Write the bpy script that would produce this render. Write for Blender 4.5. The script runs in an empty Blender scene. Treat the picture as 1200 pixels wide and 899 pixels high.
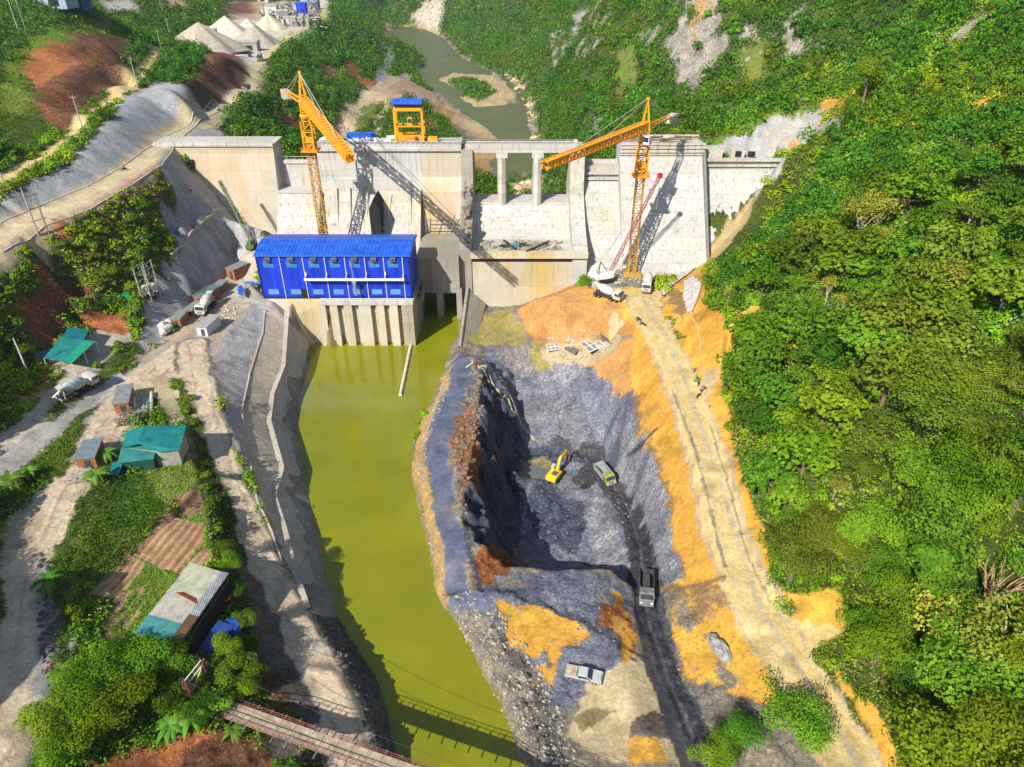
import bpy, bmesh, math, random
import numpy as np
from mathutils import Vector, Matrix, geometry
random.seed(7); RNG = np.random.default_rng(11)
scene = bpy.context.scene
COL = scene.collection
R = math.radians
# ------------------------------------------------------------------ camera
CAMZ = 93.0; PITCH = R(32.0); FPX = 820.0
cam_d = bpy.data.cameras.new('camera'); cam = bpy.data.objects.new('camera', cam_d); COL.objects.link(cam)
cam.location = (0, 0, CAMZ); cam.rotation_euler = (R(90) - PITCH, 0, 0)
cam_d.sensor_width = 36; cam_d.lens = FPX / 1200 * 36; cam_d.clip_end = 6000; cam_d.clip_start = 1
scene.camera = cam
# ------------------------------------------------------------------ world and sun
SUN_DIR = Vector((0.68, 1.07, -1.02)).normalized()          # the way the light travels
SUN_EL = math.asin(-SUN_DIR.z); SUN_AZ = math.atan2(-SUN_DIR.x, -SUN_DIR.y)
world = bpy.data.worlds.new('World'); scene.world = world; world.use_nodes = True
wn = world.node_tree.nodes; wl = world.node_tree.links
sky = wn.new('ShaderNodeTexSky'); sky.sky_type = 'NISHITA'; sky.sun_disc = False
sky.sun_elevation = SUN_EL; sky.sun_rotation = SUN_AZ; sky.air_density = 1.0; sky.dust_density = 1.2; sky.altitude = 300
wl.new(sky.outputs[0], wn['Background'].inputs[0]); wn['Background'].inputs[1].default_value = 0.10
sun_d = bpy.data.lights.new('sun', 'SUN'); sun_d.energy = 5.0; sun_d.angle = R(0.5); sun_d.color = (1.0, 0.93, 0.82)
sun = bpy.data.objects.new('sun', sun_d); COL.objects.link(sun); sun.location = (-80, -120, 160)
sun.rotation_euler = SUN_DIR.to_track_quat('-Z', 'Y').to_euler()
vs = scene.view_settings; vs.view_transform = 'Standard'; vs.look = 'None'; vs.exposure = 0.5; vs.gamma = 1
vs.use_curve_mapping = False
scene.cycles.max_bounces = 6; scene.cycles.diffuse_bounces = 3; scene.cycles.transparent_max_bounces = 8
# ------------------------------------------------------------------ survey: photo pixels to points of the place
CP, SP = math.cos(PITCH), math.sin(PITCH)
def ray(px, py):
    u = (px - 600) / FPX; v = (450 - py) / FPX
    return u, CP + v * SP, -SP + v * CP
def U(px, py, z):
    a, b, c = ray(px, py); t = (z - CAMZ) / c
    return (a * t, b * t, z)
def T(px, py, t):
    a, b, c = ray(px, py)
    return (a * t, b * t, CAMZ + c * t)
def UY(px, py, Y):
    a, b, c = ray(px, py); t = Y / b
    return (a * t, Y, CAMZ + c * t)
# ------------------------------------------------------------------ noise
def _hash(ix, iy, seed):
    n = (ix.astype(np.int64) * 374761393 + iy.astype(np.int64) * 668265263 + seed * 1274126177) & 0x7fffffff
    n = ((n ^ (n >> 13)) * 1274126177) & 0x7fffffff
    return ((n ^ (n >> 16)) & 0xffff) / 65535.0
def vnoise(x, y, seed=0):
    x0 = np.floor(x); y0 = np.floor(y); fx = x - x0; fy = y - y0
    fx = fx * fx * (3 - 2 * fx); fy = fy * fy * (3 - 2 * fy)
    a = _hash(x0, y0, seed); b = _hash(x0 + 1, y0, seed); c = _hash(x0, y0 + 1, seed); d = _hash(x0 + 1, y0 + 1, seed)
    return (a * (1 - fx) + b * fx) * (1 - fy) + (c * (1 - fx) + d * fx) * fy
def fbm(x, y, s=1.0, octv=4, seed=0):
    x = np.asarray(x, float) / s; y = np.asarray(y, float) / s
    r = 0; a = .5; tot = 0
    for i in range(octv):
        r = r + a * vnoise(x * 2 ** i + 17.3 * i, y * 2 ** i - 9.1 * i, seed + i); tot += a; a *= .5
    return r / tot
# ------------------------------------------------------------------ materials
MATS = {}
def mat(name, col, rough=.8, var=.12, scale=1.5, metal=0., bump=0., bscale=6., spec=.3, col2=None, streak=False):
    if name in MATS: return MATS[name]
    m = bpy.data.materials.new(name); m.use_nodes = True; MATS[name] = m
    n = m.node_tree.nodes; l = m.node_tree.links; b = n['Principled BSDF']
    b.inputs['Roughness'].default_value = rough; b.inputs['Metallic'].default_value = metal
    b.inputs['Specular IOR Level'].default_value = spec
    geo = n.new('ShaderNodeNewGeometry'); mp = n.new('ShaderNodeMapping'); l.new(geo.outputs['Position'], mp.inputs[0])
    if streak: mp.inputs['Scale'].default_value = (1, 1, .08)
    nz = n.new('ShaderNodeTexNoise'); nz.inputs['Scale'].default_value = scale; nz.inputs['Detail'].default_value = 6
    nz.inputs['Roughness'].default_value = .65
    l.new(mp.outputs[0], nz.inputs['Vector'])
    rp = n.new('ShaderNodeValToRGB'); l.new(nz.outputs[0], rp.inputs[0])
    c1 = [max(0, c * (1 - var * 1.6)) for c in col]; c2 = [min(1, c * (1 + var)) for c in (col if col2 is None else col2)]
    rp.color_ramp.elements[0].position = .32; rp.color_ramp.elements[0].color = (*c1, 1)
    rp.color_ramp.elements[1].position = .68; rp.color_ramp.elements[1].color = (*c2, 1)
    l.new(rp.outputs[0], b.inputs['Base Color'])
    if bump:
        n2 = n.new('ShaderNodeTexNoise'); n2.inputs['Scale'].default_value = bscale; n2.inputs['Detail'].default_value = 4
        l.new(geo.outputs['Position'], n2.inputs['Vector'])
        bp = n.new('ShaderNodeBump'); bp.inputs['Strength'].default_value = bump; bp.inputs['Distance'].default_value = .2
        l.new(n2.outputs[0], bp.inputs['Height']); l.new(bp.outputs[0], b.inputs['Normal'])
    return m
def concrete(name, c1, c2, stain=(.30, .22, .12), lift=3.0, panel=6.0, stain_amt=.5, grime=.5):
    """weathered mass concrete: lift lines, joint lines, vertical streaks and warm blotches"""
    if name in MATS: return MATS[name]
    m = bpy.data.materials.new(name); m.use_nodes = True; MATS[name] = m
    n = m.node_tree.nodes; l = m.node_tree.links; b = n['Principled BSDF']
    b.inputs['Roughness'].default_value = .85; b.inputs['Specular IOR Level'].default_value = .2
    geo = n.new('ShaderNodeNewGeometry'); sp = n.new('ShaderNodeSeparateXYZ'); l.new(geo.outputs['Position'], sp.inputs[0])
    def noise(scale, sc=(1, 1, 1), detail=5, rg=.6):
        mp = n.new('ShaderNodeMapping'); mp.inputs['Scale'].default_value = sc; l.new(geo.outputs['Position'], mp.inputs[0])
        z = n.new('ShaderNodeTexNoise'); z.inputs['Scale'].default_value = scale; z.inputs['Detail'].default_value = detail
        z.inputs['Roughness'].default_value = rg; l.new(mp.outputs[0], z.inputs['Vector']); return z.outputs[0]
    def ramp(src, lo, hi):
        r = n.new('ShaderNodeMapRange'); r.inputs[1].default_value = lo; r.inputs[2].default_value = hi; l.new(src, r.inputs[0]); return r.outputs[0]
    def mix(fac, a, bb):
        x = n.new('ShaderNodeMix'); x.data_type = 'RGBA'
        for s, v in ((x.inputs[0], fac), (x.inputs[6], a), (x.inputs[7], bb)):
            if hasattr(v, 'is_linked'): l.new(v, s)
            elif isinstance(v, tuple): s.default_value = (*v, 1)
            else: s.default_value = v
        return x.outputs[2]
    def mth(op, a, bb=0.):
        x = n.new('ShaderNodeMath'); x.operation = op
        for s, v in ((x.inputs[0], a), (x.inputs[1], bb)):
            if hasattr(v, 'is_linked'): l.new(v, s)
            else: s.default_value = v
        return x.outputs[0]
    base = mix(ramp(noise(.12), .35, .65), c1, c2)
    st = mth('MULTIPLY', ramp(noise(.09, (1, 1, .35)), .46, .66), stain_amt)
    base = mix(st, base, stain)
    stre = mth('MULTIPLY', ramp(noise(1.1, (1, 1, .05)), .52, .75), grime)
    base = mix(stre, base, tuple(c * .45 for c in c1))
    # one tone per pour
    bx = mth('FLOOR', mth('DIVIDE', sp.outputs[0], panel)); bz = mth('FLOOR', mth('DIVIDE', sp.outputs[2], lift))
    cmb = n.new('ShaderNodeCombineXYZ'); l.new(bx, cmb.inputs[0]); l.new(bz, cmb.inputs[1])
    wnz = n.new('ShaderNodeTexWhiteNoise'); wnz.noise_dimensions = '2D'; l.new(cmb.outputs[0], wnz.inputs['Vector'])
    tone = mth('ADD', mth('MULTIPLY', wnz.outputs[0], .16), .90)
    def line(src, per, w):
        f = mth('FRACT', mth('DIVIDE', src, per)); return mth('LESS_THAN', f, w / per)
    ln = mth('MAXIMUM', line(sp.outputs[2], lift, .09), line(sp.outputs[0], panel, .08))
    tone = mth('MULTIPLY', tone, mth('SUBTRACT', 1.0, mth('MULTIPLY', ln, .28)))
    fine = mth('ADD', mth('MULTIPLY', noise(2.5, detail=8, rg=.7), .5), .75)
    tone = mth('MULTIPLY', tone, fine)
    vm = n.new('ShaderNodeVectorMath'); vm.operation = 'SCALE'; l.new(base, vm.inputs[0]); l.new(tone, vm.inputs['Scale'])
    l.new(vm.outputs[0], b.inputs['Base Color'])
    bp = n.new('ShaderNodeBump'); bp.inputs['Strength'].default_value = .25; bp.inputs['Distance'].default_value = .1
    l.new(fine, bp.inputs['Height']); l.new(bp.outputs[0], b.inputs['Normal'])
    return m
# ------------------------------------------------------------------ mesh helpers
def tag(o, label=None, cat=None, group=None, kind=None):
    if label: o['label'] = label
    if cat: o['category'] = cat
    if group: o['group'] = group
    if kind: o['kind'] = kind
    return o
def thing(name, label, cat, loc=(0, 0, 0), rz=0, group=None):
    o = bpy.data.objects.new(name, None); COL.objects.link(o); o.location = loc; o.rotation_euler = (0, 0, rz)
    o.empty_display_size = .5
    return tag(o, label, cat, group)
def obj_from(name, verts, faces, m, parent=None, smooth=False):
    me = bpy.data.meshes.new(name); me.from_pydata([tuple(v) for v in verts], [], faces); me.update()
    for q in (m if isinstance(m, (list, tuple)) else [m]): me.materials.append(q)
    if smooth: me.polygons.foreach_set('use_smooth', [True] * len(me.polygons))
    o = bpy.data.objects.new(name, me); COL.objects.link(o)
    if parent: o.parent = parent
    return o
def world_loc(p):
    v = Vector((0, 0, 0))
    while p: v = v + p.location; p = p.parent
    return v
class MB:
    def __init__(s): s.v = []; s.f = []; s.mi = []
    def add(s, verts, faces, mi=0):
        k = len(s.v); s.v += [tuple(v) for v in verts]; s.f += [[k + i for i in f] for f in faces]; s.mi += [mi] * len(faces); return s
    def hexa(s, p, mi=0):      # 4 bottom then 4 top, both counter-clockwise
        return s.add(p, [(3, 2, 1, 0), (4, 5, 6, 7), (0, 1, 5, 4), (1, 2, 6, 5), (2, 3, 7, 6), (3, 0, 4, 7)], mi)
    def box(s, c, d, rz=0, mi=0, taper=(1, 1)):
        x, y, z = (q / 2 for q in d); p = []
        for k, zz in enumerate((-z, z)):
            tx, ty = (1, 1) if k == 0 else taper
            for sx, sy in ((-1, -1), (1, -1), (1, 1), (-1, 1)):
                a, b = sx * x * tx, sy * y * ty
                p.append((c[0] + a * math.cos(rz) - b * math.sin(rz), c[1] + a * math.sin(rz) + b * math.cos(rz), c[2] + zz))
        return s.hexa(p, mi)
    def bar(s, a, b, w, h=None, mi=0):
        a, b = Vector(a), Vector(b); d = (b - a)
        if d.length < 1e-6: return s
        d.normalize(); up = Vector((0, 0, 1)) if abs(d.z) < .95 else Vector((0, 1, 0))
        sx = d.cross(up).normalized(); sy = sx.cross(d).normalized(); h = w if h is None else h
        p = []
        for q in (a, b):
            for i, j in ((-1, -1), (1, -1), (1, 1), (-1, 1)): p.append(q + sx * i * w / 2 + sy * j * h / 2)
        return s.add(p, [(0, 1, 2, 3), (7, 6, 5, 4), (0, 4, 5, 1), (1, 5, 6, 2), (2, 6, 7, 3), (3, 7, 4, 0)], mi)
    def tube(s, pts, rad, n=8, mi=0, caps=True):
        pts = [Vector(p) for p in pts]; k = len(s.v)
        rad = rad if isinstance(rad, (list, tuple)) else [rad] * len(pts)
        for i, p in enumerate(pts):
            d = (pts[min(i + 1, len(pts) - 1)] - pts[max(i - 1, 0)]).normalized()
            up = Vector((0, 0, 1)) if abs(d.z) < .95 else Vector((0, 1, 0))
            sx = d.cross(up).normalized(); sy = sx.cross(d)
            for j in range(n):
                a = 2 * math.pi * j / n; s.v.append(tuple(p + (sx * math.cos(a) + sy * math.sin(a)) * rad[i]))
        for i in range(len(pts) - 1):
            for j in range(n):
                s.f.append([k + i * n + j, k + i * n + (j + 1) % n, k + (i + 1) * n + (j + 1) % n, k + (i + 1) * n + j]); s.mi.append(mi)
        if caps:
            s.f.append([k + j for j in range(n)][::-1]); s.mi.append(mi)
            s.f.append([k + (len(pts) - 1) * n + j for j in range(n)]); s.mi.append(mi)
        return s
    def lathe(s, prof, c=(0, 0, 0), n=14, mi=0):  # prof (r, z)
        k = len(s.v)
        for r, z in prof:
            for j in range(n):
                a = 2 * math.pi * j / n; s.v.append((c[0] + r * math.cos(a), c[1] + r * math.sin(a), c[2] + z))
        for i in range(len(prof) - 1):
            for j in range(n):
                s.f.append([k + i * n + j, k + i * n + (j + 1) % n, k + (i + 1) * n + (j + 1) % n, k + (i + 1) * n + j]); s.mi.append(mi)
        return s
    def prism(s, prof, x0, x1, axis='x', mi=0):  # closed profile (a, b) extruded; axis x: a=y b=z; axis y: a=x b=z; axis z: a=x b=y
        n = len(prof)
        f3 = {'x': lambda a, b, t: (t, a, b), 'y': lambda a, b, t: (a, t, b), 'z': lambda a, b, t: (a, b, t)}[axis]
        v = [f3(a, b, x0) for a, b in prof] + [f3(a, b, x1) for a, b in prof]
        return s.add(v, [list(range(n))[::-1], list(range(n, 2 * n))] + [(i, (i + 1) % n, n + (i + 1) % n, n + i) for i in range(n)], mi)
    def build(s, name, m, parent=None, world=False, smooth=False, bevel=0):
        v = s.v
        if world and parent:
            o_ = world_loc(parent); v = [(a[0] - o_.x, a[1] - o_.y, a[2] - o_.z) for a in v]
        me = bpy.data.meshes.new(name); me.from_pydata(v, [], s.f); me.update()
        for q in (m if isinstance(m, (list, tuple)) else [m]): me.materials.append(q)
        me.polygons.foreach_set('material_index', s.mi)
        bm = bmesh.new(); bm.from_mesh(me); bmesh.ops.recalc_face_normals(bm, faces=bm.faces)
        if bevel: bmesh.ops.bevel(bm, geom=bm.edges[:], offset=bevel, segments=1, affect='EDGES', clamp_overlap=True)
        bm.to_mesh(me); bm.free()
        if smooth: me.polygons.foreach_set('use_smooth', [True] * len(me.polygons))
        o = bpy.data.objects.new(name, me); COL.objects.link(o)
        if parent: o.parent = parent
        return o
def copy_tree(o, parent=None):
    c = o.copy(); COL.objects.link(c); c.parent = parent
    for ch in [q for q in o.children]: copy_tree(ch, c)
    return c
def lattice(mb, a, b, w0, w1=None, step=2.0, th=.18, brace=.11, tri=False):
    """a square lattice boom from a to b"""
    a, b = Vector(a), Vector(b); w1 = w0 if w1 is None else w1; d = (b - a); L = d.length; d.normalize()
    up = Vector((0, 0, 1)) if abs(d.z) < .95 else Vector((0, 1, 0))
    sx = d.cross(up).normalized(); sy = sx.cross(d).normalized()
    n = max(2, int(L / step)); sides = ((-1, -1), (1, -1), (1, 1), (-1, 1)) if not tri else ((-1, -1), (1, -1), (0, 1))
    P = []
    for i in range(n + 1):
        q = a + d * (L * i / n); w = (w0 + (w1 - w0) * i / n) / 2
        P.append([q + sx * s0 * w + sy * s1 * w for s0, s1 in sides])
    k = len(sides)
    for j in range(k): mb.bar(P[0][j], P[n][j], th)
    for i in range(n):
        for j in range(k):
            j2 = (j + 1) % k
            mb.bar(P[i][j] if i % 2 else P[i][j2], P[i + 1][j2] if i % 2 else P[i + 1][j], brace); mb.bar(P[i][j], P[i][j2], brace)
    return P
# ------------------------------------------------------------------ terrain from surveyed break lines
PTS = []
def line(form, *pts, step=4.0):
    w = []
    for p in pts:
        if form == 'U': w.append(U(*p))
        elif form == 'T': w.append(T(*p))
        else: w.append(p)
    for a, b in zip(w, w[1:]):
        a = np.array(a); b = np.array(b); d = np.linalg.norm((b - a)[:2]); far = max(step, .03 * max(a[1], b[1], 0))
        k = max(1, int(d / far))
        for i in range(k): PTS.append(tuple(a + (b - a) * i / k))
    PTS.append(tuple(w[-1]))
def pts(form, *p):
    for q in p: PTS.append(U(*q) if form == 'U' else T(*q) if form == 'T' else q)
# tail channel
W_LEFT = [(372, 392), (366, 415), (352, 470), (349, 505), (355, 545), (366, 590), (375, 635), (388, 690), (400, 730), (415, 755), (442, 795), (455, 830), (460, 870), (470, 905), (480, 960)]
W_RIGHT = [(536, 398), (527, 415), (520, 437), (500, 480), (485, 520), (482, 560), (492, 600), (505, 650), (512, 700), (540, 740), (570, 800), (590, 840), (607, 890), (625, 940)]
line('U', *[(x, y, -.3) for x, y in W_LEFT]); line('U', *[(x + 16, y, -3) for x, y in W_LEFT])
line('U', *[(x, y, -.1) for x, y in W_RIGHT]); line('U', *[(x - 16, y, -3) for x, y in W_RIGHT[1:]])
line('U', (450, 420, -4), (425, 500, -4), (430, 600, -4), (450, 700, -4), (500, 800, -4), (530, 870, -4), (545, 930, -4))
pts('W', (-49.6, 166, -3), (-49.6, 176, -3), (-40, 172, -4), (-30, 172, -4), (-40, 188, -4), (-30, 188, -4), (-49.6, 186, -3), (-54, 176, 4), (-62, 176, 6)); line('U', (515, 352, -4), (505, 420, -4)); line('U', (497, 352, -4), (487, 404, -4)); line('U', (535, 352, -4), (528, 404, -4))
# left revetment
REV_TOP = [(337, 365, 9.5), (332, 430, 6.4), (319, 463, 5.6), (315, 495, 5), (330, 550, 5), (320, 583, 5), (333, 623, 5), (347, 680, 5), (360, 717, 4.8)]
BENCH_UP = [(310, 367, 11.6), (308, 390, 10.5), (293, 437, 9.6), (283, 483, 9), (293, 543, 8.4), (302, 590, 7.5), (318, 623, 6.8), (332, 665, 6.0)]
YARD_E = [(318, 353, 13), (297, 354, 13), (280, 370, 13), (253, 417, 13.2), (250, 450, 13), (265, 490, 12), (283, 527, 10.3), (296, 565, 9), (312, 605, 7.7)]
line('U', *REV_TOP); line('U', *BENCH_UP); line('U', *YARD_E)
line('U', (378, 352, 13), (340, 352, 13), (310, 350, 13))
# riverside road
RR_L = [(205, 452, 13.6), (225, 500, 12.8), (243, 560, 11), (262, 610, 9.2), (290, 665, 8), (320, 720, 7), (350, 780, 6.6), (375, 830, 6.5), (395, 880, 6), (410, 930, 6)]
RR_R = [(240, 455, 13.8), (258, 500, 13), (275, 545, 11.5), (297, 595, 8.8), (324, 650, 7.2), (347, 700, 6.5), (374, 745, 6.3), (397, 790, 6.6), (417, 830, 6.3), (435, 880, 6), (450, 930, 6)]
line('U', *RR_L); line('U', *RR_R[4:])
line('U', (380, 735, 4.5), (408, 775, 4), (430, 815, 3.5), (440, 860, 3.5), (455, 910, 3.5))
# yard and junction
pts('U', (225, 400, 13.9), (225, 430, 14), (262, 345, 13.2), (290, 330, 13.2), (280, 350, 13), (195, 425, 14.3), (150, 450, 14.8))
YARD_FOOT = [(303, 287, 14.5), (283, 302, 14), (250, 332, 13.7), (215, 366, 14), (190, 395, 14.2), (165, 422, 14.7), (135, 450, 15.2)]
line('U', *YARD_FOOT)
line('T', (310, 270, 204), (255, 250, 205), (230, 262, 200), (205, 287, 190), (180, 318, 178), (160, 345, 170), (150, 370, 165))
pts('W', (-64, 200, 14), (-64, 185, 13.2), (-70, 205, 16), (-64, 209, 16))
# main left road
ML_L = [(150, 432, 15), (118, 470, 15.5), (92, 520, 16), (60, 575, 16.5), (30, 620, 17), (14, 670, 17.5), (8, 730, 18), (6, 800, 18.2), (-20, 860, 18.5), (-60, 920, 18.5)]
ML_R = [(185, 445, 14.5), (150, 490, 15.2), (125, 530, 15.6), (100, 580, 16.2), (78, 620, 16.8), (62, 660, 17.2), (50, 700, 17.6), (46, 760, 17.9), (44, 815, 18), (20, 870, 18.2), (-20, 930, 18.2)]
line('U', *ML_L); line('U', *ML_R)
# second path, slab, grey side road
line('U', (160, 385, 17.2), (110, 430, 17), (70, 465, 17), (45, 500, 17), (0, 540, 17.2), (-60, 585, 17.4))
line('U', (95, 375, 17.5), (45, 430, 17.5), (40, 465, 17.3), (0, 500, 17.5), (-60, 545, 17.6))
line('U', (40, 545, 16.4), (90, 500, 16.2)); pts('U', (0, 600, 17.2), (-30, 640, 18))
# farm terrace
pts('U', (165, 500, 15), (215, 500, 14.3), (150, 540, 15), (215, 530, 14.4), (240, 555, 13.6), (247, 600, 13.3), (245, 640, 13), (268, 672, 12.6), (180, 620, 14.5), (130, 680, 15),
    (150, 740, 14.5), (272, 700, 12.3), (280, 740, 11.3), (90, 640, 16.2), (100, 580, 16.2), (80, 700, 16.6), (70, 780, 17), (200, 765, 13), (120, 850, 15), (190, 830, 12.5), (250, 850, 10.5),
    (300, 830, 8.5), (310, 790, 8.5), (240, 800, 12), (60, 850, 16.5), (180, 899, 11), (280, 899, 8.5), (340, 860, 7), (350, 899, 6.5), (100, 930, 14), (300, 960, 8))
# left hillside between the roads
R3_O = [(-60, 322, 37.2), (0, 290, 38.3), (50, 262, 39.4), (100, 243, 40.5), (150, 215, 42), (188, 190, 43), (207, 165, 43), (237, 140, 43), (272, 120, 43), (300, 97, 43), (318, 70, 43.5), (345, 45, 44.5), (388, 22, 47), (388, 8, 49.5)]
R3_I = [(-60, 300, 37.8), (0, 268, 38.8), (50, 243, 40), (100, 222, 41), (140, 200, 42), (170, 178, 43), (195, 160, 43), (225, 140, 43), (262, 115, 43), (280, 98, 43), (290, 85, 43.3), (300, 70, 43.5), (325, 45, 44.5), (365, 25, 47), (370, 8, 49.5)]
line('U', *R3_O); line('U', *R3_I)
_ro = np.array(sorted([U(*p) for p in R3_O], key=lambda q: q[1]))
def onslope(px, py, zmin=14.5):
    """point on the cut slope that falls from the upper road toward the yard"""
    a, b, c = ray(px, py)
    for t in np.arange(110, 260, .25):
        X, Y, Z = a * t, b * t, CAMZ + c * t; xr = np.interp(Y, _ro[:, 1], _ro[:, 0]); zr = np.interp(Y, _ro[:, 1], _ro[:, 2]); sl = np.interp(Y, [120, 150, 180, 210], [1.7, 1.6, 1.5, 1.5])
        if X > xr and Z <= max(zmin, zr - sl * (X - xr)): break
    return X, Y, Z
for row, zm in ((((0, 305), (60, 285), (110, 262), (160, 235), (190, 215), (205, 215)), 20), (((0, 340), (60, 320), (120, 300), (170, 280), (205, 258), (235, 250)), 18), (((0, 385), (50, 350), (100, 340), (140, 330), (180, 318), (205, 290), (230, 268)), 17.5), (((0, 430), (30, 415), (130, 370), (155, 362)), 17.5)):
    line('W', *[onslope(x, y, zm) for x, y in row])
line('T', (310, 270, 204), (285, 262, 204)); pts('W', onslope(80, 375, 18), onslope(-60, 420, 18), onslope(-60, 360, 20))
pts('W', (-64, 200, 14), (-64, 185, 13.2), (-70, 205, 16), (-64, 209, 16))
# wall foot, wall top, upper road
line('U', (-60, 270, 41.3), (0, 240, 42.3), (50, 212, 44.5), (100, 180, 47), (130, 143, 50), (185, 98, 52.5), (215, 108, 52), (240, 70, 53))
line('T', (195, 60, 320), (230, 62, 300), (250, 58, 290), (265, 65, 297), (285, 75, 322)); pts('T', (215, 80, 290), (235, 100, 268), (260, 85, 290))
UR_L = [(-60, 236, 44), (0, 207, 45.5), (60, 172, 47), (108, 127, 50), (150, 95, 52), (178, 65, 53), (165, 50, 53.5)]
UR_R = [(-60, 252, 44), (0, 222, 45.3), (60, 188, 46.8), (112, 145, 49.8), (160, 103, 51.8), (190, 70, 53), (192, 54, 53.3)]
line('U', *UR_L); line('U', *UR_R)
line('U', (0, 150, 52), (25, 128, 53.5), (42, 113, 55.5), (75, 92, 58), (112, 72, 60)); line('U', (36, 100, 56.3), (68, 80, 58.8), (105, 62, 60.8)); line('U', (5, 85, 59.5), (28, 60, 63.5), (60, 50, 65.3), (100, 40, 66), (122, 42, 65.5))
pts('U', (0, 20, 72), (60, 30, 68.5), (0, 0, 75.5), (50, 0, 75), (40, 140, 51.5), (-60, 60, 66), (-60, 150, 56), (80, 130, 52.5), (135, 92, 56.0), (140, 60, 62.5))
pts('T', (150, 30, 310), (160, 5, 420), (110, 5, 300), (200, 0, 470), (250, 0, 620), (200, 25, 440), (220, 45, 400), (165, 35, 380))
# quarry yard and beyond
pts('U', (240, 45, 45.5), (260, 30, 47), (300, 45, 45), (310, 25, 47), (340, 25, 47), (350, 10, 49), (270, 60, 44.5), (290, 15, 48))
pts('T', (300, 0, 760), (350, 0, 850), (400, 0, 900), (430, 15, 760), (405, 40, 560), (400, 60, 490), (345, 60, 440), (340, 100, 350), (300, 125, 300), (270, 140, 275), (330, 160, 285), (400, 160, 330), (370, 120, 345), (420, 130, 362), (400, 100, 400),
    (480, 110, 400), (450, 160, 340), (500, 155, 350), (520, 160, 355), (470, 60, 600), (440, 20, 830), (460, 90, 480), (440, 70, 530), (485, 130, 385), (540, 160, 362))
pts('W', (-60, 225, 18), (-45, 225, 10), (-20, 225, 5), (0, 225, 4), (20, 224, 5), (30, 224, 20), (55, 224, 38), (-75, 226, 32), (-95, 226, 40), (-50, 260, 12), (0, 260, 3.6))
# upstream river
UPW_L = [(555, 178), (575, 205), (590, 176), (574, 156), (558, 144), (540, 135), (522, 125), (507, 109), (495, 103), (490, 90), (498, 70), (480, 55), (447, 40)]
UPW_R = [(633, 205), (630, 190), (627, 163), (623, 133), (613, 103), (583, 85), (563, 78), (543, 67), (520, 43), (500, 33), (447, 28)]
line('U', *[(x, y, 3.2) for x, y in UPW_L[2:]]); line('U', *[(x, y, 3.2) for x, y in UPW_R])
line('U', *[(x, y, .6) for x, y in [(606, 212), (606, 170), (592, 148), (560, 136), (536, 122), (512, 102), (503, 88), (520, 72), (513, 55), (500, 45), (470, 35)]])
line('U', *[(x, y, 1.2) for x, y in [(525, 74), (560, 82), (590, 90), (612, 110), (617, 122), (608, 134), (600, 150)]])
ISLAND = [(513, 93), (533, 85), (577, 87), (607, 110), (592, 124), (567, 133), (553, 127), (517, 107)]
line('U', *[(x, y, 3.1) for x, y in ISLAND + ISLAND[:1]]); pts('U', (560, 105, 5), (540, 97, 4.6), (580, 100, 4.6), (560, 118, 4.4))
pts('U', (562, 190, 3.6), (560, 160, 4.2), (540, 148, 4.5), (515, 130, 5), (625, 213, 4.2), (612, 216, 3.8), (612, 204, 3.5))
# right mountain beyond the dam
pts('T', (640, 165, 372), (640, 120, 425), (640, 50, 520), (640, 0, 600), (600, 40, 640), (600, 0, 720), (560, 60, 690), (540, 10, 860), (540, 0, 920), (500, 5, 1000), (470, 0, 1060),
    (670, 190, 262), (700, 190, 246), (700, 160, 262), (700, 110, 300), (700, 50, 345), (700, 0, 385), (760, 150, 240), (760, 100, 270), (760, 50, 300), (760, 0, 325),
    (800, 160, 226), (800, 120, 245), (800, 50, 268), (800, 0, 280), (850, 150, 222), (900, 120, 222), (900, 60, 240), (900, 0, 255), (1000, 110, 212), (1000, 60, 218), (1000, 0, 232),
    (1200, 0, 178), (1200, 100, 156), (1100, 50, 196), (1100, 0, 205), (1100, 120, 178))
line('U', (835, 175, 40.8), (880, 150, 46), (940, 125, 51), (985, 112, 55)); line('U', (835, 182, 39), (880, 183, 38.6), (900, 188, 38)); line('T', (985, 145, 190), (950, 165, 192), (920, 180, 195))
# right hill above the site
pts('T', (1000, 200, 172), (1000, 150, 184), (1200, 200, 132), (1200, 300, 119), (1000, 300, 147), (1000, 450, 121), (1200, 450, 103), (1000, 600, 110), (1200, 600, 93), (1000, 680, 107), (1200, 700, 89), (1100, 850, 89), (1200, 899, 76), (1100, 760, 93),
    (920, 300, 166), (920, 400, 148), (920, 500, 133), (920, 600, 121), (1100, 300, 133), (1100, 400, 117), (1100, 500, 107), (1100, 600, 101), (1100, 200, 152), (918, 225, 199), (898, 260, 196), (872, 300, 191), (1290, 450, 90), (1290, 700, 78), (1290, 200, 118))
def onface(px, py):     # where the hill meets the stepped end of the dam
    a, b, c = ray(px, py); t = 262.3 / (b - .871 * c) - .3; return a * t, b * t, CAMZ + c * t
line('W', *[onface(*q) for q in ((912, 196), (890, 230), (866, 262), (840, 292), (808, 316))]); line('T', (808, 317, 205), (770, 326, 204)); pts('T', (925, 203, 207))
pts('U', (800, 335, 15), (795, 355, 14.2), (815, 365, 16.5), (850, 380, 20), (885, 370, 24), (830, 395, 16), (855, 415, 15.5), (850, 460, 14), (868, 520, 12.3), (885, 580, 11), (905, 640, 9.2), (915, 690, 8.4), (950, 705, 8.6), (985, 715, 9.2), (965, 765, 6.8),
    (1000, 800, 7), (1040, 860, 6.5), (1060, 899, 6.2), (940, 740, 6.2), (865, 440, 17), (880, 560, 13), (845, 410, 17))
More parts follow.
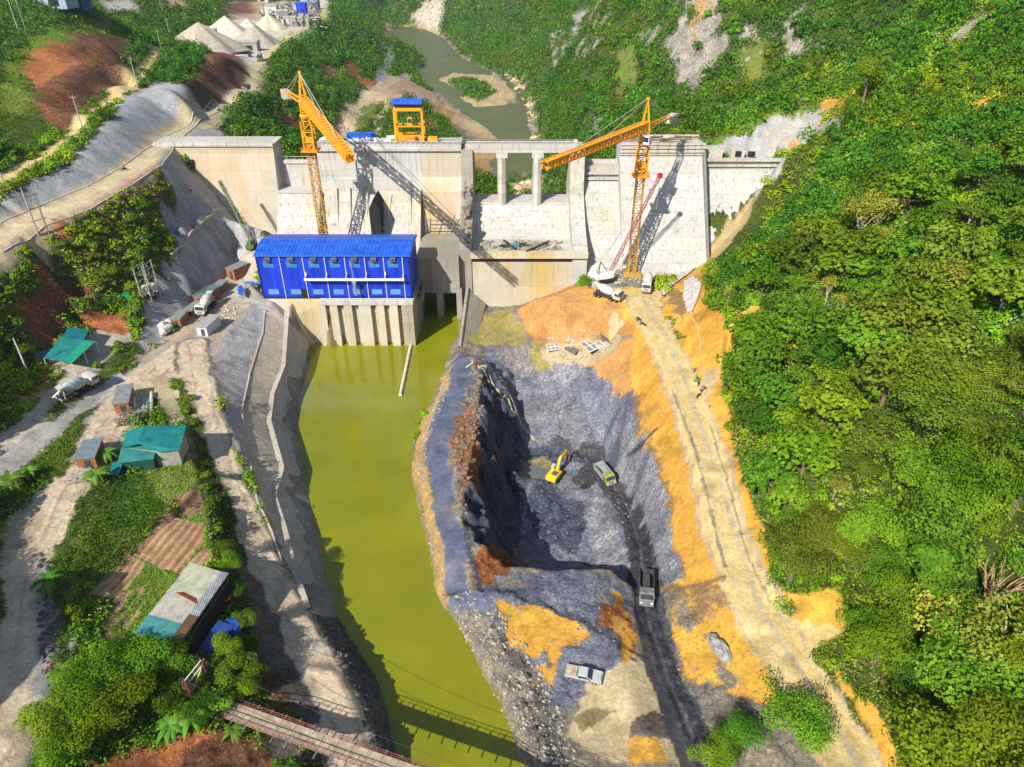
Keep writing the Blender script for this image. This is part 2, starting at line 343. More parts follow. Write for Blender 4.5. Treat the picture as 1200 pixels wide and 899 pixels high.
# road to the site
RD_L = [(700, 343, 13), (730, 352, 13), (748, 375, 12.5), (772, 420, 11.5), (793, 470, 10.5), (810, 520, 9.5), (824, 570, 8.5), (836, 620, 7.5), (849, 670, 6.7), (866, 720, 6), (893, 770, 5.5), (925, 820, 5.2), (955, 860, 5), (980, 905, 5), (1000, 950, 5)]
RD_R = [(765, 333, 13.2), (770, 355, 13), (792, 400, 12), (814, 450, 11), (830, 500, 10), (847, 550, 9), (859, 600, 8), (873, 650, 7), (900, 705, 6.2), (928, 745, 5.8), (962, 790, 5.5), (987, 835, 5.3), (1012, 880, 5), (1035, 930, 5)]
line('U', *RD_L); line('U', *RD_R); line('U', (690, 335, 13), (700, 326, 13), (745, 322, 13), (765, 327, 13.2)); pts('U', (735, 340, 13))
# spoil heap and dam apron
pts('U', (650, 347, 12), (672, 338, 12.5), (625, 352, 8.5), (612, 362, 5), (618, 385, 3), (640, 398, 2.8), (640, 370, 8), (665, 375, 8.5), (690, 385, 8), (715, 365, 12), (680, 408, 3.2), (715, 400, 4.5), (740, 395, 10), (735, 420, 6), (700, 415, 3))
line('U', (545, 357, 2.5), (600, 358, 2.5), (612, 357, 2.5)); pts('U', (560, 395, 1.8), (600, 395, 1.6), (580, 375, 2.2), (555, 375, 2.4))
line('U', (549, 350, 4), (545, 380, 3), (537, 415, 2.5))
# causeway, pit
line('U', (537, 420, 3), (517, 470, 3.3), (499, 515, 3.5), (497, 560, 3.5), (508, 610, 3.5), (520, 660, 3.3), (528, 700, 3))
line('U', (556, 420, 3.5), (549, 470, 3.8), (531, 510, 3.8), (524, 545, 3.8), (531, 590, 3.8), (541, 640, 3.6), (553, 688, 3.2), (572, 703, 3))
line('U', (562, 425, 3.6), (563, 470, 5), (560, 520, 5.4), (549, 560, 5), (543, 600, 4.5), (546, 640, 4), (556, 668, 3.2), step=2)
line('U', (572, 440, .5), (596, 470, -6), (606, 500, -10.5), (603, 540, -13.5), (598, 580, -14.2), (599, 620, -14.5), (606, 650, -14.5), step=2); pts('U', (578, 470, 0), (583, 520, -3), (574, 545, -1.5), (600, 556, -8.5), (586, 572, -8), (582, 605, -6), (590, 630, -9.5), (575, 640, -3))
line('U', (570, 418, 1.2), (600, 408, 1.5), (640, 412, 1.6), (690, 420, 2), (735, 465, 2.4))
pts('U', (610, 440, -3), (650, 470, -5.5), (650, 505, -9.5), (650, 530, -12.5), (700, 535, -12), (690, 490, -7.5), (715, 500, -7))
pts('U', (620, 560, -14), (660, 600, -14.5), (640, 640, -14.6), (690, 648, -14), (655, 570, -14), (700, 580, -11.8), (714, 610, -9.6), (724, 640, -9), (728, 662, -8), (700, 620, -12.5))
line('U', (690, 563, -12.8), (714, 580, -11), (730, 610, -9), (740, 650, -6), (746, 690, -3), (752, 730, -1), (764, 780, 1), (787, 840, 2), (804, 890, 2), (815, 930, 2))
line('U', (712, 545, -12.2), (735, 578, -10.5), (748, 610, -8.5), (759, 650, -5.5), (768, 690, -2.5), (777, 740, -.5), (792, 790, 1), (814, 840, 2), (832, 890, 2.2), (845, 930, 2.2))
line('U', (735, 465, 2.4), (747, 485, 3), (761, 540, 2.6), (776, 590, 2.2), (791, 640, 2), (790, 690, 1.5), (800, 740, 2.2))
NEAR_RIM = [U(x, y, z) for x, y, z in [(566, 676, 2.8), (585, 664, 2.2), (612, 664, 1.8), (650, 667, 1.5), (690, 666, 1.2), (715, 666, .8), (732, 680, -.2)]]
line('W', *NEAR_RIM, step=2); line('W', *[(x + .8, y + 4.5, max(-14.3, -14.3 + .18 * max(0, x - 14) ** 1.6)) for x, y, z in NEAR_RIM[1:]], step=2)
pts('U', (580, 725, 2.6), (640, 740, 3), (700, 720, 3.2), (722, 760, 2.4), (690, 800, 2), (650, 850, 1.6), (720, 850, 1.8), (745, 830, 3), (760, 880, 3.2), (600, 780, 2), (640, 690, 2.4), (700, 690, 2.2), (742, 720, .6), (745, 760, 1))
line('U', (535, 715, 1.6), (560, 755, 1.8), (590, 810, 1.8), (625, 880, 1.8), (645, 930, 1.8))
pts('U', (820, 720, 3.2), (870, 745, 4.6), (820, 770, 3), (850, 800, 3.8), (890, 830, 4.4), (840, 850, 3), (900, 890, 4.2))
# beyond the frame
for y in (-160, -100, -40, 0, 25): pts('W', (-12 + .06 * (50 - y), y, -4), (-25 + .06 * (50 - y), y, -.5), (4 + .06 * (50 - y), y, -.1), (-36 + .05 * (50 - y), y, 6), (-58, y, 15), (-72, y, 18.5), (-100, y, 35), (-180, y, 75), (18, y, 2.2), (35, y, 4.5), (46, y, 6), (60, y, 20), (120, y, 55), (250, y, 100))
pts('W', (-71, 20, 22), (-70.5, 30, 22), (-70.5, 40, 22), (-70.5, 50, 22), (-77, 21, 46), (-77.5, 31, 47), (-77, 40, 46.5), (-80, 50, 35), (-73, 62, 20), (-80, 66, 24), (-84, 80, 24), (-92, 58, 38), (-97, 95, 32), (-120, 60, 52), (-130, 110, 46), (-180, 60, 78), (-170, 140, 60), (-230, 200, 80), (-300, 100, 110), (-330, 330, 105), (-420, 500, 115), (-240, 300, 76), (-300, 250, 92),
    (140, 60, 62), (140, 110, 70), (145, 150, 82), (190, 190, 105), (200, 260, 118), (160, 260, 96), (300, 60, 120), (300, 260, 150), (170, 350, 112), (220, 480, 130), (150, 600, 95), (100, 750, 75), (60, 950, 62), (300, 700, 160),
    (110, 450, 88), (-520, 800, 130), (-380, 800, 92), (-260, 900, 70), (-160, 1150, 48), (-60, 1100, 55))
for x in range(-900, 1000, 150): pts('W', (x, 1350, 120 + 30 * math.sin(x * .01)), (x, 2600, 260))
for y in (-200, 200, 600, 1000): pts('W', (-900, y, 170), (950, y, 210))
pts('W', (-500, -200, 130), (500, -200, 140))
# delaunay over all surveyed points
_p = np.array(PTS); _q = {}
for p in _p:
    key = (round(p[0] / .8), round(p[1] / .8)); _q.setdefault(key, []).append(p)
_p = np.array([np.mean(v, axis=0) for v in _q.values()])
_r = geometry.delaunay_2d_cdt([Vector((a, b)) for a, b in _p[:, :2]], [], [], 0, 1e-5)
_tri = _r[2]; _vi = [i[0] if i else 0 for i in _r[3]]
_vx = np.array([(v.x, v.y) for v in _r[0]]); _vz = np.array([_p[i, 2] for i in _vi])
def axis(lo, f0, f1, hi, d, g, dmax):
    a = list(np.arange(f0, f1 + 1e-6, d)); s = d
    while a[-1] < hi: s = min(s * g, dmax); a.append(a[-1] + s)
    b = [f0]; s = d
    while b[-1] > lo: s = min(s * g, dmax); b.append(b[-1] - s)
    return np.array(b[:0:-1] + a)
GX = axis(-850, -78, 64, 900, .29, 1.024, 14); GY = axis(-180, 44, 186, 2400, .29, 1.017, 22)
NX, NY = len(GX), len(GY)
H = np.full((NY, NX), np.nan)
for t in _tri:
    a, b, c = _vx[t[0]], _vx[t[1]], _vx[t[2]]; za, zb, zc = _vz[t[0]], _vz[t[1]], _vz[t[2]]
    i0, i1 = np.searchsorted(GX, [min(a[0], b[0], c[0]), max(a[0], b[0], c[0]) + 1e-9]); j0, j1 = np.searchsorted(GY, [min(a[1], b[1], c[1]), max(a[1], b[1], c[1]) + 1e-9])
    if i1 <= i0 or j1 <= j0: continue
    X, Y = np.meshgrid(GX[i0:i1], GY[j0:j1])
    det = (b[1] - c[1]) * (a[0] - c[0]) + (c[0] - b[0]) * (a[1] - c[1])
    if abs(det) < 1e-9: continue
    l1 = ((b[1] - c[1]) * (X - c[0]) + (c[0] - b[0]) * (Y - c[1])) / det; l2 = ((c[1] - a[1]) * (X - c[0]) + (a[0] - c[0]) * (Y - c[1])) / det
    m_ = (l1 >= -1e-6) & (l2 >= -1e-6) & (l1 + l2 <= 1 + 1e-6)
    sub = H[j0:j1, i0:i1]; sub[m_] = (l1 * za + l2 * zb + (1 - l1 - l2) * zc)[m_]
H[np.isnan(H)] = 150
def blur(A, k):
    for _ in range(k):
        A = A.copy(); A[1:-1] = .25 * A[:-2] + .5 * A[1:-1] + .25 * A[2:]; A[:, 1:-1] = .25 * A[:, :-2] + .5 * A[:, 1:-1] + .25 * A[:, 2:]
    return A
H = blur(H, 3)
XX, YY = np.meshgrid(GX, GY)
def height(x, y, A=None):
    A = H if A is None else A
    x = np.atleast_1d(np.asarray(x, float)); y = np.atleast_1d(np.asarray(y, float))
    i = np.clip(np.searchsorted(GX, x) - 1, 0, NX - 2); j = np.clip(np.searchsorted(GY, y) - 1, 0, NY - 2)
    fx = np.clip((x - GX[i]) / (GX[i + 1] - GX[i]), 0, 1); fy = np.clip((y - GY[j]) / (GY[j + 1] - GY[j]), 0, 1)
    return (A[j, i] * (1 - fx) + A[j, i + 1] * fx) * (1 - fy) + (A[j + 1, i] * (1 - fx) + A[j + 1, i + 1] * fx) * fy
_TS = np.concatenate([np.arange(45, 260, .25), np.arange(260, 2000, 1.5)])
def G(px, py, A=None):
    """the ground point seen at a pixel of the survey photo"""
    a, b, c = ray(px, py); x, y, z = a * _TS, b * _TS, CAMZ + c * _TS
    d = z - height(x, y, A); k = np.argmax(d < 0)
    if not (d < 0).any(): k = len(_TS) - 1
    if k > 0:
        f = d[k - 1] / (d[k - 1] - d[k] + 1e-9); t = _TS[k - 1] + f * (_TS[k] - _TS[k - 1])
    else: t = _TS[0]
    return Vector((a * t, b * t, CAMZ + c * t))
def inpoly(x, y, poly):
    r = np.zeros(x.shape, bool); n = len(poly)
    for i in range(n):
        x0, y0 = poly[i]; x1, y1 = poly[(i + 1) % n]
        if y0 == y1: continue
        c = ((y0 > y) != (y1 > y)) & (x < (x1 - x0) * (y - y0) / (y1 - y0) + x0); r ^= c
    return r
def gpoly(p): return [tuple(G(*q)[:2]) for q in p]
# ------------------------------------------------------------------ what covers the ground, where
# kind: colour a, colour b, blotch size (m), roughness amplitude (m), vegetation code (0 bare, 1 forest, 2 scrub, 3 grass)
K = dict(
    forest=((.055, .085, .016), (.10, .13, .026), 5, .5, 1), scrub=((.045, .085, .014), (.11, .15, .03), 3, .35, 2), grass=((.09, .16, .02), (.16, .23, .04), 3, .15, 3),
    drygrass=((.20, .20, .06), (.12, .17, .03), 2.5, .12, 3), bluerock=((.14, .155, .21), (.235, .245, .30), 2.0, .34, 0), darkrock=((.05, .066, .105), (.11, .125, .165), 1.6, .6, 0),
    causeway=((.085, .105, .17), (.135, .158, .225), 2.2, .06, 0), ramp=((.035, .036, .042), (.068, .068, .075), 1.6, .05, 0), orange=((.54, .265, .04), (.61, .345, .065), 3.0, .14, 0), rust=((.36, .13, .04), (.24, .12, .06), 1.5, .4, 0),
    yellow=((.63, .385, .06), (.51, .275, .05), 3.0, .12, 0), heap=((.50, .27, .095), (.43, .22, .075), 2.0, .12, 0), pale=((.46, .38, .22), (.55, .46, .28), 3.0, .05, 0), sand=((.48, .38, .22), (.38, .29, .15), 8, .1, 0),
    paleyel=((.62, .49, .23), (.54, .40, .165), 3, .05, 0), tan=((.47, .385, .27), (.36, .285, .195), 2.2, .07, 0), greyroad=((.30, .29, .28), (.38, .37, .35), 2.5, .04, 0), bank=((.30, .255, .19), (.19, .175, .155), 1.2, .3, 0), bankor=((.50, .30, .10), (.36, .25, .13), 1.2, .2, 0),
    shot=((.31, .31, .315), (.40, .395, .39), 2.0, .14, 0), shotblue=((.27, .30, .33), (.36, .37, .38), 3.0, .14, 0), revet=((.24, .225, .20), (.30, .28, .245), 2.5, .03, 0), bench=((.47, .40, .31), (.54, .465, .36), 2.0, .06, 0), red=((.28, .10, .05), (.19, .085, .045), 2.0, .6, 0), redor=((.45, .16, .06), (.32, .13, .06), 2, .25, 0),
    brown=((.13, .065, .04), (.23, .11, .065), 2.0, .6, 0), soil=((.46, .28, .155), (.37, .22, .125), 1.0, .05, 0), rockcliff=((.46, .42, .37), (.26, .24, .21), 3, 1.2, 0), gravel=((.46, .43, .39), (.54, .50, .45), 4, .1, 0), rubble=((.30, .28, .26), (.20, .185, .17), 1, .3, 0),
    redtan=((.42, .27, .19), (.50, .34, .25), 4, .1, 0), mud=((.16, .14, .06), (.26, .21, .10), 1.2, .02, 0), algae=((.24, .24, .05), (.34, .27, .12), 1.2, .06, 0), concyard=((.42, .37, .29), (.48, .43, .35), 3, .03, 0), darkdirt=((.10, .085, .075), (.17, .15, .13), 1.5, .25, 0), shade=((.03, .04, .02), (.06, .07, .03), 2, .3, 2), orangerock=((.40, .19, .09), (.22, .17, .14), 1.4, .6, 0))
K.update(umber=((.32, .20, .085), (.23, .15, .075), 1.8, .2, 0), roadtan=((.62, .51, .36), (.50, .405, .28), 2.0, .05, 0), lightrock=((.36, .365, .41), (.26, .27, .315), 1.4, .4, 0))
ZC = np.zeros((NY, NX, 3)); ZR = np.zeros((NY, NX)); ZV = np.zeros((NY, NX), np.int8)
DIST = np.sqrt(XX ** 2 + YY ** 2)
WX = XX + ((fbm(XX, YY, 2.2, 5, 31) - .5) * 2.6 + (fbm(XX, YY, 9, 3, 33) - .5) * 4.0 + (fbm(XX, YY, .7, 2, 35) - .5) * 1.0) * np.clip(DIST / 150, .6, 3); WY = YY + ((fbm(XX, YY, 2.2, 5, 57) - .5) * 2.6 + (fbm(XX, YY, 9, 3, 59) - .5) * 4.0 + (fbm(XX, YY, .7, 2, 61) - .5) * 1.0) * np.clip(DIST / 150, .6, 3)
_BL = {}
def paint(mask, kind, alpha=None):
    a, b, sc, ro, vg = K[kind]
    if sc not in _BL: _BL[sc] = np.clip((fbm(XX, YY, sc, 5, int(sc * 10)) - .5) * 2.2 + .5, 0, 1)
    f = _BL[sc][mask][:, None]
    c = np.array(a) * (1 - f) + np.array(b) * f
    al = 1.0 if alpha is None else alpha[mask][:, None]
    ZC[mask] = ZC[mask] * (1 - al) + c * al; ZR[mask] = ro
    if alpha is None: ZV[mask] = vg
def box_mask(poly, pad):
    xs = [p[0] for p in poly]; ys = [p[1] for p in poly]
    i0, i1 = np.searchsorted(GX, [min(xs) - pad, max(xs) + pad]); j0, j1 = np.searchsorted(GY, [min(ys) - pad, max(ys) + pad]); return j0, j1, i0, i1
def zone(kind, *pix, world=None, sharp=False, patchy=None):
    poly = world or gpoly(pix); j0, j1, i0, i1 = box_mask(poly, 4)
    A, B = (XX, YY) if sharp else (WX, WY)
    m = np.zeros((NY, NX), bool); m[j0:j1, i0:i1] = inpoly(A[j0:j1, i0:i1], B[j0:j1, i0:i1], poly)
    if patchy: sc, th = patchy; sub = m[j0:j1, i0:i1]; sub &= fbm(XX[j0:j1, i0:i1], YY[j0:j1, i0:i1], sc, 5, len(pix) * 7) > th
    paint(m, kind); return m
def zone2(kind, *pix): return zone(kind, *pix, sharp=True)
def along(wp, pad):
    """offset and chainage of every grid vertex near a world polyline"""
    j0, j1, i0, i1 = box_mask(wp, pad); x, y = XX[j0:j1, i0:i1], YY[j0:j1, i0:i1]
    best = np.full(x.shape, 1e9); off = np.zeros(x.shape); ch = np.zeros(x.shape); s = 0.
    for (x0, y0), (x1, y1) in zip(wp, wp[1:]):
        dx, dy = x1 - x0, y1 - y0; L = math.hypot(dx, dy) + 1e-9
        t = np.clip(((x - x0) * dx + (y - y0) * dy) / L / L, 0, 1); ex, ey = x - x0 - t * dx, y - y0 - t * dy; d = np.hypot(ex, ey)
        b = d < best; best[b] = d[b]; off[b] = (np.sign(dx * (y - y0) - dy * (x - x0)) * d)[b]; ch[b] = (s + t * L)[b]; s += L
    return (slice(j0, j1), slice(i0, i1)), best, off, ch
def road(kind, width, *pix, ruts=None, edge=None, world=None):
    wp = world or gpoly(pix); sl, d, off, ch = along(wp, width * 2)
    wob = (fbm(XX[sl], YY[sl], 3, 3, 5) - .5) * width * .25
    if edge:
        m = np.zeros((NY, NX), bool); m[sl] = (d + wob) < width / 2 + edge[1]; paint(m, edge[0])
    m = np.zeros((NY, NX), bool); m[sl] = (d + wob) < width / 2; paint(m, kind)
    if ruts:
        for o, k, w, al in ruts:
            m = np.zeros((NY, NX), bool); q = np.abs(off + (fbm(ch, off * 0, 14, 2, 3) - .5) * 1.6 - o) < w; m[sl] = q & (d < width / 2 + .3)
            a2 = np.zeros((NY, NX)); a2[sl] = al * np.clip(fbm(ch, off, 1.2, 3, 8) * 1.6 - .2, 0, 1); paint(m, k, a2)
paint(np.ones((NY, NX), bool), 'forest')
SOILZ = []
zone('bank', (447, 28), (500, 33), (523, 43), (545, 67), (565, 80), (585, 87), (615, 103), (625, 133), (629, 163), (632, 190), (600, 215), (555, 205), (540, 165), (525, 133), (505, 107), (488, 90), (496, 70), (478, 55), (447, 42))
# upper left
zone('scrub', (0, 0), (140, 0), (160, 40), (150, 90), (60, 160), (0, 200))
zone('grass', (0, 60), (60, 40), (110, 25), (150, 35), (110, 55), (60, 60), (0, 62)); zone('drygrass', (0, 75), (22, 70), (30, 105), (45, 120), (20, 135), (0, 130))
zone('redor', (28, 62), (60, 52), (95, 50), (105, 62), (85, 75), (60, 85), (45, 98), (30, 95)); zone('brown', (85, 42), (120, 38), (150, 45), (160, 75), (150, 92), (112, 122), (90, 145), (72, 155), (55, 140), (42, 112), (60, 90), (88, 72))
zone('red', (40, 105), (56, 95), (75, 120), (80, 150), (60, 148))
road('redor', 3.5, (40, 103), (60, 90), (85, 75), (110, 66))
zone('shotblue', (-20, 262), (0, 248), (45, 225), (70, 205), (105, 170), (118, 148), (140, 125), (172, 100), (190, 94), (212, 105), (230, 120), (243, 133), (222, 145), (190, 162), (168, 180), (140, 203), (100, 224), (50, 246), (-20, 276))
zone('brown', (222, 103), (240, 85), (250, 62), (275, 65), (292, 84), (288, 98), (262, 116), (244, 132), (232, 120))
zone('gravel', (200, 50), (235, 30), (270, 20), (300, 15), (330, 0), (390, 0), (390, 15), (360, 40), (320, 65), (312, 80), (285, 78), (262, 62), (215, 52))
zone('redtan', (270, 2), (330, 0), (340, 10), (300, 25), (270, 22)); zone('brown', (255, 10), (290, 0), (300, 14), (270, 22)); zone('gravel', (115, 0), (168, 0), (166, 16), (130, 18)); zone('redtan', (190, 0), (215, 0), (220, 10), (195, 10))
zone('red', (400, 75), (412, 68), (425, 80), (420, 88), (405, 90)); zone('brown', (375, 75), (400, 78), (400, 90), (375, 92)); zone('red', (325, 140), (345, 135), (350, 150), (335, 155)); zone('redor', (408, 92), (440, 92), (448, 95), (430, 106))
road('paleyel', 5.5, (-30, 229), (0, 214), (30, 198), (60, 180), (88, 158), (110, 136), (135, 115), (157, 98), (175, 80), (186, 66), (183, 56), (168, 51))
RUT = [(-1.1, 'greyroad', .35, .5), (1.1, 'greyroad', .35, .5)]
zone('shotblue', sharp=True, world=[U(*p)[:2] for p in R3_I[:9]] + [U(*p)[:2] for p in ((240, 75, 53), (215, 106, 52), (185, 98, 52.5), (130, 143, 50), (100, 180, 47), (50, 212, 44.5), (0, 240, 42.3), (-60, 270, 41.3))]); zone('pale', sharp=True, world=[U(*p)[:2] for p in R3_I] + [U(*p)[:2] for p in R3_O[::-1]]); zone2('brown', (222, 103), (240, 85), (250, 62), (275, 65), (292, 84), (288, 98), (262, 116), (244, 132), (232, 120)); road('pale', 8, *[((a[0] + b[0]) / 2, (a[1] + b[1]) / 2) for a, b in zip(R3_O[:11], R3_I[:11])], ruts=[(-1.2, 'greyroad', .5, .6), (1.3, 'greyroad', .5, .6)], edge=('tan', 1.8))
zone2('brown', (222, 103), (240, 80), (252, 58), (276, 62), (291, 80), (287, 95), (262, 113), (243, 130), (230, 122)); zone('redtan', (135, 225), (170, 200), (187, 192), (185, 205), (160, 222), (140, 232)); zone('redor', (55, 265), (80, 257), (85, 268), (70, 276)); zone('greyroad', (190, 172), (200, 165), (250, 150), (272, 166), (200, 172))
# middle, upstream
zone('redtan', (385, 168), (395, 140), (420, 112), (440, 98), (455, 88), (475, 90), (505, 108), (530, 130), (545, 150), (535, 150), (500, 120), (470, 115), (440, 118), (420, 140), (405, 165)); zone('bankor', (505, 110), (532, 132), (548, 152), (530, 150), (510, 132))
road('pale', 7, (400, 170), (412, 145), (432, 112), (450, 100), (462, 92), (480, 88)); road('pale', 5, (440, 168), (443, 145), (455, 128), (452, 117), (440, 116)); road('greyroad', 6, (445, 96), (452, 80), (458, 62), (452, 55))
zone('scrub', (445, 140), (470, 118), (530, 150), (545, 166), (440, 168)); zone('drygrass', (428, 118), (448, 120), (440, 145), (410, 165)); zone('red', (492, 138), (512, 145), (510, 155), (495, 150))
zone('sand', (530, 128), (545, 134), (560, 142), (576, 155), (592, 172), (580, 172), (562, 166), (545, 156), (532, 140)); zone('bankor', (553, 178), (582, 178), (580, 200), (560, 207)); zone('sand', (600, 218), (620, 208), (640, 205), (640, 220), (600, 225)); zone('bankor', (655, 218), (640, 210), (625, 222), (680, 225))
zone('sand', *[(x, y) for x, y in ISLAND]); zone('scrub', (522, 97), (545, 90), (570, 98), (580, 108), (562, 120), (545, 112)); zone('sand', (447, 26), (475, 28), (490, 25), (520, 33), (515, 42), (480, 30), (450, 30))
zone('gravel', (478, 22), (500, 0), (525, 0), (515, 35), (500, 32)); zone('sand', (583, 80), (608, 92), (622, 120), (625, 140), (614, 110), (600, 95)); zone('rockcliff', (612, 115), (626, 125), (632, 165), (620, 150))
zone('drygrass', (447, 32), (480, 33), (495, 50), (480, 58), (455, 50))
# right mountain
zone('rockcliff', (770, 60), (798, 20), (800, -10), (835, -10), (848, 40), (838, 80), (815, 105), (792, 98), (785, 65), patchy=(9, .34)); zone('rockcliff', (800, 60), (815, 20), (835, 30), (830, 75), (812, 92), patchy=(5, .32)); zone('bankor', (808, 45), (815, 15), (820, 15), (814, 60)); zone('rockcliff', (695, 140), (708, 135), (706, 155), (697, 155)); zone('bankor', (812, 10), (828, 0), (838, 5), (825, 25)); zone('rockcliff', (925, 25), (933, 28), (930, 55), (922, 50)); zone('rockcliff', (1110, 45), (1160, 10), (1175, 12), (1130, 48)); zone('drygrass', (870, 60), (900, 50), (905, 90), (880, 100)); zone('drygrass', (720, 60), (745, 50), (740, 110), (722, 110)); zone('rockcliff', (668, 20), (690, 10), (688, 30), (672, 38)); zone('yellow', (1128, 118), (1160, 112), (1175, 122), (1140, 130)); zone('rockcliff', (745, 45), (775, 20), (790, 40), (768, 70), (752, 70), patchy=(6, .47)); zone('rockcliff', (850, 40), (960, 0), (960, 60), (870, 80), patchy=(5, .62)); zone('rockcliff', (640, 40), (700, 0), (720, 60), (660, 80), patchy=(6, .62))
zone('shot', (828, 176), (850, 162), (880, 150), (905, 138), (940, 124), (970, 122), (988, 138), (980, 156), (950, 165), (930, 172), (908, 182), (880, 182), (850, 182)); zone('yellow', (958, 120), (980, 110), (988, 112), (990, 130), (975, 124))
zone('grass', (820, 172), (860, 150), (900, 132), (955, 116), (958, 122), (905, 138), (850, 162), (830, 176)); zone('bankor', (930, 160), (945, 164), (950, 170), (935, 172))
# right hill edges
zone('sand', (820, 300), (845, 268), (868, 240), (884, 225), (880, 245), (858, 280), (836, 306), (815, 322)); zone('shot', (870, 200), (912, 186), (920, 205), (896, 232), (884, 232), (890, 210))
zone('yellow', (835, 385), (860, 372), (880, 358), (890, 365), (870, 385), (862, 410), (850, 430), (845, 465), (835, 450), (828, 430), (840, 410)); zone('yellow', (820, 440), (850, 440), (856, 500), (875, 560), (880, 590), (900, 640), (905, 690), (885, 680), (865, 620), (850, 560), (838, 510))
zone('yellow', (905, 690), (930, 702), (960, 692), (985, 690), (992, 715), (985, 750), (960, 768), (940, 745), (915, 712)); zone('yellow', (962, 770), (1000, 812), (1030, 850), (1058, 899), (1035, 910), (1000, 840)); zone('orange', (815, 365), (850, 370), (855, 400), (830, 405))
zone('orange', (775, 345), (800, 320), (826, 282), (834, 300), (820, 330), (830, 370), (845, 405), (835, 440), (815, 440), (795, 400), (772, 352)); zone('umber', (775, 345), (790, 335), (800, 360), (795, 380)); zone('yellow', (800, 395), (840, 400), (838, 440), (815, 445))
zone('sand', (825, 430), (842, 435), (838, 465), (825, 460))
# site
zone('mud', world=[U(x - 3, y, 0)[:2] for x, y in W_LEFT] + [U(x + 3, y, 0)[:2] for x, y in W_RIGHT[::-1]] + [(-12, 206), (-27, 206), (-50, 178)]); zone('mud', world=[(-60, -170), (40, -170), (15, 48), (-14, 50), (-30, 40)])
zone('bank', (540, 350), (690, 340), (770, 340), (800, 450), (850, 690), (900, 800), (990, 940), (620, 940), (590, 830), (540, 740), (505, 650), (484, 540), (520, 430))
zone('orange', (740, 370), (765, 380), (835, 600), (855, 690), (800, 700), (790, 640), (775, 590), (760, 540), (745, 480), (735, 430)); zone('umber', (730, 430), (742, 440), (765, 520), (782, 590), (800, 680), (788, 690), (770, 590), (748, 490)); zone('heap', (560, 395), (735, 400), (745, 460), (735, 470), (690, 440))
zone('bluerock', (560, 425), (575, 405), (640, 410), (700, 425), (735, 430), (747, 480), (762, 540), (777, 590), (792, 650), (790, 700), (770, 690), (745, 700), (715, 668), (690, 668), (610, 664), (570, 680), (550, 640), (545, 600), (560, 520)); zone('rubble', (560, 380), (620, 385), (690, 420), (640, 440), (590, 430))
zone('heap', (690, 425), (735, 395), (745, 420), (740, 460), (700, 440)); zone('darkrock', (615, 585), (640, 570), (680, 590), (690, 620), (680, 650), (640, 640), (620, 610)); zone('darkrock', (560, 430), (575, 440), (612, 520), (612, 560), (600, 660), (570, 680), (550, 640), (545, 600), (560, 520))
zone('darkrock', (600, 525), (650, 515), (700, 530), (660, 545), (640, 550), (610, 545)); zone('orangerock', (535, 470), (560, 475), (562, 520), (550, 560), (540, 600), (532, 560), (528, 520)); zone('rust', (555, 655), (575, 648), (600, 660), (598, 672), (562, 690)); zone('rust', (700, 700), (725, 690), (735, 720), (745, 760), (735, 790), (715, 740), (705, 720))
zone('mud', (612, 545), (632, 538), (650, 545), (640, 560), (615, 562)); zone('orange', (745, 505), (755, 500), (762, 530), (742, 570))
zone('heap', (615, 360), (650, 335), (690, 338), (735, 350), (748, 375), (735, 395), (715, 398), (690, 405), (655, 412), (625, 400), (612, 380)); zone('algae', (548, 370), (600, 362), (612, 380), (615, 400), (560, 405), (545, 400)); zone('algae', (618, 400), (660, 405), (650, 430), (632, 440)); zone('sand', (630, 405), (735, 385), (720, 410), (650, 432))
zone('pale', (716, 384), (728, 372), (736, 376), (722, 392)); zone('yellow', (690, 332), (765, 328), (772, 355), (748, 378), (725, 356), (690, 350)); zone('rubble', (690, 325), (770, 322), (768, 334), (690, 336))
zone('yellow', (775, 690), (855, 690), (880, 745), (905, 790), (910, 825), (870, 828), (800, 800), (785, 740)); zone('umber', (800, 690), (850, 685), (862, 720), (820, 705)); zone('bank', (790, 800), (860, 830), (920, 830), (960, 870), (985, 910), (820, 910)); zone('darkdirt', (830, 820), (880, 815), (905, 840), (870, 870), (840, 860))
zone('bank', (528, 700), (556, 690), (600, 720), (650, 800), (680, 899), (690, 940), (620, 940), (590, 840), (545, 745), (512, 700)); zone('bluerock', (560, 690), (700, 680), (740, 690), (752, 740), (725, 790), (690, 820), (640, 830), (610, 770), (580, 730)); zone('orange', (585, 706), (625, 711), (672, 725), (690, 745), (660, 765), (645, 810), (618, 775), (595, 745), patchy=(3.5, .42)); zone('yellow', (590, 712), (620, 715), (650, 722), (640, 745), (610, 740), patchy=(2.5, .45)); zone('darkdirt', (575, 725), (590, 740), (640, 815), (650, 840), (630, 830), (600, 780)); zone('darkdirt', (632, 840), (655, 860), (665, 899), (645, 899))
zone('rust', (700, 700), (718, 690), (730, 715), (745, 745), (735, 790), (718, 745), (695, 735)); zone('pale', (690, 800), (745, 770), (780, 800), (800, 860), (805, 899), (720, 899), (665, 860)); zone('orange', (738, 860), (770, 862), (788, 899), (740, 899)); zone('darkdirt', (742, 838), (775, 840), (790, 870), (770, 862), (740, 860)); zone('mud', (672, 838), (695, 825), (718, 832), (695, 845), (680, 855))
zone('bankor', (482, 560), (490, 520), (503, 480), (522, 440), (530, 425), (536, 430), (515, 475), (499, 520), (497, 560), (508, 612), (520, 660), (530, 705), (512, 702), (504, 650), (492, 600)); zone('causeway', (534, 420), (556, 418), (550, 470), (530, 512), (524, 545), (531, 590), (541, 640), (553, 688), (585, 705), (575, 720), (530, 705), (520, 660), (507, 610), (498, 560), (500, 515), (517, 470)); zone('bluerock', (600, 672), (690, 672), (735, 688), (700, 712), (640, 700))
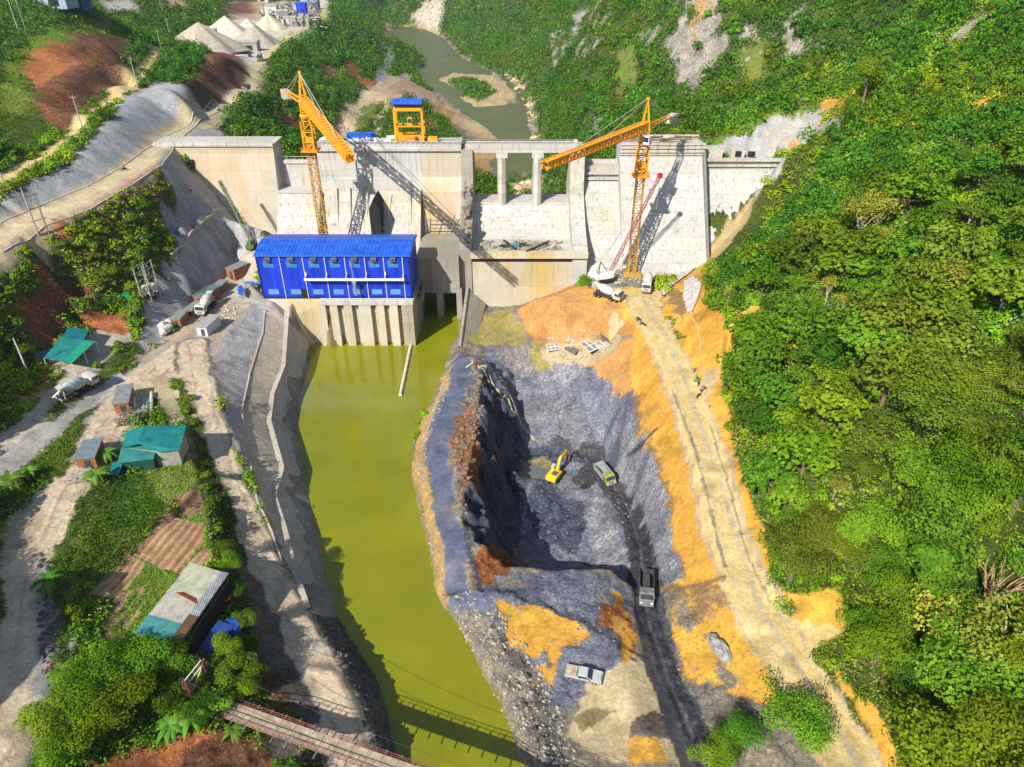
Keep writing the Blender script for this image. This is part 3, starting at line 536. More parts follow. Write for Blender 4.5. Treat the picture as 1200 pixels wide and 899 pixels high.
road('ramp', 5.2, (690, 530), (712, 562), (738, 600), (750, 640), (757, 690), (765, 740), (778, 790), (798, 835), (818, 890), (830, 930), ruts=[(-1.1, 'darkrock', .3, .4), (1.2, 'darkrock', .3, .4), (0, 'bluerock', .3, .6), (2.1, 'bluerock', .4, .5)]); zone('ramp', (672, 560), (700, 515), (712, 520), (715, 560), (690, 570))
zone('paleyel', *[(x, y) for x, y, z in RD_L], *[(x, y) for x, y, z in RD_R[::-1]]); zone('paleyel', (870, 700), (905, 715), (935, 735), (970, 735), (985, 745), (960, 765), (945, 790), (900, 770)); road('paleyel', 6.5, *[((a[0] + b[0]) / 2, (a[1] + b[1]) / 2) for a, b in zip(RD_L[1:], RD_R[1:])], ruts=[(-1.3, 'pale', .5, .7), (1.0, 'greyroad', .55, .75)], edge=('tan', .5))
zone('lightrock', (698, 578), (712, 588), (733, 640), (738, 670), (716, 664), (694, 640), (688, 605), patchy=(3, .40)); zone('lightrock', (733, 476), (748, 490), (791, 640), (786, 690), (766, 655), (750, 600), (728, 545), patchy=(4, .30)); zone('lightrock', (600, 410), (690, 425), (660, 450), (610, 440), patchy=(3, .5)); zone('bluerock', (570, 674), (690, 672), (735, 690), (705, 716), (630, 700), patchy=(3, .35))
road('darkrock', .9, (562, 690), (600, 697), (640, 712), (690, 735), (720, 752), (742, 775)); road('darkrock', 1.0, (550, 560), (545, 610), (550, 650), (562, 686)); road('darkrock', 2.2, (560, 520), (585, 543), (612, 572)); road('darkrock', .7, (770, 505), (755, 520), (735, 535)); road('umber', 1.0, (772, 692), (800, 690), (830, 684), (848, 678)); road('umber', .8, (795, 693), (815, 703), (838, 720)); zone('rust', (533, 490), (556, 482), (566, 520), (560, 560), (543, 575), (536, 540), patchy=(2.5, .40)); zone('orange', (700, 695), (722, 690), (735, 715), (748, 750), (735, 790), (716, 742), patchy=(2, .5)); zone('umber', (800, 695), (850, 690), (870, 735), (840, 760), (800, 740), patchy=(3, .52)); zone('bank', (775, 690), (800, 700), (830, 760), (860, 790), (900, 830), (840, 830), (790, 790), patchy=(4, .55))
road('bank', .5, (788, 458), (800, 490), (812, 520), (826, 570), (838, 622), (850, 665)); road('bank', .35, (832, 500), (849, 552), (862, 602), (876, 652), (902, 706))
# left bank
zone('revet', *[(x, y) for x, y in W_LEFT[:9]], *[(x, y) for x, y, z in REV_TOP[::-1]]); zone('bench', *[(x, y) for x, y, z in REV_TOP], (350, 717), *[(x, y) for x, y, z in BENCH_UP[::-1]]); zone('shot', *[(x, y) for x, y, z in BENCH_UP], (312, 610), *[(x, y) for x, y, z in YARD_E[::-1]])
zone('darkdirt', (400, 728), (360, 718), (385, 745), (408, 790), (428, 840), (440, 899), (475, 910), (458, 850), (440, 795), (415, 755))
zone('shot', (205, 290), (235, 255), (262, 245), (300, 255), (312, 272), (290, 300), (255, 330), (215, 365), (190, 392), (165, 420), (160, 400), (178, 345), (190, 318)); zone('shotblue', (192, 250), (235, 242), (262, 250), (240, 275), (215, 300), (200, 280)); zone('shot', (184, 188), (200, 180), (250, 222), (318, 268), (310, 290), (250, 258), (200, 222))
zone('tan', *[(x, y) for x, y, z in YARD_FOOT], (118, 470), (92, 520), (125, 530), (150, 490), (180, 455), (225, 500), (258, 500), (250, 450), (253, 417), (280, 370), (297, 354)); zone('concyard', (285, 300), (303, 295), (312, 350), (283, 365), (262, 345)); zone('concyard', (310, 351), (380, 352), (380, 400), (345, 365), (312, 370))
RUTS2 = [(-2.2, 'bench', .5, .7), (-.9, 'darkdirt', .25, .4), (.9, 'bench', .5, .7), (2.1, 'darkdirt', .25, .4)]
road('roadtan', 7.5, (225, 405), (185, 432), (150, 465), (120, 505), (95, 550), (72, 600), (50, 640), (33, 690), (27, 740), (25, 800), (0, 865), (-40, 925), ruts=RUTS2, edge=('greyroad', 1.2)); road('roadtan', 6, (225, 405), (228, 440), (242, 500), (258, 555), (280, 605), (305, 660), (333, 710), (362, 765), (386, 812), (405, 860), (425, 915), ruts=RUTS2, edge=('bank', .9)); road('roadtan', 5.5, (165, 460), (200, 445), (228, 470), (240, 500), ruts=RUTS2)
road('greyroad', 6.5, (120, 445), (85, 475), (45, 515), (0, 552), (-40, 585), edge=('gravel', .7)); zone('tan', (0, 620), (40, 590), (55, 575), (48, 610), (20, 650), (0, 665)); road('concyard', 4.5, (140, 392), (100, 428), (60, 470), (30, 500), (0, 520)); zone('concyard', (95, 408), (120, 380), (152, 398), (110, 430), (75, 440), (45, 435), (60, 415))
zone('redor', (85, 380), (110, 362), (145, 368), (155, 378), (140, 395), (105, 385)); zone('red', (48, 300), (75, 300), (105, 335), (108, 350), (85, 370), (60, 405), (35, 400), (30, 370), (55, 350)); zone('bankor', (35, 452), (55, 435), (60, 450), (20, 490), (25, 465)); zone('scrub', (40, 540), (115, 475), (105, 510), (70, 560), (15, 600), (0, 600), (0, 580)); zone('scrub', (45, 498), (80, 455), (130, 420), (165, 400), (165, 418), (100, 460), (60, 495))
zone('pale', (158, 452), (195, 445), (215, 460), (218, 495), (200, 500), (188, 470), (165, 470)); zone('scrub', (195, 445), (212, 445), (232, 490), (255, 560), (275, 640), (282, 690), (262, 680), (245, 610), (225, 520), (215, 480))
zone('scrub', (120, 530), (160, 545), (135, 580), (95, 640), (75, 700), (55, 720), (60, 660), (90, 600)); zone2('drygrass', (165, 545), (225, 532), (232, 570), (195, 595), (168, 570)); zone('grass', (140, 565), (165, 560), (195, 598), (160, 640), (110, 690), (85, 680), (95, 630)); zone('drygrass', (150, 625), (185, 595), (195, 600), (150, 650), (115, 678), (105, 670))
zone2('grass', (150, 640), (200, 620), (250, 590), (250, 680), (170, 760), (140, 740)); SOILZ.append(zone2('soil', (196, 598), (222, 612), (182, 662), (157, 652))); SOILZ.append(zone2('soil', (217, 610), (242, 616), (236, 640), (208, 671), (181, 665))); SOILZ.append(zone2('soil', (242, 641), (248, 656), (219, 678), (207, 673))); SOILZ.append(zone2('soil', (205, 586), (234, 572), (238, 600), (222, 608))); SOILZ.append(zone2('soil', (148, 648), (172, 661), (138, 704), (105, 697))); SOILZ.append(zone2('soil', (138, 698), (170, 687), (164, 718), (137, 754), (123, 743))); zone2('drygrass', (155, 690), (170, 700), (140, 748), (128, 740))
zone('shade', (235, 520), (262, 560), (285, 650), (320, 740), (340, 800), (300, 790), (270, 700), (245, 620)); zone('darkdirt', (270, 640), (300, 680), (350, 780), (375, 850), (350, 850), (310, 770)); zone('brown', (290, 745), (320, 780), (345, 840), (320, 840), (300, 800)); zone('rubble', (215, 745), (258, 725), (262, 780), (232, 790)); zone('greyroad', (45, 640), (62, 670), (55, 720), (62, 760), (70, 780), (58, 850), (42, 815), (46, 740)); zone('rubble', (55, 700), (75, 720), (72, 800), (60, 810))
zone('scrub', (62, 640), (88, 640), (85, 800), (66, 800), (70, 740), (66, 690)); zone('scrub', (-60, 640), (6, 665), (5, 740), (3, 800), (-60, 830)); zone('redor', (105, 899), (160, 865), (240, 855), (290, 870), (320, 899), (330, 960), (80, 960)); zone('brown', (215, 880), (270, 862), (310, 885), (320, 930), (220, 930)); zone('darkdirt', (300, 850), (340, 860), (380, 899), (320, 899))
# plant rows are not stuff on the road: bare again where water lies
# tilled beds: rows cut into the soil
_ra, _rb = G(160, 655), G(208, 600); _dir = (_rb - _ra).normalized(); _perp = XX * (-_dir.y) + YY * _dir.x + (fbm(XX, YY, 6, 2, 44) - .5) * 1.2
SOILM = np.zeros((NY, NX), bool)
for _q in SOILZ: SOILM |= _q
_row = np.sin(2 * math.pi * _perp / 1.15); ZC[SOILM] *= (1 + .30 * _row[SOILM])[:, None]
# ------------------------------------------------------------------ relief, then the sheet
bare = (ZV == 0)
_dust = np.clip((fbm(XX, YY, 7, 5, 141) - .52) * 4, 0, 1) * .25 * bare * (ZC[..., 0] < 2.3 * ZC[..., 2]); _dc = np.array((.42, .36, .27)); _lum = ZC.mean(-1)[..., None] / _dc.mean()
ZC = ZC * (1 - _dust[..., None]) + _dc * np.clip(_lum * 1.08, .35, 1.3) * _dust[..., None]
_dk = np.clip((fbm(XX, YY, 4, 5, 151) - .58) * 5, 0, 1) * .28 * bare; ZC *= (1 - _dk)[..., None]
for _k in range(3): ZC[..., _k] = ZC[..., _k] * .82 + blur(ZC[..., _k], 5) * .18
rough = blur(ZR, 2)
ridge = 1 - np.abs(fbm(XX, YY, 3.2, 5, 71) * 2 - 1)
D = (fbm(XX, YY, 2.6, 5, 91) - .5) * 2.4 + (ridge - .6) * 1.4 + (fbm(XX, YY, .9, 3, 95) - .5) * .8
D = D + np.clip(DIST / 300 - .7, 0, 4) * (fbm(XX, YY, 26, 5, 99) - .5) * 9 * (ZV == 1)
PW = np.zeros((NY, NX)); _pp = gpoly([(566, 425), (600, 440), (616, 520), (618, 600), (625, 655), (585, 668), (552, 668), (542, 600), (556, 520)]); _b = box_mask(_pp, 4); PW[_b[0]:_b[1], _b[2]:_b[3]] = inpoly(XX[_b[0]:_b[1], _b[2]:_b[3]], YY[_b[0]:_b[1], _b[2]:_b[3]], _pp); PW = blur(PW, 8)
_m = PW > .01; _wx = ((fbm(XX, YY, 8, 4, 201) - .5) * 9 + (fbm(XX, YY, 2.5, 3, 203) - .5) * 3.5)[_m] * PW[_m]; _wy = ((fbm(XX, YY, 8, 4, 211) - .5) * 6)[_m] * PW[_m]
Hb = H.copy(); _h = height(XX[_m] + _wx, YY[_m] + _wy, H); _q = 2.4 * (np.floor(_h / 2.4) + np.clip((_h / 2.4 - np.floor(_h / 2.4)) * 3.0, 0, 1)); Hb[_m] = _h + (_q - _h) * .55 * PW[_m]
H2 = Hb + rough * D + SOILM * .10 * _row
ch_ = (ZV == 0) & (H < .5) & (XX < 0) & (YY < 175)
nv = NX * NY; co = np.empty((NY, NX, 3), np.float32); co[..., 0] = XX; co[..., 1] = YY; co[..., 2] = H2
me = bpy.data.meshes.new('ground'); me.vertices.add(nv); me.vertices.foreach_set('co', co.ravel())
idx = np.arange(nv).reshape(NY, NX); quads = np.stack([idx[:-1, :-1], idx[:-1, 1:], idx[1:, 1:], idx[1:, :-1]], -1).reshape(-1, 4)
nf = len(quads); me.loops.add(nf * 4); me.loops.foreach_set('vertex_index', quads.ravel().astype(np.int32)); me.polygons.add(nf)
me.polygons.foreach_set('loop_start', np.arange(0, nf * 4, 4, dtype=np.int32)); me.polygons.foreach_set('loop_total', np.full(nf, 4, np.int32)); me.polygons.foreach_set('use_smooth', np.ones(nf, bool)); me.update(); me.validate()
fine = .86 + .28 * fbm(XX, YY, .8, 3, 123)
ca = me.color_attributes.new('Col', 'FLOAT_COLOR', 'POINT'); c4 = np.ones((NY, NX, 4), np.float32); c4[..., :3] = ZC * fine[..., None]; c4[..., 3] = np.clip(rough * 3.4, .42, 1.35); ca.data.foreach_set('color', c4.ravel())
ground = bpy.data.objects.new('ground', me); COL.objects.link(ground); tag(ground, kind='structure')
gm = bpy.data.materials.new('ground'); gm.use_nodes = True; n = gm.node_tree.nodes; l = gm.node_tree.links; b = n['Principled BSDF']; b.inputs['Roughness'].default_value = .95; b.inputs['Specular IOR Level'].default_value = .1
at = n.new('ShaderNodeAttribute'); at.attribute_name = 'Col'; geo = n.new('ShaderNodeNewGeometry')
def _nz(s, d=6, r=.7):
    z = n.new('ShaderNodeTexNoise'); z.inputs['Scale'].default_value = s; z.inputs['Detail'].default_value = d; z.inputs['Roughness'].default_value = r; l.new(geo.outputs['Position'], z.inputs['Vector']); return z.outputs[0]
def _mr(src, a, bb, c, d):
    z = n.new('ShaderNodeMapRange'); z.inputs[1].default_value = a; z.inputs[2].default_value = bb; z.inputs[3].default_value = c; z.inputs[4].default_value = d; l.new(src, z.inputs[0]); return z.outputs[0]
def _mul(a, c):
    z = n.new('ShaderNodeMath'); z.operation = 'MULTIPLY'; l.new(a, z.inputs[0]); l.new(c, z.inputs[1]); return z.outputs[0]
n1 = _nz(1.5, 8, .75); n2 = _nz(.28); n3 = _nz(5.5, 6, .75)
def _amt(src, k):      # contrast follows how broken the surface is
    z = n.new('ShaderNodeMath'); z.operation = 'MULTIPLY_ADD'; a = n.new('ShaderNodeMath'); a.operation = 'MULTIPLY'; l.new(src, a.inputs[0]); l.new(at.outputs['Alpha'], a.inputs[1]); l.new(a.outputs[0], z.inputs[0]); z.inputs[1].default_value = k; z.inputs[2].default_value = 1.0; return z.outputs[0]
tone = _mul(_amt(_mr(n1, .30, .70, -1, 1), .52), _mul(_mr(n2, .3, .7, .84, 1.16), _amt(_mr(n3, .32, .68, -1, 1), .42)))
vor = n.new('ShaderNodeTexVoronoi'); vor.feature = 'DISTANCE_TO_EDGE'; vor.inputs['Scale'].default_value = .9; wv = n.new('ShaderNodeVectorMath'); wv.operation = 'ADD'; nzc = n.new('ShaderNodeTexNoise'); nzc.inputs['Scale'].default_value = .8; nzc.inputs['Detail'].default_value = 4; l.new(geo.outputs['Position'], nzc.inputs['Vector']); l.new(geo.outputs['Position'], wv.inputs[0]); l.new(nzc.outputs['Color'], wv.inputs[1]); l.new(wv.outputs[0], vor.inputs['Vector']); tone = _mul(tone, _amt(_mr(vor.outputs['Distance'], 0, .12, -1, 0), .28))
vm = n.new('ShaderNodeVectorMath'); vm.operation = 'SCALE'; l.new(at.outputs['Color'], vm.inputs[0]); l.new(tone, vm.inputs['Scale']); l.new(vm.outputs[0], b.inputs['Base Color'])
bp = n.new('ShaderNodeBump'); bp.inputs['Strength'].default_value = .9; bp.inputs['Distance'].default_value = .5; hh = n.new('ShaderNodeMath'); hh.operation = 'MULTIPLY'; l.new(_mul(n1, at.outputs['Alpha']), hh.inputs[0]); hh.inputs[1].default_value = 1.0; l.new(hh.outputs[0], bp.inputs['Height']); l.new(bp.outputs[0], b.inputs['Normal']); me.materials.append(gm)
def gz(x, y): return float(height(x, y, H2)[0])
def P(px, py): return G(px, py, H2)
# ------------------------------------------------------------------ water
def water(name, col, rough, poly, z, wave, var=.12, vs_=.06, spec=.5):
    m = mat(name, col, rough, var, vs_, spec=spec, bump=wave, bscale=1.1)
    mb = MB(); mb.add([(x, y, z) for x, y in poly], [list(range(len(poly)))]); o = mb.build(name, m); tag(o, kind='structure'); return o
_wl = [U(x - (26 if i < 8 else 6), y, 0)[:2] for i, (x, y) in enumerate(W_LEFT)]; _wr = [U(x + 7, y, 0)[:2] for x, y in W_RIGHT]
water('river_water', (.20, .215, .005), .10, [(-37, 176)] + _wl + [(-34, -40), (-40, -160), (14, -160), (6, -40)] + _wr[::-1] + [(-11.5, 176), (-11.5, 208), (-27.5, 208), (-27.5, 176)], 0, .14, var=.13, vs_=.04)
water('river_upstream', (.105, .115, .036), .35, [(-300, 230), (40, 230), (60, 500), (30, 700), (0, 1200), (-330, 1200), (-330, 700), (-60, 420)], 3.0, .03, spec=.05)
_pp = U(628, 552, -13.4); water('pit_pool', (.13, .15, .14), .15, [(_pp[0] + 4.6 * math.cos(a) * (1 + .25 * math.sin(3 * a)), _pp[1] + 4.2 * math.sin(a) * (1 + .2 * math.cos(2 * a)), ) for a in np.linspace(0, 6.28, 24, endpoint=False)], -13.4, .02)
# ------------------------------------------------------------------ the dam
CW = concrete('concrete_pale', (.44, .43, .405), (.52, .51, .48), stain=(.52, .40, .22), stain_amt=.6, grime=.95, lift=3.0, panel=7.5)
CWARM = concrete('concrete_warm', (.46, .40, .30), (.51, .46, .37), stain=(.50, .35, .17), stain_amt=.7, grime=.3, lift=6.0, panel=15)
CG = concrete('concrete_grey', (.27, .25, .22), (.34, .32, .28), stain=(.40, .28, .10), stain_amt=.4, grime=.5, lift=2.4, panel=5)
CB = concrete('concrete_bright', (.44, .43, .41), (.50, .49, .465), stain=(.52, .45, .32), stain_amt=.4, grime=.85, lift=3.0, panel=9)
CY = concrete('concrete_stained', (.46, .425, .34), (.53, .50, .42), stain=(.48, .33, .06), stain_amt=.75, grime=.4, lift=9.0, panel=6)
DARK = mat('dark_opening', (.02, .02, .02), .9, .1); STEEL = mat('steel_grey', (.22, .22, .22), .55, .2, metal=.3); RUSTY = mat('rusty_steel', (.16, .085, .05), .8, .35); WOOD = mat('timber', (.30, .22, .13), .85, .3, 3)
YEL = mat('crane_yellow', (.80, .34, .012), .5, .10, 1.2); WHITE = mat('white_paint', (.72, .72, .70), .45, .10, 2); BLACK = mat('black_rubber', (.018, .018, .02), .7, .2); GLASS = mat('window_glass', (.03, .045, .06), .12, .1, spec=.6)
BLUE = mat('blue_sheet', (.006, .035, .50), .45, .16, .6, streak=True, col2=(.012, .05, .55)); BLUER = mat('blue_roof_sheet', (.008, .085, .56), .42, .16, .5, col2=(.025, .12, .58))
dam = thing('dam', 'long pale concrete gravity dam with spillway piers standing across the valley', 'dam', (0, 212, 2))
def prof(zt, yb, zb, zv, back=220, lip=0):
    p = [(back, 2)] if zb > 2 else [(back, zb)]
    q = [(back, -3), (back, zt), (212 - lip, zt)]
    if lip: q += [(212 - lip, zt - 1.6), (212, zt - 1.9)]
    return q + [(212, zv), (yb, zb), (yb, -3)]
MB().prism(prof(43, 207, 12, 41), -106, -70.6).build('left_abutment_block', CWARM, dam, True)
mb = MB(); mb.prism([(222, 43.0), (222, 43.6), (211.5, 43.6), (211.5, 43.0)], -106, -70.4); mb.box((-88, 211.8, 43.9), (35, .3, .6)); mb.build('abutment_parapet', CB, dam, True)
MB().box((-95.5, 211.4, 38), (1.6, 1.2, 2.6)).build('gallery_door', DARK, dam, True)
MB().prism([(220, -3), (220, 37.3), (215, 37.3), (215, 29.8), (209.5, 29.8), (197, 13), (197, -3)], -70.6, -58).build('left_overflow_block', CW, dam, True)
MB().prism([(209.2, 29.8), (209.2, 30.4), (215, 30.4), (215, 29.8)], -70.6, -58).build('overflow_ledge', CB, dam, True)
mb = MB(); mb.prism([(216, 37.3), (216, 38.3), (214.6, 38.3), (214.6, 37.3)], -70.6, -58)
for i in range(6): mb.bar((-70.2 + i * 2.4, 214.7, 38.2), (-70.2 + i * 2.4, 214.7, 39.4), .12)
mb.bar((-70.4, 214.7, 39.4), (-58.2, 214.7, 39.4), .1); mb.build('crest_parapet', CB, dam, True)
# intake block
MB().prism([(220, -3), (220, 42.3), (212, 42.3), (212, 34), (211.4, 30), (203, 13), (203, -3)], -58, -27).build('intake_block', CW, dam, True)
MB().prism([(220, 9.6), (220, 42.3), (212, 42.3), (212, 34), (209.5, 30), (205.6, 17), (205.6, 9.6)], -27, -15).build('sluice_block', CWARM, dam, True)
mb = MB()
mb.box((-36.5, 215.8, 43.0), (43, 8.6, 1.3)); mb.box((-36.5, 211.55, 42.2), (43, .6, .9))
for i in range(28): mb.box((-57 + i * 1.52, 211.6, 44.0), (.22, .3, .8))
mb.bar((-57.6, 211.6, 44.4), (-15.2, 211.6, 44.4), .16); mb.build('crest_deck', CB, dam, True)
mb = MB()
for y in (213.2, 217.2): mb.bar((-57.5, y, 43.75), (18.5, y, 43.75), .22, .18)
mb.build('crane_rail', STEEL, dam, True)
for x in (-53.5, -49.5, -45.7, -31.2): MB().hexa([(x - .5, 203.5, 13), (x + .5, 203.5, 13), (x + .5, 211.6, 13), (x - .5, 211.6, 13), (x - .5, 211.0, 31), (x + .5, 211.0, 31), (x + .5, 212.1, 31), (x - .5, 212.1, 31)]).build('intake_rib', CW, dam, True)
MB().hexa([(-29, 195, 12), (-27.4, 195, 12), (-27.4, 212, 12), (-29, 212, 12), (-29, 209.5, 30.5), (-27.4, 209.5, 30.5), (-27.4, 212, 30.5), (-29, 212, 30.5)]).build('dividing_wall', CW, dam, True)
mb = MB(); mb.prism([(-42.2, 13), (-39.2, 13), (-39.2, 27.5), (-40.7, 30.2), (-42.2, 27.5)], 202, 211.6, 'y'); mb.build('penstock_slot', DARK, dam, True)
mb = MB()
for z in (17, 20.5): mb.bar((-42.4, 205.0, z), (-38.8, 205.0, z), .25)
for x in (-45.0, -38.2): mb.bar((x, 205.2, 14), (x + 1.2, 210, 30), .14)
mb.build('slot_bracing', WHITE, dam, True)
# sluice over the tailrace
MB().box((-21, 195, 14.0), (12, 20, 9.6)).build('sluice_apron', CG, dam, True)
mb = MB()
for a, c in (((-26, 204.6, 20.5), (-16, 204.6, 20.5)), ((-26, 204.6, 23), (-16, 204.6, 23)), ((-23.5, 204.4, 19), (-22, 205.4, 24.5)), ((-20, 204.4, 19), (-17, 205.4, 24.5)), ((-26, 204.4, 19), (-26, 205.4, 24.5))): mb.bar(a, c, .22)
mb.build('steel_frame', STEEL, dam, True)
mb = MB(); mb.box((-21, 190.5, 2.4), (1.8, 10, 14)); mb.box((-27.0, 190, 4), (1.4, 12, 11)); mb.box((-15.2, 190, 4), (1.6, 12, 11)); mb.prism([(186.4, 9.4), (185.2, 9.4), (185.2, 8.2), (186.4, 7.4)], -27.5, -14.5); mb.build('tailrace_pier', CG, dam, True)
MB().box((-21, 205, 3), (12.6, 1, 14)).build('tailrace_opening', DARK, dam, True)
# spillway
def wallprof(x0, x1, zt, name, m):
    MB().prism([(221, -3), (221, zt), (210, zt), (208.5, zt - 7), (206.8, 30), (200, 25.5), (194, 22.6), (187.4, 20.6), (187.4, -3)], x0, x1).build(name, m, dam, True)
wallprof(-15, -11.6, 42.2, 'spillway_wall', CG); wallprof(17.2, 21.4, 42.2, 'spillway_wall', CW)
mb = MB(); random.seed(3)
for i in range(26):
    t = i / 25; y = 209 - 21 * t; z = 33.5 - 13.5 * t; mb.box((-13.3 + random.uniform(-1, 1), y, z + .3), (random.uniform(.5, 1.5), random.uniform(.6, 1.4), random.uniform(.8, 2.0)), random.random())
mb.build('unfinished_edge', CG, dam, True)
MB().prism([(221, -3), (221, 25.5), (217, 27.2), (211, 27.2), (208, 26.6), (205.5, 24.8), (203, 21.8), (201.2, 19.6), (199.8, 18.9), (188.4, 18.7), (188.4, -3)], -11.6, 17.2).build('weir', CB, dam, True)
for x in (-3.0, 7.6):
    mb = MB(); w = 1.35; ring = [(x - w, 218.5), (x - w * .6, 220), (x + w * .6, 220), (x + w, 218.5), (x + w, 209.3), (x + w * .75, 208.2), (x, 207.6), (x - w * .75, 208.2), (x - w, 209.3)]
    mb.prism(ring, 25.5, 40.4, 'z'); mb.build('spillway_pier', CW, dam, True)
    mb = MB(); mb.box((x, 213.5, 40.7), (3.4, 8, 1.1)); mb.build('pier_cap', CB, dam, True)
mb = MB(); mb.box((3, 214.5, 42.1), (33.5, 6.5, 1.6)); mb.box((3, 211.35, 43.1), (33.5, .35, 1.2)); mb.box((3, 217.7, 43.1), (33.5, .35, 1.2)); mb.build('bridge_deck', CB, dam, True)
mb = MB(); mb.prism([(189.4, -3), (189.4, 19.4), (186.6, 19.4), (186.6, 18.0), (187.8, 17.4), (188.0, -3)], -11.7, 21.5); mb.box((5, 186.8, 19.6), (33.2, .5, .5)); mb.build('stilling_basin_sill', CY, dam, True)
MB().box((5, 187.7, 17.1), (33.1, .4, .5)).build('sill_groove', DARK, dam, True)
# right side
MB().prism([(220, -3), (220, 37), (212.6, 37), (212.6, 33.5), (186, 11), (186, -3)], 21.4, 32).build('right_overflow_block', CW, dam, True)
mb = MB(); mb.prism([(213, 34.8), (213, 35.5), (211.6, 35.5), (211.6, 34.8)], 21.5, 32); mb.build('overflow_ledge', CB, dam, True); mb = MB(); mb.prism([(213, 33.3), (213, 34.0), (211.2, 34.0), (211.2, 33.3)], 21.5, 32); mb.build('overflow_ledge', CB, dam, True); MB().box((26.7, 217, 37.4), (10.6, 1.0, 1.2)).build('crest_parapet', CB, dam, True)
MB().prism([(220, -3), (220, 43.6), (211.4, 43.6), (211.4, 40.6), (212.0, 40.2), (187, 11), (187, -3)], 32, 56.7).build('right_abutment_block', CB, dam, True)
mb = MB()
for z in (41.4, 42.5, 43.5): mb.prism([(212, z), (212, z + .5), (211.0, z + .5), (211.0, z)], 31.9, 56.9)
mb.box((44.3, 219.6, 44.1), (24.8, .8, 1.0)); mb.build('abutment_cornice', CW, dam, True)
MB().hexa([(56.4, 186.5, 11), (57.1, 186.5, 11), (57.1, 213, 11), (56.4, 213, 11), (56.4, 211.2, 42), (57.1, 211.2, 42), (57.1, 213, 42), (56.4, 213, 42)]).build('joint_rib', STEEL, dam, True)
MB().prism([(220, -3), (220, 38.5), (213, 38.5), (213, 36.4), (190, 10), (190, -3)], 56.7, 81).build('end_block', CB, dam, True)
mb = MB(); mb.box((69, 212.7, 38.9), (24.6, 1.6, .7)); mb.box((69, 212.6, 37.2), (24.6, .9, .5)); mb.box((60, 217, 40.2), (6.5, 5, 2.8)); mb.box((68, 217, 40), (4, 4, 2.4)); mb.build('end_coping', CW, dam, True)
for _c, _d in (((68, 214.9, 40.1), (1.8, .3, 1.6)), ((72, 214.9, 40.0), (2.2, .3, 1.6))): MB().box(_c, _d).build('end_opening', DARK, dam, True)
# timber and steel litter on the right block's crest
mb = MB(); random.seed(5)
for i in range(40):
    x = random.uniform(33, 56); y = random.uniform(212.6, 218.6); a = random.uniform(-.4, .4); L = random.uniform(1.5, 5); mb.bar((x, y, 44 + random.random() * .5), (x + L * math.cos(a), y + L * math.sin(a) * .3, 44.2 + random.random() * .6), .18)
o = mb.build('formwork_pile', RUSTY); tag(o, 'rusty formwork bars and boards littered along the high right block crest', 'scrap')
# training wall right of the tailrace
mb = MB(); a = [U(541, 346, 4), U(547, 352, 7), U(534, 432, 2.2)]
tw = MB().hexa([(-12.6, 187, -4), (-11.4, 187, -4), (-10.5, 163, -4), (-14.2, 163, -4), (-13.4, 187, 9), (-12.6, 187, 9), (-13.6, 163, 3), (-14.2, 163, 3)])
tw.add([(-13.4, 187, 9), (-7.8, 186.5, 4), (-10.2, 163, -.5), (-14.2, 163, 3), (-13.4, 187, -4), (-7.8, 186.5, -4), (-10.2, 163, -4), (-14.2, 163, -4)], [(0, 3, 2, 1), (4, 5, 6, 7), (0, 1, 5, 4), (1, 2, 6, 5), (2, 3, 7, 6), (3, 0, 4, 7)])
o = tw.build('training_wall', CG); tag(o, 'sloping grey concrete training wall dividing the tailrace from the dam apron', 'wall')
# ------------------------------------------------------------------ powerhouse
ph = thing('powerhouse', 'bright blue sheet metal powerhouse hall on a concrete base beside the green water', 'building', (-46.6, 181, 13))
X0, X1, Y0, Y1 = -66.4, -26.8, 171.2, 186.2
mb = MB(); mb.box(((X0 + X1) / 2, (Y0 + Y1) / 2, 19.1), (X1 - X0, Y1 - Y0, 12.2)); hall = mb.build('hall_wall', BLUE, ph, True)
rp = [(Y0 - .5, 25.2), (Y0 + 1.8, 25.75), (Y0 + 4.5, 26.35), (Y0 + 7.5, 26.7), (Y0 + 10.5, 26.35), (Y0 + 13.2, 25.75), (Y1 + .5, 25.2)]
mb = MB(); mb.prism(rp + [(Y1 + .5, 25.0), (Y0 - .5, 25.0)], X0 - .5, X1 + .5)
for i in range(41):
    x = X0 + i * (X1 - X0) / 40
    for (y0, z0), (y1, z1) in zip(rp, rp[1:]): mb.bar((x, y0, z0 + .03), (x, y1, z1 + .03), .07, .09)
roof = mb.build('roof', BLUER, ph, True)
mb = MB(); mb.bar((X0 - .5, Y0 - .56, 25.15), (X1 + .5, Y0 - .56, 25.15), .14, .3); mb.bar((X0 - .5, Y0 + 4.5, 26.42), (X1 + .5, Y0 + 4.5, 26.42), .12, .1); mb.bar((X0 - .5, Y0 + 7.5, 26.8), (X1 + .5, Y0 + 7.5, 26.8), .4, .12); mb.build('roof_trim', mat('blue_trim', (.05, .14, .55), .5, .1), ph, True)
bays = [X0 + k for k in (0, 6.0, 12.0, 17.7, 22.9, 28.1, 33.0, 37.9)] + [X1]
mb = MB()
for x in bays[1:-1]: mb.tube([(x, Y0 - .16, 25.0), (x, Y0 - .16, 13.1)], .11, 6)
mb.build('downpipe', WHITE, ph, True)
mb = MB()
for x in (X0, X1): mb.box((x, Y0 - .02, 19.1), (.34, .34, 12.3))
mb.box(((X0 + X1) / 2, Y0 - .05, 13.25), (X1 - X0 + .2, .16, .5)); mb.build('corner_trim', mat('dark_blue_trim', (.004, .015, .2), .5, .1), ph, True)
PL = mat('blue_pane', (.05, .16, .5), .25, .3, 2.0); LB = mat('pale_blue_frame', (.10, .32, .68), .4, .1); PB = mat('pale_pane', (.20, .30, .58), .25, .25, 2.0)
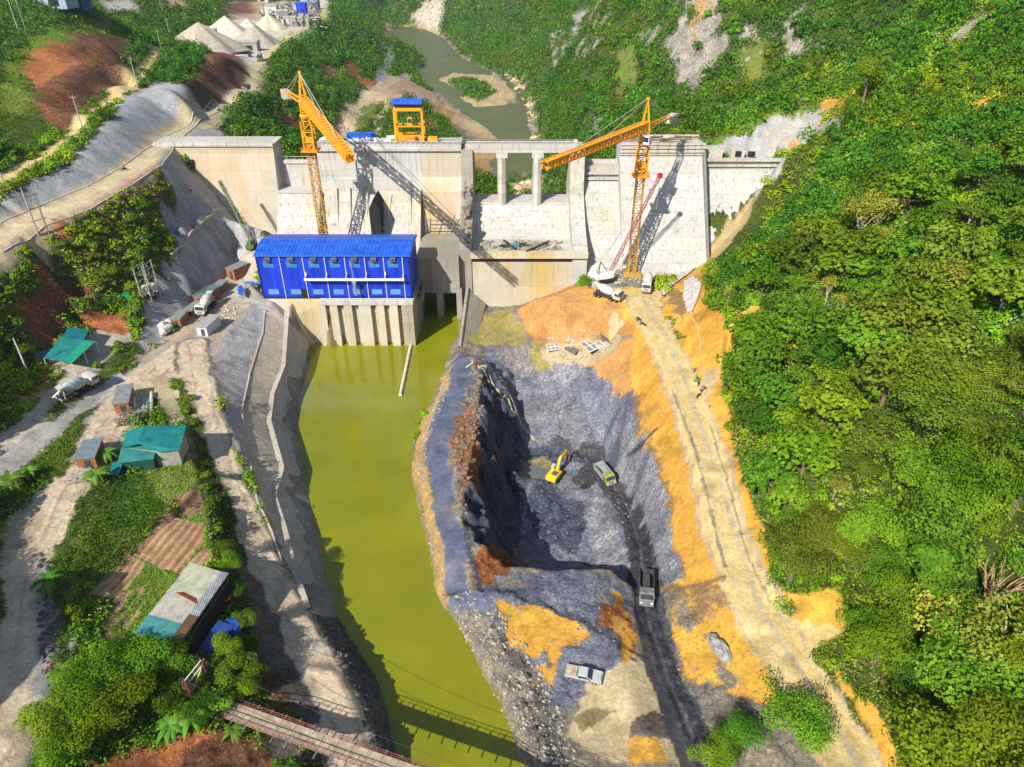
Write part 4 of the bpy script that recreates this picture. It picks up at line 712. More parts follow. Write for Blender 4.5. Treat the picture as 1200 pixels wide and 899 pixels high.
for i in range(7):
    xc = (bays[i] + bays[i + 1]) / 2 - .1; up = i in (0, 2, 6)
    for z, w, h in ((22.7, 2.6, 1.5), (14.9, 2.6, 1.3)):
        mb = MB()
        mb.box((xc, Y0 - .06, z + h / 2), (w + .2, .14, .12)); mb.box((xc, Y0 - .06, z - h / 2), (w + .2, .14, .12))
        for k in range(5): mb.box((xc - w / 2 + k * w / 4, Y0 - .06, z), (.1, .14, h))
        mb.box((xc, Y0 - .06, z), (w, .13, .07)); f = mb.build('window', LB if z > 20 else PB, ph, True)
        MB().box((xc, Y0 - .03, z), (w, .07, h)).build('pane', PL if z > 20 else LB, f, True)
    mb = MB(); mb.prism([(Y0 - .1, 24.1), (Y0 - 1.1, 23.75), (Y0 - 1.1, 23.9), (Y0 - .1, 24.9)], xc - .75, xc + .75); mb.lathe([(.55, 0), (.6, .3), (.1, .5)], (xc, Y0 - .7, 23.9), 10); mb.build('vent_hood', mat('dark_hood', (.10, .09, .08), .7, .3), ph, True)
mb = MB(); mb.box((bays[2] - .9, Y0 - .05, 14.35), (1.8, .18, 2.7)); mb.build('door', DARK, ph, True)
mb = MB(); mb.bar((-54.3, Y0 - 1.9, 19.2), (-28.2, Y0 - 1.9, 19.2), .42, .55)
for x in (-54, -48.6, -43.4, -38.2, -33.2, -28.5): mb.bar((x, Y0 - 1.9, 19.4), (x, Y0, 19.9), .25); mb.bar((x, Y0 - 1.9, 19.5), (x, Y0 - .1, 20.6), .12)
rail = mb.build('hoist_beam', WHITE, ph, True)
mb = MB(); mb.box((-41.3, Y0 - 1.9, 18.6), (1.1, .9, .7)); mb.tube([(-41.3, Y0 - 1.9, 18.4), (-41.3, Y0 - 1.9, 16.6)], .42, 8); mb.tube([(-41.3, Y0 - 1.9, 16.6), (-41.1, Y0 - 1.9, 14.8)], [.4, .34], 8); mb.tube([(-42, Y0 - .6, 23.6), (-41.3, Y0 - 1.9, 19.2)], .09, 6); mb.build('hoist', mat('galvanised', (.42, .42, .40), .45, .25, metal=.4), ph, True)
# base: retaining walls, deck and draft tube piers
mb = MB(); mb.box((-46.9, 181.2, 4.95), (40.6, 19.6, 15.9)); mb.box((-39.5, 170.6, 3.5), (24, 1.6, 15)); mb.build('base', CY, ph, True)
mb = MB(); mb.box((-38.5, 169.8, 12.65), (24.5, 3.0, .7)); mb.box((-38.5, 168.5, 13.3), (24.5, .18, .9)); mb.build('gate_deck', CB, ph, True)
mb = MB()
for i in range(17): mb.bar((-50.4 + i * 1.49, 168.4, 13.1), (-50.4 + i * 1.49, 168.4, 14.2), .09)
mb.bar((-50.6, 168.4, 14.2), (-26.4, 168.4, 14.2), .09); mb.bar((-50.6, 168.4, 13.7), (-26.4, 168.4, 13.7), .07); mb.build('deck_railing', WHITE, ph, True)
for x, w in ((-50.7, 2.1), (-47.5, 2.0), (-43.7, 2.1), (-39.2, 3.2), (-35.1, 2.1), (-31.5, 2.1)):
    MB().hexa([(x - w / 2, 168.2, -4), (x + w / 2, 168.2, -4), (x + w / 2, 171.5, -4), (x - w / 2, 171.5, -4), (x - w / 2, 168.5, 12.3), (x + w / 2, 168.5, 12.3), (x + w / 2, 171.5, 12.3), (x - w / 2, 171.5, 12.3)]).build('draft_tube_pier', CY, ph, True)
MB().hexa([(-29.4, 168.3, -4), (-26.4, 168.3, -4), (-25.9, 192, -4), (-27.4, 192, -4), (-29.4, 168.3, 12.2), (-26.4, 168.3, 12.2), (-25.9, 192, 13.2), (-27.4, 192, 13.2)]).build('side_wall', CG, ph, True)
for x in (-49.1, -45.6, -41.8, -36.9, -33.3): MB().box((x, 169.75, 11.2), (1.2, .2, 1.4)).build('gate_leaf', STEEL, ph, True)
mb = MB(); mb.hexa([(-66.6, 168.6, 4), (-49.8, 170.4, -3), (-49.8, 173, -3), (-66.6, 173, 4), (-66.6, 170.6, 12.9), (-49.8, 170.9, 12.9), (-49.8, 173, 12.9), (-66.6, 173, 12.9)]); mb.build('wing_wall', CY, ph, True)
mb = MB(); random.seed(9)
for i in range(14): mb.box((-25.4 + random.uniform(-.3, .6), 176 + random.uniform(0, 10), 10 + random.uniform(-1, 3)), (random.uniform(.5, 1.4), random.uniform(.6, 1.6), random.uniform(.5, 1.6)), random.random())
tag(mb.build('service_fittings', STEEL, ph, True), kind='stuff')
# floating boom
pa, pb = Vector(U(482, 402, .25)), Vector(U(469, 464, .25)); mb = MB()
for i in range(9): a, c = pa.lerp(pb, i / 9 + .006), pa.lerp(pb, (i + 1) / 9 - .006); mb.tube([a, c], .42, 8)
o = mb.build('floating_boom', mat('float_white', (.62, .58, .46), .6, .25, 2), smooth=False); tag(o, 'long white jointed float lying on the green water below the powerhouse', 'float')
# ------------------------------------------------------------------ cranes
PEN = mat('cable', (.45, .42, .36), .5, .1)
def tower_crane(label, base, ztop, tip, tail, zj, label_extra=None):
    t = thing('tower_crane', label, 'crane', base, 0, 'tower cranes at the dam'); bx, by, bz = base
    mb = MB(); lattice(mb, (bx, by, bz), (bx, by, zj - 9), 2.0, step=2.2, th=.26, brace=.15); mb.box((bx, by, bz + .4), (5, 5, 1.2)); mb.build('mast', mat('crane_ochre', (.50, .29, .06), .6, .2), t, True)
    mb = MB(); lattice(mb, (bx, by, zj - 12), (bx, by, zj - 4), 2.7, step=2.2, th=.32, brace=.2); mb.box((bx, by, zj - 11.6), (4.4, 4.4, .35)); mb.box((bx, by, zj - 9.2), (1.8, 1.8, 2.2))
    for z in (zj - 10.9,):
        for s in (-1, 1): mb.bar((bx - 2.2, by + s * 2.2, z), (bx + 2.2, by + s * 2.2, z), .1); mb.bar((bx + s * 2.2, by - 2.2, z), (bx + s * 2.2, by + 2.2, z), .1)
    mb.build('climbing_cage', YEL, t, True)
    mb = MB(); lattice(mb, (bx, by, zj - 4), (bx, by, zj + .6), 1.9, step=2.0, th=.26, brace=.16); mb.lathe([(1.5, -3.2), (1.7, -2.6), (1.5, -2.2)], (bx, by, zj), 14); mb.build('slewing_unit', YEL, t, True)
    pk = Vector((bx, by, ztop)); mb = MB()
    for s0, s1 in ((-1, -1), (1, -1), (1, 1), (-1, 1)): mb.bar((bx + s0, by + s1, zj), pk, .28)
    for f in (.3, .6):
        w = 1 - f; q = [(bx + s0 * w, by + s1 * w, zj + (ztop - zj) * f) for s0, s1 in ((-1, -1), (1, -1), (1, 1), (-1, 1))]
        for i in range(4): mb.bar(q[i], q[(i + 1) % 4], .14)
    mb.box((bx, by, ztop), (.7, .7, .7)); mb.build('tower_peak', YEL, t, True)
    tip, tail = Vector(tip), Vector(tail); d = (tip - Vector((bx, by, zj))).normalized()
    mb = MB(); lattice(mb, Vector((bx, by, zj + .9)) + d * .5, tip + Vector((0, 0, .9)), 2.0, 1.5, step=1.4, th=.32, brace=.2, tri=False); mb.build('jib', YEL, t, True)
    mb = MB(); tl = (tail - Vector((bx, by, zj))); sx = Vector((-d.y, d.x, 0))
    for s in (-.8, .8): mb.bar(Vector((bx, by, zj + .5)) + sx * s, tail + sx * s + Vector((0, 0, .5)), .3, .4)
    for i in range(9): q = Vector((bx, by, zj + .5)).lerp(tail + Vector((0, 0, .5)), i / 8); mb.bar(q - sx * .8, q + sx * .8, .14)
    mb.build('counter_jib', YEL, t, True)
    mb = MB()
    for k, f in enumerate((.99, .90, .81)): q = Vector((bx, by, zj)).lerp(tail, f); mb.bar(q + sx * -1.0 + Vector((0, 0, -.4)), q + sx * 1.0 + Vector((0, 0, -.4)), 1.3, 2.4 if k < 2 else 1.6)
    mb.build('counterweight', CB, t, True)
    mb = MB()
    for f in (.45, .78): mb.tube([pk, Vector((bx, by, zj + 1.9)).lerp(tip + Vector((0, 0, 1.8)), f)], .09, 5)
    for s in (-.8, .8): mb.tube([pk, Vector((bx, by, zj + .8)).lerp(tail, .85) + sx * s], .09, 5)
    mb.build('pendant', PEN, t, True)
    q = Vector((bx, by, zj - 2)) + d * 1.6 + sx * 1.7; mb = MB(); mb.box(q, (1.7, 1.7, 2.1), math.atan2(d.y, d.x)); c = mb.build('cab', WHITE, t, True)
    MB().box(q + d * .86 + Vector((0, 0, .2)), (.12, 1.4, 1.2), math.atan2(d.y, d.x)).build('cab_window', GLASS, c, True)
    return t
tower_crane('yellow tower crane behind the blue powerhouse, its jib swung out toward the camera', (-54.8, 195.5, 13), 65.4, (-31, 137, 57.5), (-65.5, 215, 57.5), 57.5)
tower_crane('yellow tower crane before the high right dam block, its jib reaching left past the spillway', (34.2, 187, 13), 60.5, (6.8, 149, 53), (45, 204, 53), 53)
# gantry on the crest
gt = thing('gantry_crane', 'yellow portal gantry crane with a blue roof standing on the dam crest', 'crane', (-30.2, 215, 43.7)); x0, x1, z0, z1 = -34.2, -26.2, 43.8, 53.0
for x in (x0, x1):
    mb = MB()
    for y in (213.2, 217.2): mb.bar((x, y, z0 + .3), (x, y + (.5 if y < 215 else -.5), z1), .62, .62)
    mb.bar((x, 213, z0 + .5), (x, 217.4, z0 + .5), .7, .9); mb.bar((x, 213.4, 48.5), (x, 217, 48.5), .4); mb.build('portal_leg', YEL, gt, True)
for y in (213.5, 216.9):
    for z_, w_, h_ in ((z1, .6, .9), (z0 + 1.3, .5, 1.5), (48.3, .35, .35)): MB().bar((x0, y, z_), (x1, y, z_), w_, h_).build('portal_beam', YEL, gt, True)
for x in (x0, x1): MB().bar((x, 213.5, z1), (x, 216.9, z1), .5, .8).build('end_beam', YEL, gt, True)
mb = MB(); mb.box((-29.9, 214.6, 49.4), (1.3, 1.6, 2.4)); c = mb.build('operator_cab', YEL, gt, True); MB().box((-29.9, 213.75, 49.8), (1.0, .12, 1.0)).build('cab_window', GLASS, c, True)
MB().box(((x0 + x1) / 2, 215.2, 54.0), (7.4, 3.6, 1.3)).build('winch_house', mat('winch_brown', (.22, .07, .03), .6, .2), gt, True)
mb = MB(); mb.prism([(212.2, 54.6), (213.4, 55.4), (215.2, 55.7), (217, 55.4), (218.2, 54.6)], x0 - .3, x1 + .3); mb.build('roof', BLUER, gt, True)
mb = MB()
for x in (x0, x1):
    for y in (213.2, 217.2): mb.lathe([(.0, 0), (.4, 0), (.4, .25), (0, .25)], (x, y, z0 - .02), 10)
mb.build('rail_wheel', STEEL, gt, True)
mb = MB()
for z in (44.2, 45.1): mb.tube([(x0 + 3, 213.1, z), (x1 - 1.6, 213.1, z)], .05, 5)
mb.lathe([(0, 0), (.5, .1), (.6, .6), (.4, 1), (0, 1.1)], (x1 - 2, 213.0, 44.5), 10); mb.build('hook_block', RUSTY, gt, True)
o = MB().box((-23.5, 214.5, 44.5), (3.0, 2.0, 1.3), 0, taper=(.9, .85)).build('lifting_beam', YEL); tag(o, 'small yellow steel lifting beam lying on the crest beside the gantry crane', 'beam')
mb = MB(); mb.box((-45.2, 217.4, 44.6), (8.2, 2.2, 1.6)); mb.box((-45.2, 217.4, 45.55), (8.5, 2.5, .2)); o = mb.build('gate_panel', BLUER); tag(o, 'blue steel gate panel laid flat on the crest left of the gantry', 'gate')
random.seed(21); mb = MB()
for i in range(26): x = random.uniform(-57, -36); mb.box((x, random.uniform(213.6, 219), 44.1 + random.random() * .2), (random.uniform(.6, 3), random.uniform(.3, 1), random.uniform(.3, .9)), random.random())
o = mb.build('site_materials', WHITE); tag(o, 'pale crates and planks spread along the crest of the intake block', 'materials', kind='stuff')
# ------------------------------------------------------------------ leaves
def leaf_mat(name, dark, mid, light, trans=.32):
    m = bpy.data.materials.new(name); m.use_nodes = True; n = m.node_tree.nodes; l = m.node_tree.links; n.clear()
    out = n.new('ShaderNodeOutputMaterial'); geo = n.new('ShaderNodeNewGeometry'); oi = n.new('ShaderNodeObjectInfo'); at = n.new('ShaderNodeAttribute'); at.attribute_name = 'Tint'
    rp = n.new('ShaderNodeValToRGB'); e = rp.color_ramp.elements; e[0].position = 0; e[0].color = (*dark, 1); e[1].position = 1; e[1].color = (*light, 1); q = e.new(.5); q.color = (*mid, 1)
    nz = n.new('ShaderNodeTexNoise'); nz.inputs['Scale'].default_value = .45; l.new(geo.outputs['Position'], nz.inputs['Vector'])
    a = n.new('ShaderNodeMath'); a.operation = 'MULTIPLY_ADD'; l.new(geo.outputs['Random Per Island'], a.inputs[0]); a.inputs[1].default_value = .5; l.new(nz.outputs[0], a.inputs[2])
    b2 = n.new('ShaderNodeMath'); b2.operation = 'SUBTRACT'; l.new(a.outputs[0], b2.inputs[0]); b2.inputs[1].default_value = .25; l.new(b2.outputs[0], rp.inputs[0])
    hs = n.new('ShaderNodeHueSaturation'); mr = n.new('ShaderNodeMapRange'); mr.inputs[3].default_value = .475; mr.inputs[4].default_value = .525; l.new(oi.outputs['Random'], mr.inputs[0]); l.new(mr.outputs[0], hs.inputs['Hue'])
    mv = n.new('ShaderNodeMapRange'); mv.inputs[3].default_value = .72; mv.inputs[4].default_value = 1.3; f = n.new('ShaderNodeMath'); f.operation = 'FRACT'; m7 = n.new('ShaderNodeMath'); m7.operation = 'MULTIPLY'; m7.inputs[1].default_value = 7.31; l.new(oi.outputs['Random'], m7.inputs[0]); l.new(m7.outputs[0], f.inputs[0]); l.new(f.outputs[0], mv.inputs[0]); l.new(mv.outputs[0], hs.inputs['Value'])
    l.new(rp.outputs[0], hs.inputs['Color'])
    mx = n.new('ShaderNodeMix'); mx.data_type = 'RGBA'; mx.blend_type = 'MULTIPLY'; mx.inputs[0].default_value = 1.0; l.new(hs.outputs[0], mx.inputs[6]); l.new(at.outputs['Color'], mx.inputs[7])
    d = n.new('ShaderNodeBsdfDiffuse'); t = n.new('ShaderNodeBsdfTranslucent'); s = n.new('ShaderNodeMixShader'); s.inputs[0].default_value = trans
    l.new(mx.outputs[2], d.inputs[0]); l.new(mx.outputs[2], t.inputs[0]); l.new(d.outputs[0], s.inputs[1]); l.new(t.outputs[0], s.inputs[2]); l.new(s.outputs[0], out.inputs[0]); return m
LM = dict(mid=leaf_mat('leaf_green', (.070, .130, .007), (.155, .265, .012), (.25, .39, .028)), deep=leaf_mat('leaf_deep_green', (.036, .088, .008), (.090, .192, .014), (.165, .30, .028)), yellow=leaf_mat('leaf_yellow_green', (.19, .20, .02), (.36, .36, .04), (.48, .46, .08)), olive=leaf_mat('leaf_olive', (.075, .115, .010), (.155, .232, .020), (.25, .33, .04)), bright=leaf_mat('leaf_bright', (.070, .145, .009), (.145, .27, .016), (.24, .38, .034)), brown=leaf_mat('leaf_brown', (.13, .10, .03), (.22, .18, .06), (.31, .25, .09)))
BARK = mat('bark', (.20, .15, .10), .9, .3, 4); PALEBARK = mat('pale_bark', (.42, .36, .28), .85, .25, 4)
def quads_mesh(name, C, N, S, m, tint=None, aspect=1.0, rng=RNG):
    """one mesh of leaf-sized faces: centres C, normals N, sizes S"""
    n = len(C); N = N / (np.linalg.norm(N, axis=1, keepdims=True) + 1e-9); r = rng.normal(size=(n, 3)); A = np.cross(N, r); A /= np.linalg.norm(A, axis=1, keepdims=True) + 1e-9; B = np.cross(N, A)
    S = np.asarray(S).reshape(-1, 1); A = A * S * .5 * aspect; B = B * S * .5; bend = N * S * .16
    V = np.empty((n, 4, 3), np.float32); V[:, 0] = C - A - bend; V[:, 1] = C - B * .85; V[:, 2] = C + A - bend; V[:, 3] = C + B * .85
    me = bpy.data.meshes.new(name); me.vertices.add(n * 4); me.vertices.foreach_set('co', V.ravel()); me.loops.add(n * 4); me.loops.foreach_set('vertex_index', np.arange(n * 4, dtype=np.int32)); me.polygons.add(n)
    me.polygons.foreach_set('loop_start', np.arange(0, n * 4, 4, dtype=np.int32)); me.polygons.foreach_set('loop_total', np.full(n, 4, np.int32)); me.update()
    ca = me.color_attributes.new('Tint', 'FLOAT_COLOR', 'POINT'); t4 = np.ones((n, 4, 4), np.float32)
    if tint is not None: t4[..., :3] = np.asarray(tint)[:, None, :]
    ca.data.foreach_set('color', t4.ravel()); me.materials.append(m); return me
def crown_points(rng, n, R0, hz, lobes, flat=.75, hollow=.45):
    """points and outward directions of a lumpy crown made of leaf sprays"""
    L = []; C = []; N = []
    for i in range(lobes):
        a = rng.uniform(0, 2 * math.pi); q = rng.uniform(.15, .78) ** .7 * R0; zz = hz + rng.uniform(-.45, .6) * R0 * flat * (1 - q / R0 * .5); L.append((q * math.cos(a), q * math.sin(a), zz, rng.uniform(.32, .52) * R0))
    L.append((0, 0, hz + .35 * R0 * flat, .5 * R0)); w = np.array([k[3] ** 2 for k in L]); pick = rng.choice(len(L), n, p=w / w.sum())
    for k in pick:
        x, y, z, r = L[k]; d = rng.normal(size=3); d[2] = abs(d[2]) * 1.1 - .25; d /= np.linalg.norm(d); rr = r * rng.uniform(hollow, 1.08) ** .5
        C.append((x + d[0] * rr, y + d[1] * rr, z + d[2] * rr * flat)); N.append(d + np.array([0, 0, .55]) + rng.normal(size=3) * .42)
    return np.array(C), np.array(N), L
def tree_proto(kind, leafm, seed, R0=3.2, ht=7.0, n=1150, leaf=.52, lobes=15, bark=BARK, show=0, flat=.92):
    rng = np.random.default_rng(seed); C, N, L = crown_points(rng, n, R0, ht - R0 * flat * .55, lobes, flat); cm = quads_mesh('crown', C, N, rng.uniform(.55, 1.25, n) * leaf, leafm, rng=rng)
    mb = MB(); mb.tube([(0, 0, -1.2), (.1, .05, ht * .3), (.05, .1, ht * .62)], [R0 * .085, R0 * .065, R0 * .045], 7)
    for x, y, z, r in L[:7]: mb.tube([(.05, .08, ht * (.35 + .2 * rng.random())), (x * .5, y * .5, z - r * .6), (x * (.9 + show), y * (.9 + show), z + r * show)], [R0 * .04, R0 * .028, R0 * .012], 5)
    o = mb.build('trunk_tmp', bark); tm = o.data; bpy.data.objects.remove(o); return cm, tm
PRO = {}
for k, spec in dict(mid=[('mid', s, {}) for s in (1, 2, 3)], deep=[('deep', s, {}) for s in (4, 5, 6)], bright=[('bright', s, {}) for s in (7, 8)], olive=[('olive', s, dict(n=900)) for s in (9, 10)], yellow=[('yellow', s, dict(n=1300, bark=PALEBARK, show=.10, ht=7.4, leaf=.26, R0=2.5)) for s in (11, 12)], bush=[(q, 20 + i, dict(R0=1.7, ht=2.0, n=420, leaf=.42, lobes=7, flat=.8)) for i, q in enumerate(('mid', 'deep', 'bright', 'olive', 'mid'))]).items():
    PRO[k] = [tree_proto('tree', LM[a], s, **kw) for a, s, kw in spec]
for k, spec in dict(near_mid=[('mid', 41), ('mid', 42)], near_deep=[('deep', 43), ('deep', 44)], near_bright=[('bright', 45)], near_olive=[('olive', 46)]).items(): PRO[k] = [tree_proto('tree', LM[a], q, n=6000, leaf=.225, lobes=19) for a, q in spec]
def put_tree(name, proto, loc, sc, rz, label, cat='tree', group=None):
    t = thing(name, label, cat, loc, rz, group); t.scale = (sc[0], sc[0], sc[1]) if isinstance(sc, tuple) else (sc, sc, sc)
    for nm, d in zip(('crown', 'trunk'), proto):
        o = bpy.data.objects.new(nm, d); COL.objects.link(o); o.parent = t
    return t
def pix(x, y, z):
    d = y * CP - (z - CAMZ) * SP; v = y * SP + (z - CAMZ) * CP; return 600 + FPX * x / d, 450 - FPX * v / d, d
def vegcode(x, y):
    i = np.clip(np.searchsorted(GX, x), 0, NX - 1); j = np.clip(np.searchsorted(GY, y), 0, NY - 1); return ZV[j, i]
def steep(x, y):
    return (height(x + 1.2, y, H) - height(x - 1.2, y, H)) / 2.4, (height(x, y + 1.2, H) - height(x, y - 1.2, H)) / 2.4
def jitter(x0, x1, y0, y1, s, rng):
    X, Y = np.meshgrid(np.arange(x0, x1, s), np.arange(y0, y1, s)); return (X + rng.uniform(-.5, .5, X.shape) * s * .95).ravel(), (Y + rng.uniform(-.5, .5, Y.shape) * s * .95).ravel()
def inframe(x, y, z, ml=320, mr=430, mt=160, mb=220):
    px, py, d = pix(x, y, z); return (d > 5) & (px > -ml) & (px < 1200 + mr) & (py > -mt) & (py < 899 + mb)
KEEP = []          # (x, y, r): places where nothing may grow
def clear_of(x, y):
    m = np.ones(x.shape, bool)
    for a, b, r in KEEP: m &= (x - a) ** 2 + (y - b) ** 2 > r * r
    return m
for p, r in (((932, 858), 4.5), ((1150, 700), 5.5), ((175, 520), 6), ((200, 505), 5), ((155, 545), 4), ((80, 405), 7), ((215, 710), 6), ((190, 740), 4.5), ((245, 690), 5), ((255, 745), 4), ((160, 475), 3), ((180, 475), 4), ((108, 540), 2.5), ((240, 815), 3), ((300, 845), 3.5)): q = P(*p); KEEP.append((q.x, q.y, r))
# -- trees standing on the slopes, each a thing
rng = np.random.default_rng(5); cand = []
x, y = jitter(-130, 130, 36, 232, 4.4, rng); z = height(x, y, H2); ok = (vegcode(x, y) == 1) & inframe(x, y, z, 40, 60, 60, 60) & clear_of(x, y)
for dx, dy in ((2, 0), (-2, 0), (0, 2), (0, -2)): ok &= np.isin(vegcode(x + dx, y + dy), (1, 2))
ok &= ~((np.abs(x + 14) < 95) & (y > 183)) & ~((x > 55) & (x < 73 + (y - 190) * .25) & (y > 182) & (y < 216)); x, y, z = x[ok], y[ok], z[ok]
right = x > 20; pn = fbm(x, y, 26, 3, 301)
dist = np.sqrt(x ** 2 + y ** 2 + (z - CAMZ) ** 2); order = np.argsort(dist)
nR = nL = 0; RESTT = []
for i in order:
    r_ = rng.random(); X_, Y_, Z_ = x[i], y[i], z[i]
    if right[i]:
        if r_ < .10 and Y_ < 110: continue
        if nR >= 205: RESTT.append((X_, Y_, Z_)); continue
        nR += 1; v = pn[i] + rng.normal() * .10; k = 'deep' if v < .40 else 'mid' if v < .52 else 'bright' if v < .62 else 'olive'
        if rng.random() < .02: k = 'yellow'
        s = (.55 + 1.15 * rng.random() ** 2.2) * (1.0 if Y_ > 75 else 1.1); lab, grp = {'yellow': ('thin yellow-leaved tree with pale branches among the greens of the right hillside', 'yellow trees on the right hillside')}.get(k, ('green leafy tree in the dense wood covering the right hillside', 'trees of the wood on the right hillside'))
        k = 'near_' + k if k != 'yellow' and dist[i] < 128 else k; put_tree('forest_tree', PRO[k][rng.integers(len(PRO[k]))], (X_, Y_, Z_ - (.9 if 'yellow' in k else 1.7) * s), (s * rng.uniform(.95, 1.25), s), rng.uniform(0, 6.28), lab, 'tree', grp)
    else:
        if nL >= 85: continue
        nL += 1; k = rng.choice(['bush', 'bush', 'deep', 'mid', 'bush']); s = rng.uniform(.8, 1.5) if k == 'bush' else rng.uniform(.42, .72)
        up = 'on the left slopes above the yard and roads'; put_tree('slope_tree' if k != 'bush' else 'slope_bush', PRO[k][rng.integers(len(PRO[k]))], (X_, Y_, Z_ - (.3 if k == 'bush' else 1.6 * s)), (s * rng.uniform(.9, 1.2), s), rng.uniform(0, 6.28), ('small green tree growing ' if k != 'bush' else 'low rounded green bush growing ') + up, 'tree' if k != 'bush' else 'bush', ('small trees ' if k != 'bush' else 'bushes ') + up)
# -- the undergrowth between them and the far woods: nobody could count these
def stuff_leaves(name, parts, leafm, label, aspect=1.0):
    C = np.concatenate([p[0] for p in parts]); N = np.concatenate([p[1] for p in parts]); S = np.concatenate([p[2] for p in parts]); Ti = np.concatenate([p[3] for p in parts])
    o = bpy.data.objects.new(name, quads_mesh(name, C, N, S, leafm, Ti, aspect)); COL.objects.link(o); tag(o, label, None, None, 'stuff'); return o
def tufts(x, y, z, n, rad, leaf, hmul, tint, rng, up=.5):
    m = len(x); a = rng.uniform(0, 2 * math.pi, (m, n)); q = np.sqrt(rng.random((m, n))) * rad[:, None]; h = rng.random((m, n)) ** .7 * (1.05 - (q / rad[:, None]) ** 2 * .7) * (rad * hmul)[:, None]
    C = np.stack([x[:, None] + q * np.cos(a), y[:, None] + q * np.sin(a), z[:, None] + h], -1).reshape(-1, 3); N = np.stack([np.cos(a) * q / rad[:, None], np.sin(a) * q / rad[:, None], np.full((m, n), up)], -1).reshape(-1, 3) + rng.normal(size=(m * n, 3)) * .35
    return C, N, rng.uniform(.6, 1.25, m * n) * np.repeat(leaf, n), np.repeat(tint, n, axis=0)
def tints(x, y, rng, warm=.5):
    p1 = fbm(x, y, 14, 4, 401); p2 = fbm(x, y, 5, 3, 411); b_ = .62 + .9 * np.clip(p2 * 1.3 - .15, 0, 1) + rng.normal(size=x.shape) * .1; w = np.clip((p1 - .5) * 5 * warm, -1, 1)
    b_ = b_ * .85 + .2; return np.clip(np.stack([b_ * (1 + .55 * np.clip(w, -.3, 1)), b_ * (1 + .10 * w), b_ * (1 - .2 * w)], -1), .2, 2.4)
rng = np.random.default_rng(17)
x, y = jitter(-190, 200, 24, 240, 1.25, rng); z = height(x, y, H2); vc = vegcode(x, y); ok = (vc == 1) & inframe(x, y, z) & ~((np.abs(x + 14) < 72) & (y > 186) & (y < 224)) & ~((x > 55) & (x < 70 + (y - 190) * .25) & (y > 184) & (y < 215)); x, y, z = x[ok], y[ok], z[ok]
rad = rng.uniform(.7, 1.4, len(x)); tn = tints(x, y, rng, 1.0) * (1 + .25 * np.clip((fbm(x, y, 20, 3, 92) - .45) * 5, 0, 1))[:, None]
_gy = (rng.random(len(x)) < .05) | ((fbm(x, y, 6, 3, 93) > .63) & (rng.random(len(x)) < .5)); tn[_gy] *= np.array([1.5, .95, 5.5])
_ug = [tufts(x, y, z + .08, 25, rad, rng.uniform(.85, 1.2, len(x)) * np.clip(np.sqrt(x ** 2 + y ** 2 + (z - CAMZ) ** 2) / 330, .22, .5), 1.0, tn, rng, .9)]
x, y = jitter(-190, 200, 24, 240, 2.9, rng); z = height(x, y, H2); ok = (vegcode(x, y) == 1) & inframe(x, y, z) & ~((np.abs(x + 14) < 72) & (y > 186) & (y < 224)) & ~((x > 55) & (x < 70 + (y - 190) * .25) & (y > 184) & (y < 215)) & clear_of(x, y); x, y, z = x[ok], y[ok], z[ok]
_ug.append(tufts(x, y, z, 110, rng.uniform(.9, 1.9, len(x)), rng.uniform(.85, 1.2, len(x)) * np.clip(np.sqrt(x ** 2 + y ** 2 + (z - CAMZ) ** 2) / 330, .22, .5), 1.3, tints(x, y, rng, 1.0) * rng.uniform(.65, 1.3, (len(x), 1)), rng, .6))
stuff_leaves('undergrowth', _ug, LM['mid'], 'dense green undergrowth covering the slopes between the trees')
x, y = jitter(-190, 200, 24, 240, .85, rng); z = height(x, y, H2); vc = vegcode(x, y); ok = (vc == 2) & inframe(x, y, z) & (fbm(x, y, 3.5, 3, 88) > .36) & clear_of(x, y); x, y, z = x[ok], y[ok], z[ok]
stuff_leaves('scrub', [tufts(x, y, z, 16, rng.uniform(.4, 1.2, len(x)), rng.uniform(.18, .32, len(x)), 1.1, tints(x, y, rng, .6), rng)], LM['mid'], 'low green scrub along the roads, banks and terraces')
x, y = jitter(-190, 190, 24, 330, .6, rng); z = height(x, y, H2); ok = (vegcode(x, y) == 3) & inframe(x, y, z); x, y, z = x[ok], y[ok], z[ok]
stuff_leaves('grass', [tufts(x, y, z, 4, np.full(len(x), .45), rng.uniform(.18, .36, len(x)), .8, tints(x, y, rng, .8) * np.array([1.35, 1.25, 1.0]), rng)], LM['bright'], 'short bright grass on the terraces and clearings')
far = []
for (x0, x1, y0, y1, s_) in ((-300, 260, 224, 480, 4.3), (-420, 300, 480, 900, 6.5), (-500, 260, 900, 1400, 10)):
    x, y = jitter(x0, x1, y0, y1, s_, rng); z = height(x, y, H2); ok = (vegcode(x, y) == 1) & inframe(x, y, z, 300, 420, 60, 20) & (z > 3.6) & ~((np.abs(x + 20) < 55) & (y < 236)); x, y, z = x[ok], y[ok], z[ok]
    k = 72 if s_ < 5 else 34; hue = rng.normal(size=(len(x), 1)) * np.array([[.16, .02, .05]]) + 1; far.append(tufts(x, y, z, k, rng.uniform(.35, 1.0, len(x)) ** 1.2 * s_ * .95, rng.uniform(.6, 1.05, len(x)) * s_ / 4.4, 1.45, tints(x, y, rng, .9) * hue * rng.uniform(.55, 1.35, (len(x), 1)), rng))
    x, y = jitter(x0, x1, y0, y1, s_ * .6, rng); z = height(x, y, H2); ok = np.isin(vegcode(x, y), (1, 2)) & inframe(x, y, z, 300, 420, 60, 20) & (z > 3.6); x, y, z = x[ok], y[ok], z[ok]; far.append(tufts(x, y, z, 9, np.full(len(x), s_ * .5), rng.uniform(.8, 1.2, len(x)) * s_ / 4.4, .9, tints(x, y, rng, .6), rng))
for X_, Y_, Z_ in RESTT: pass
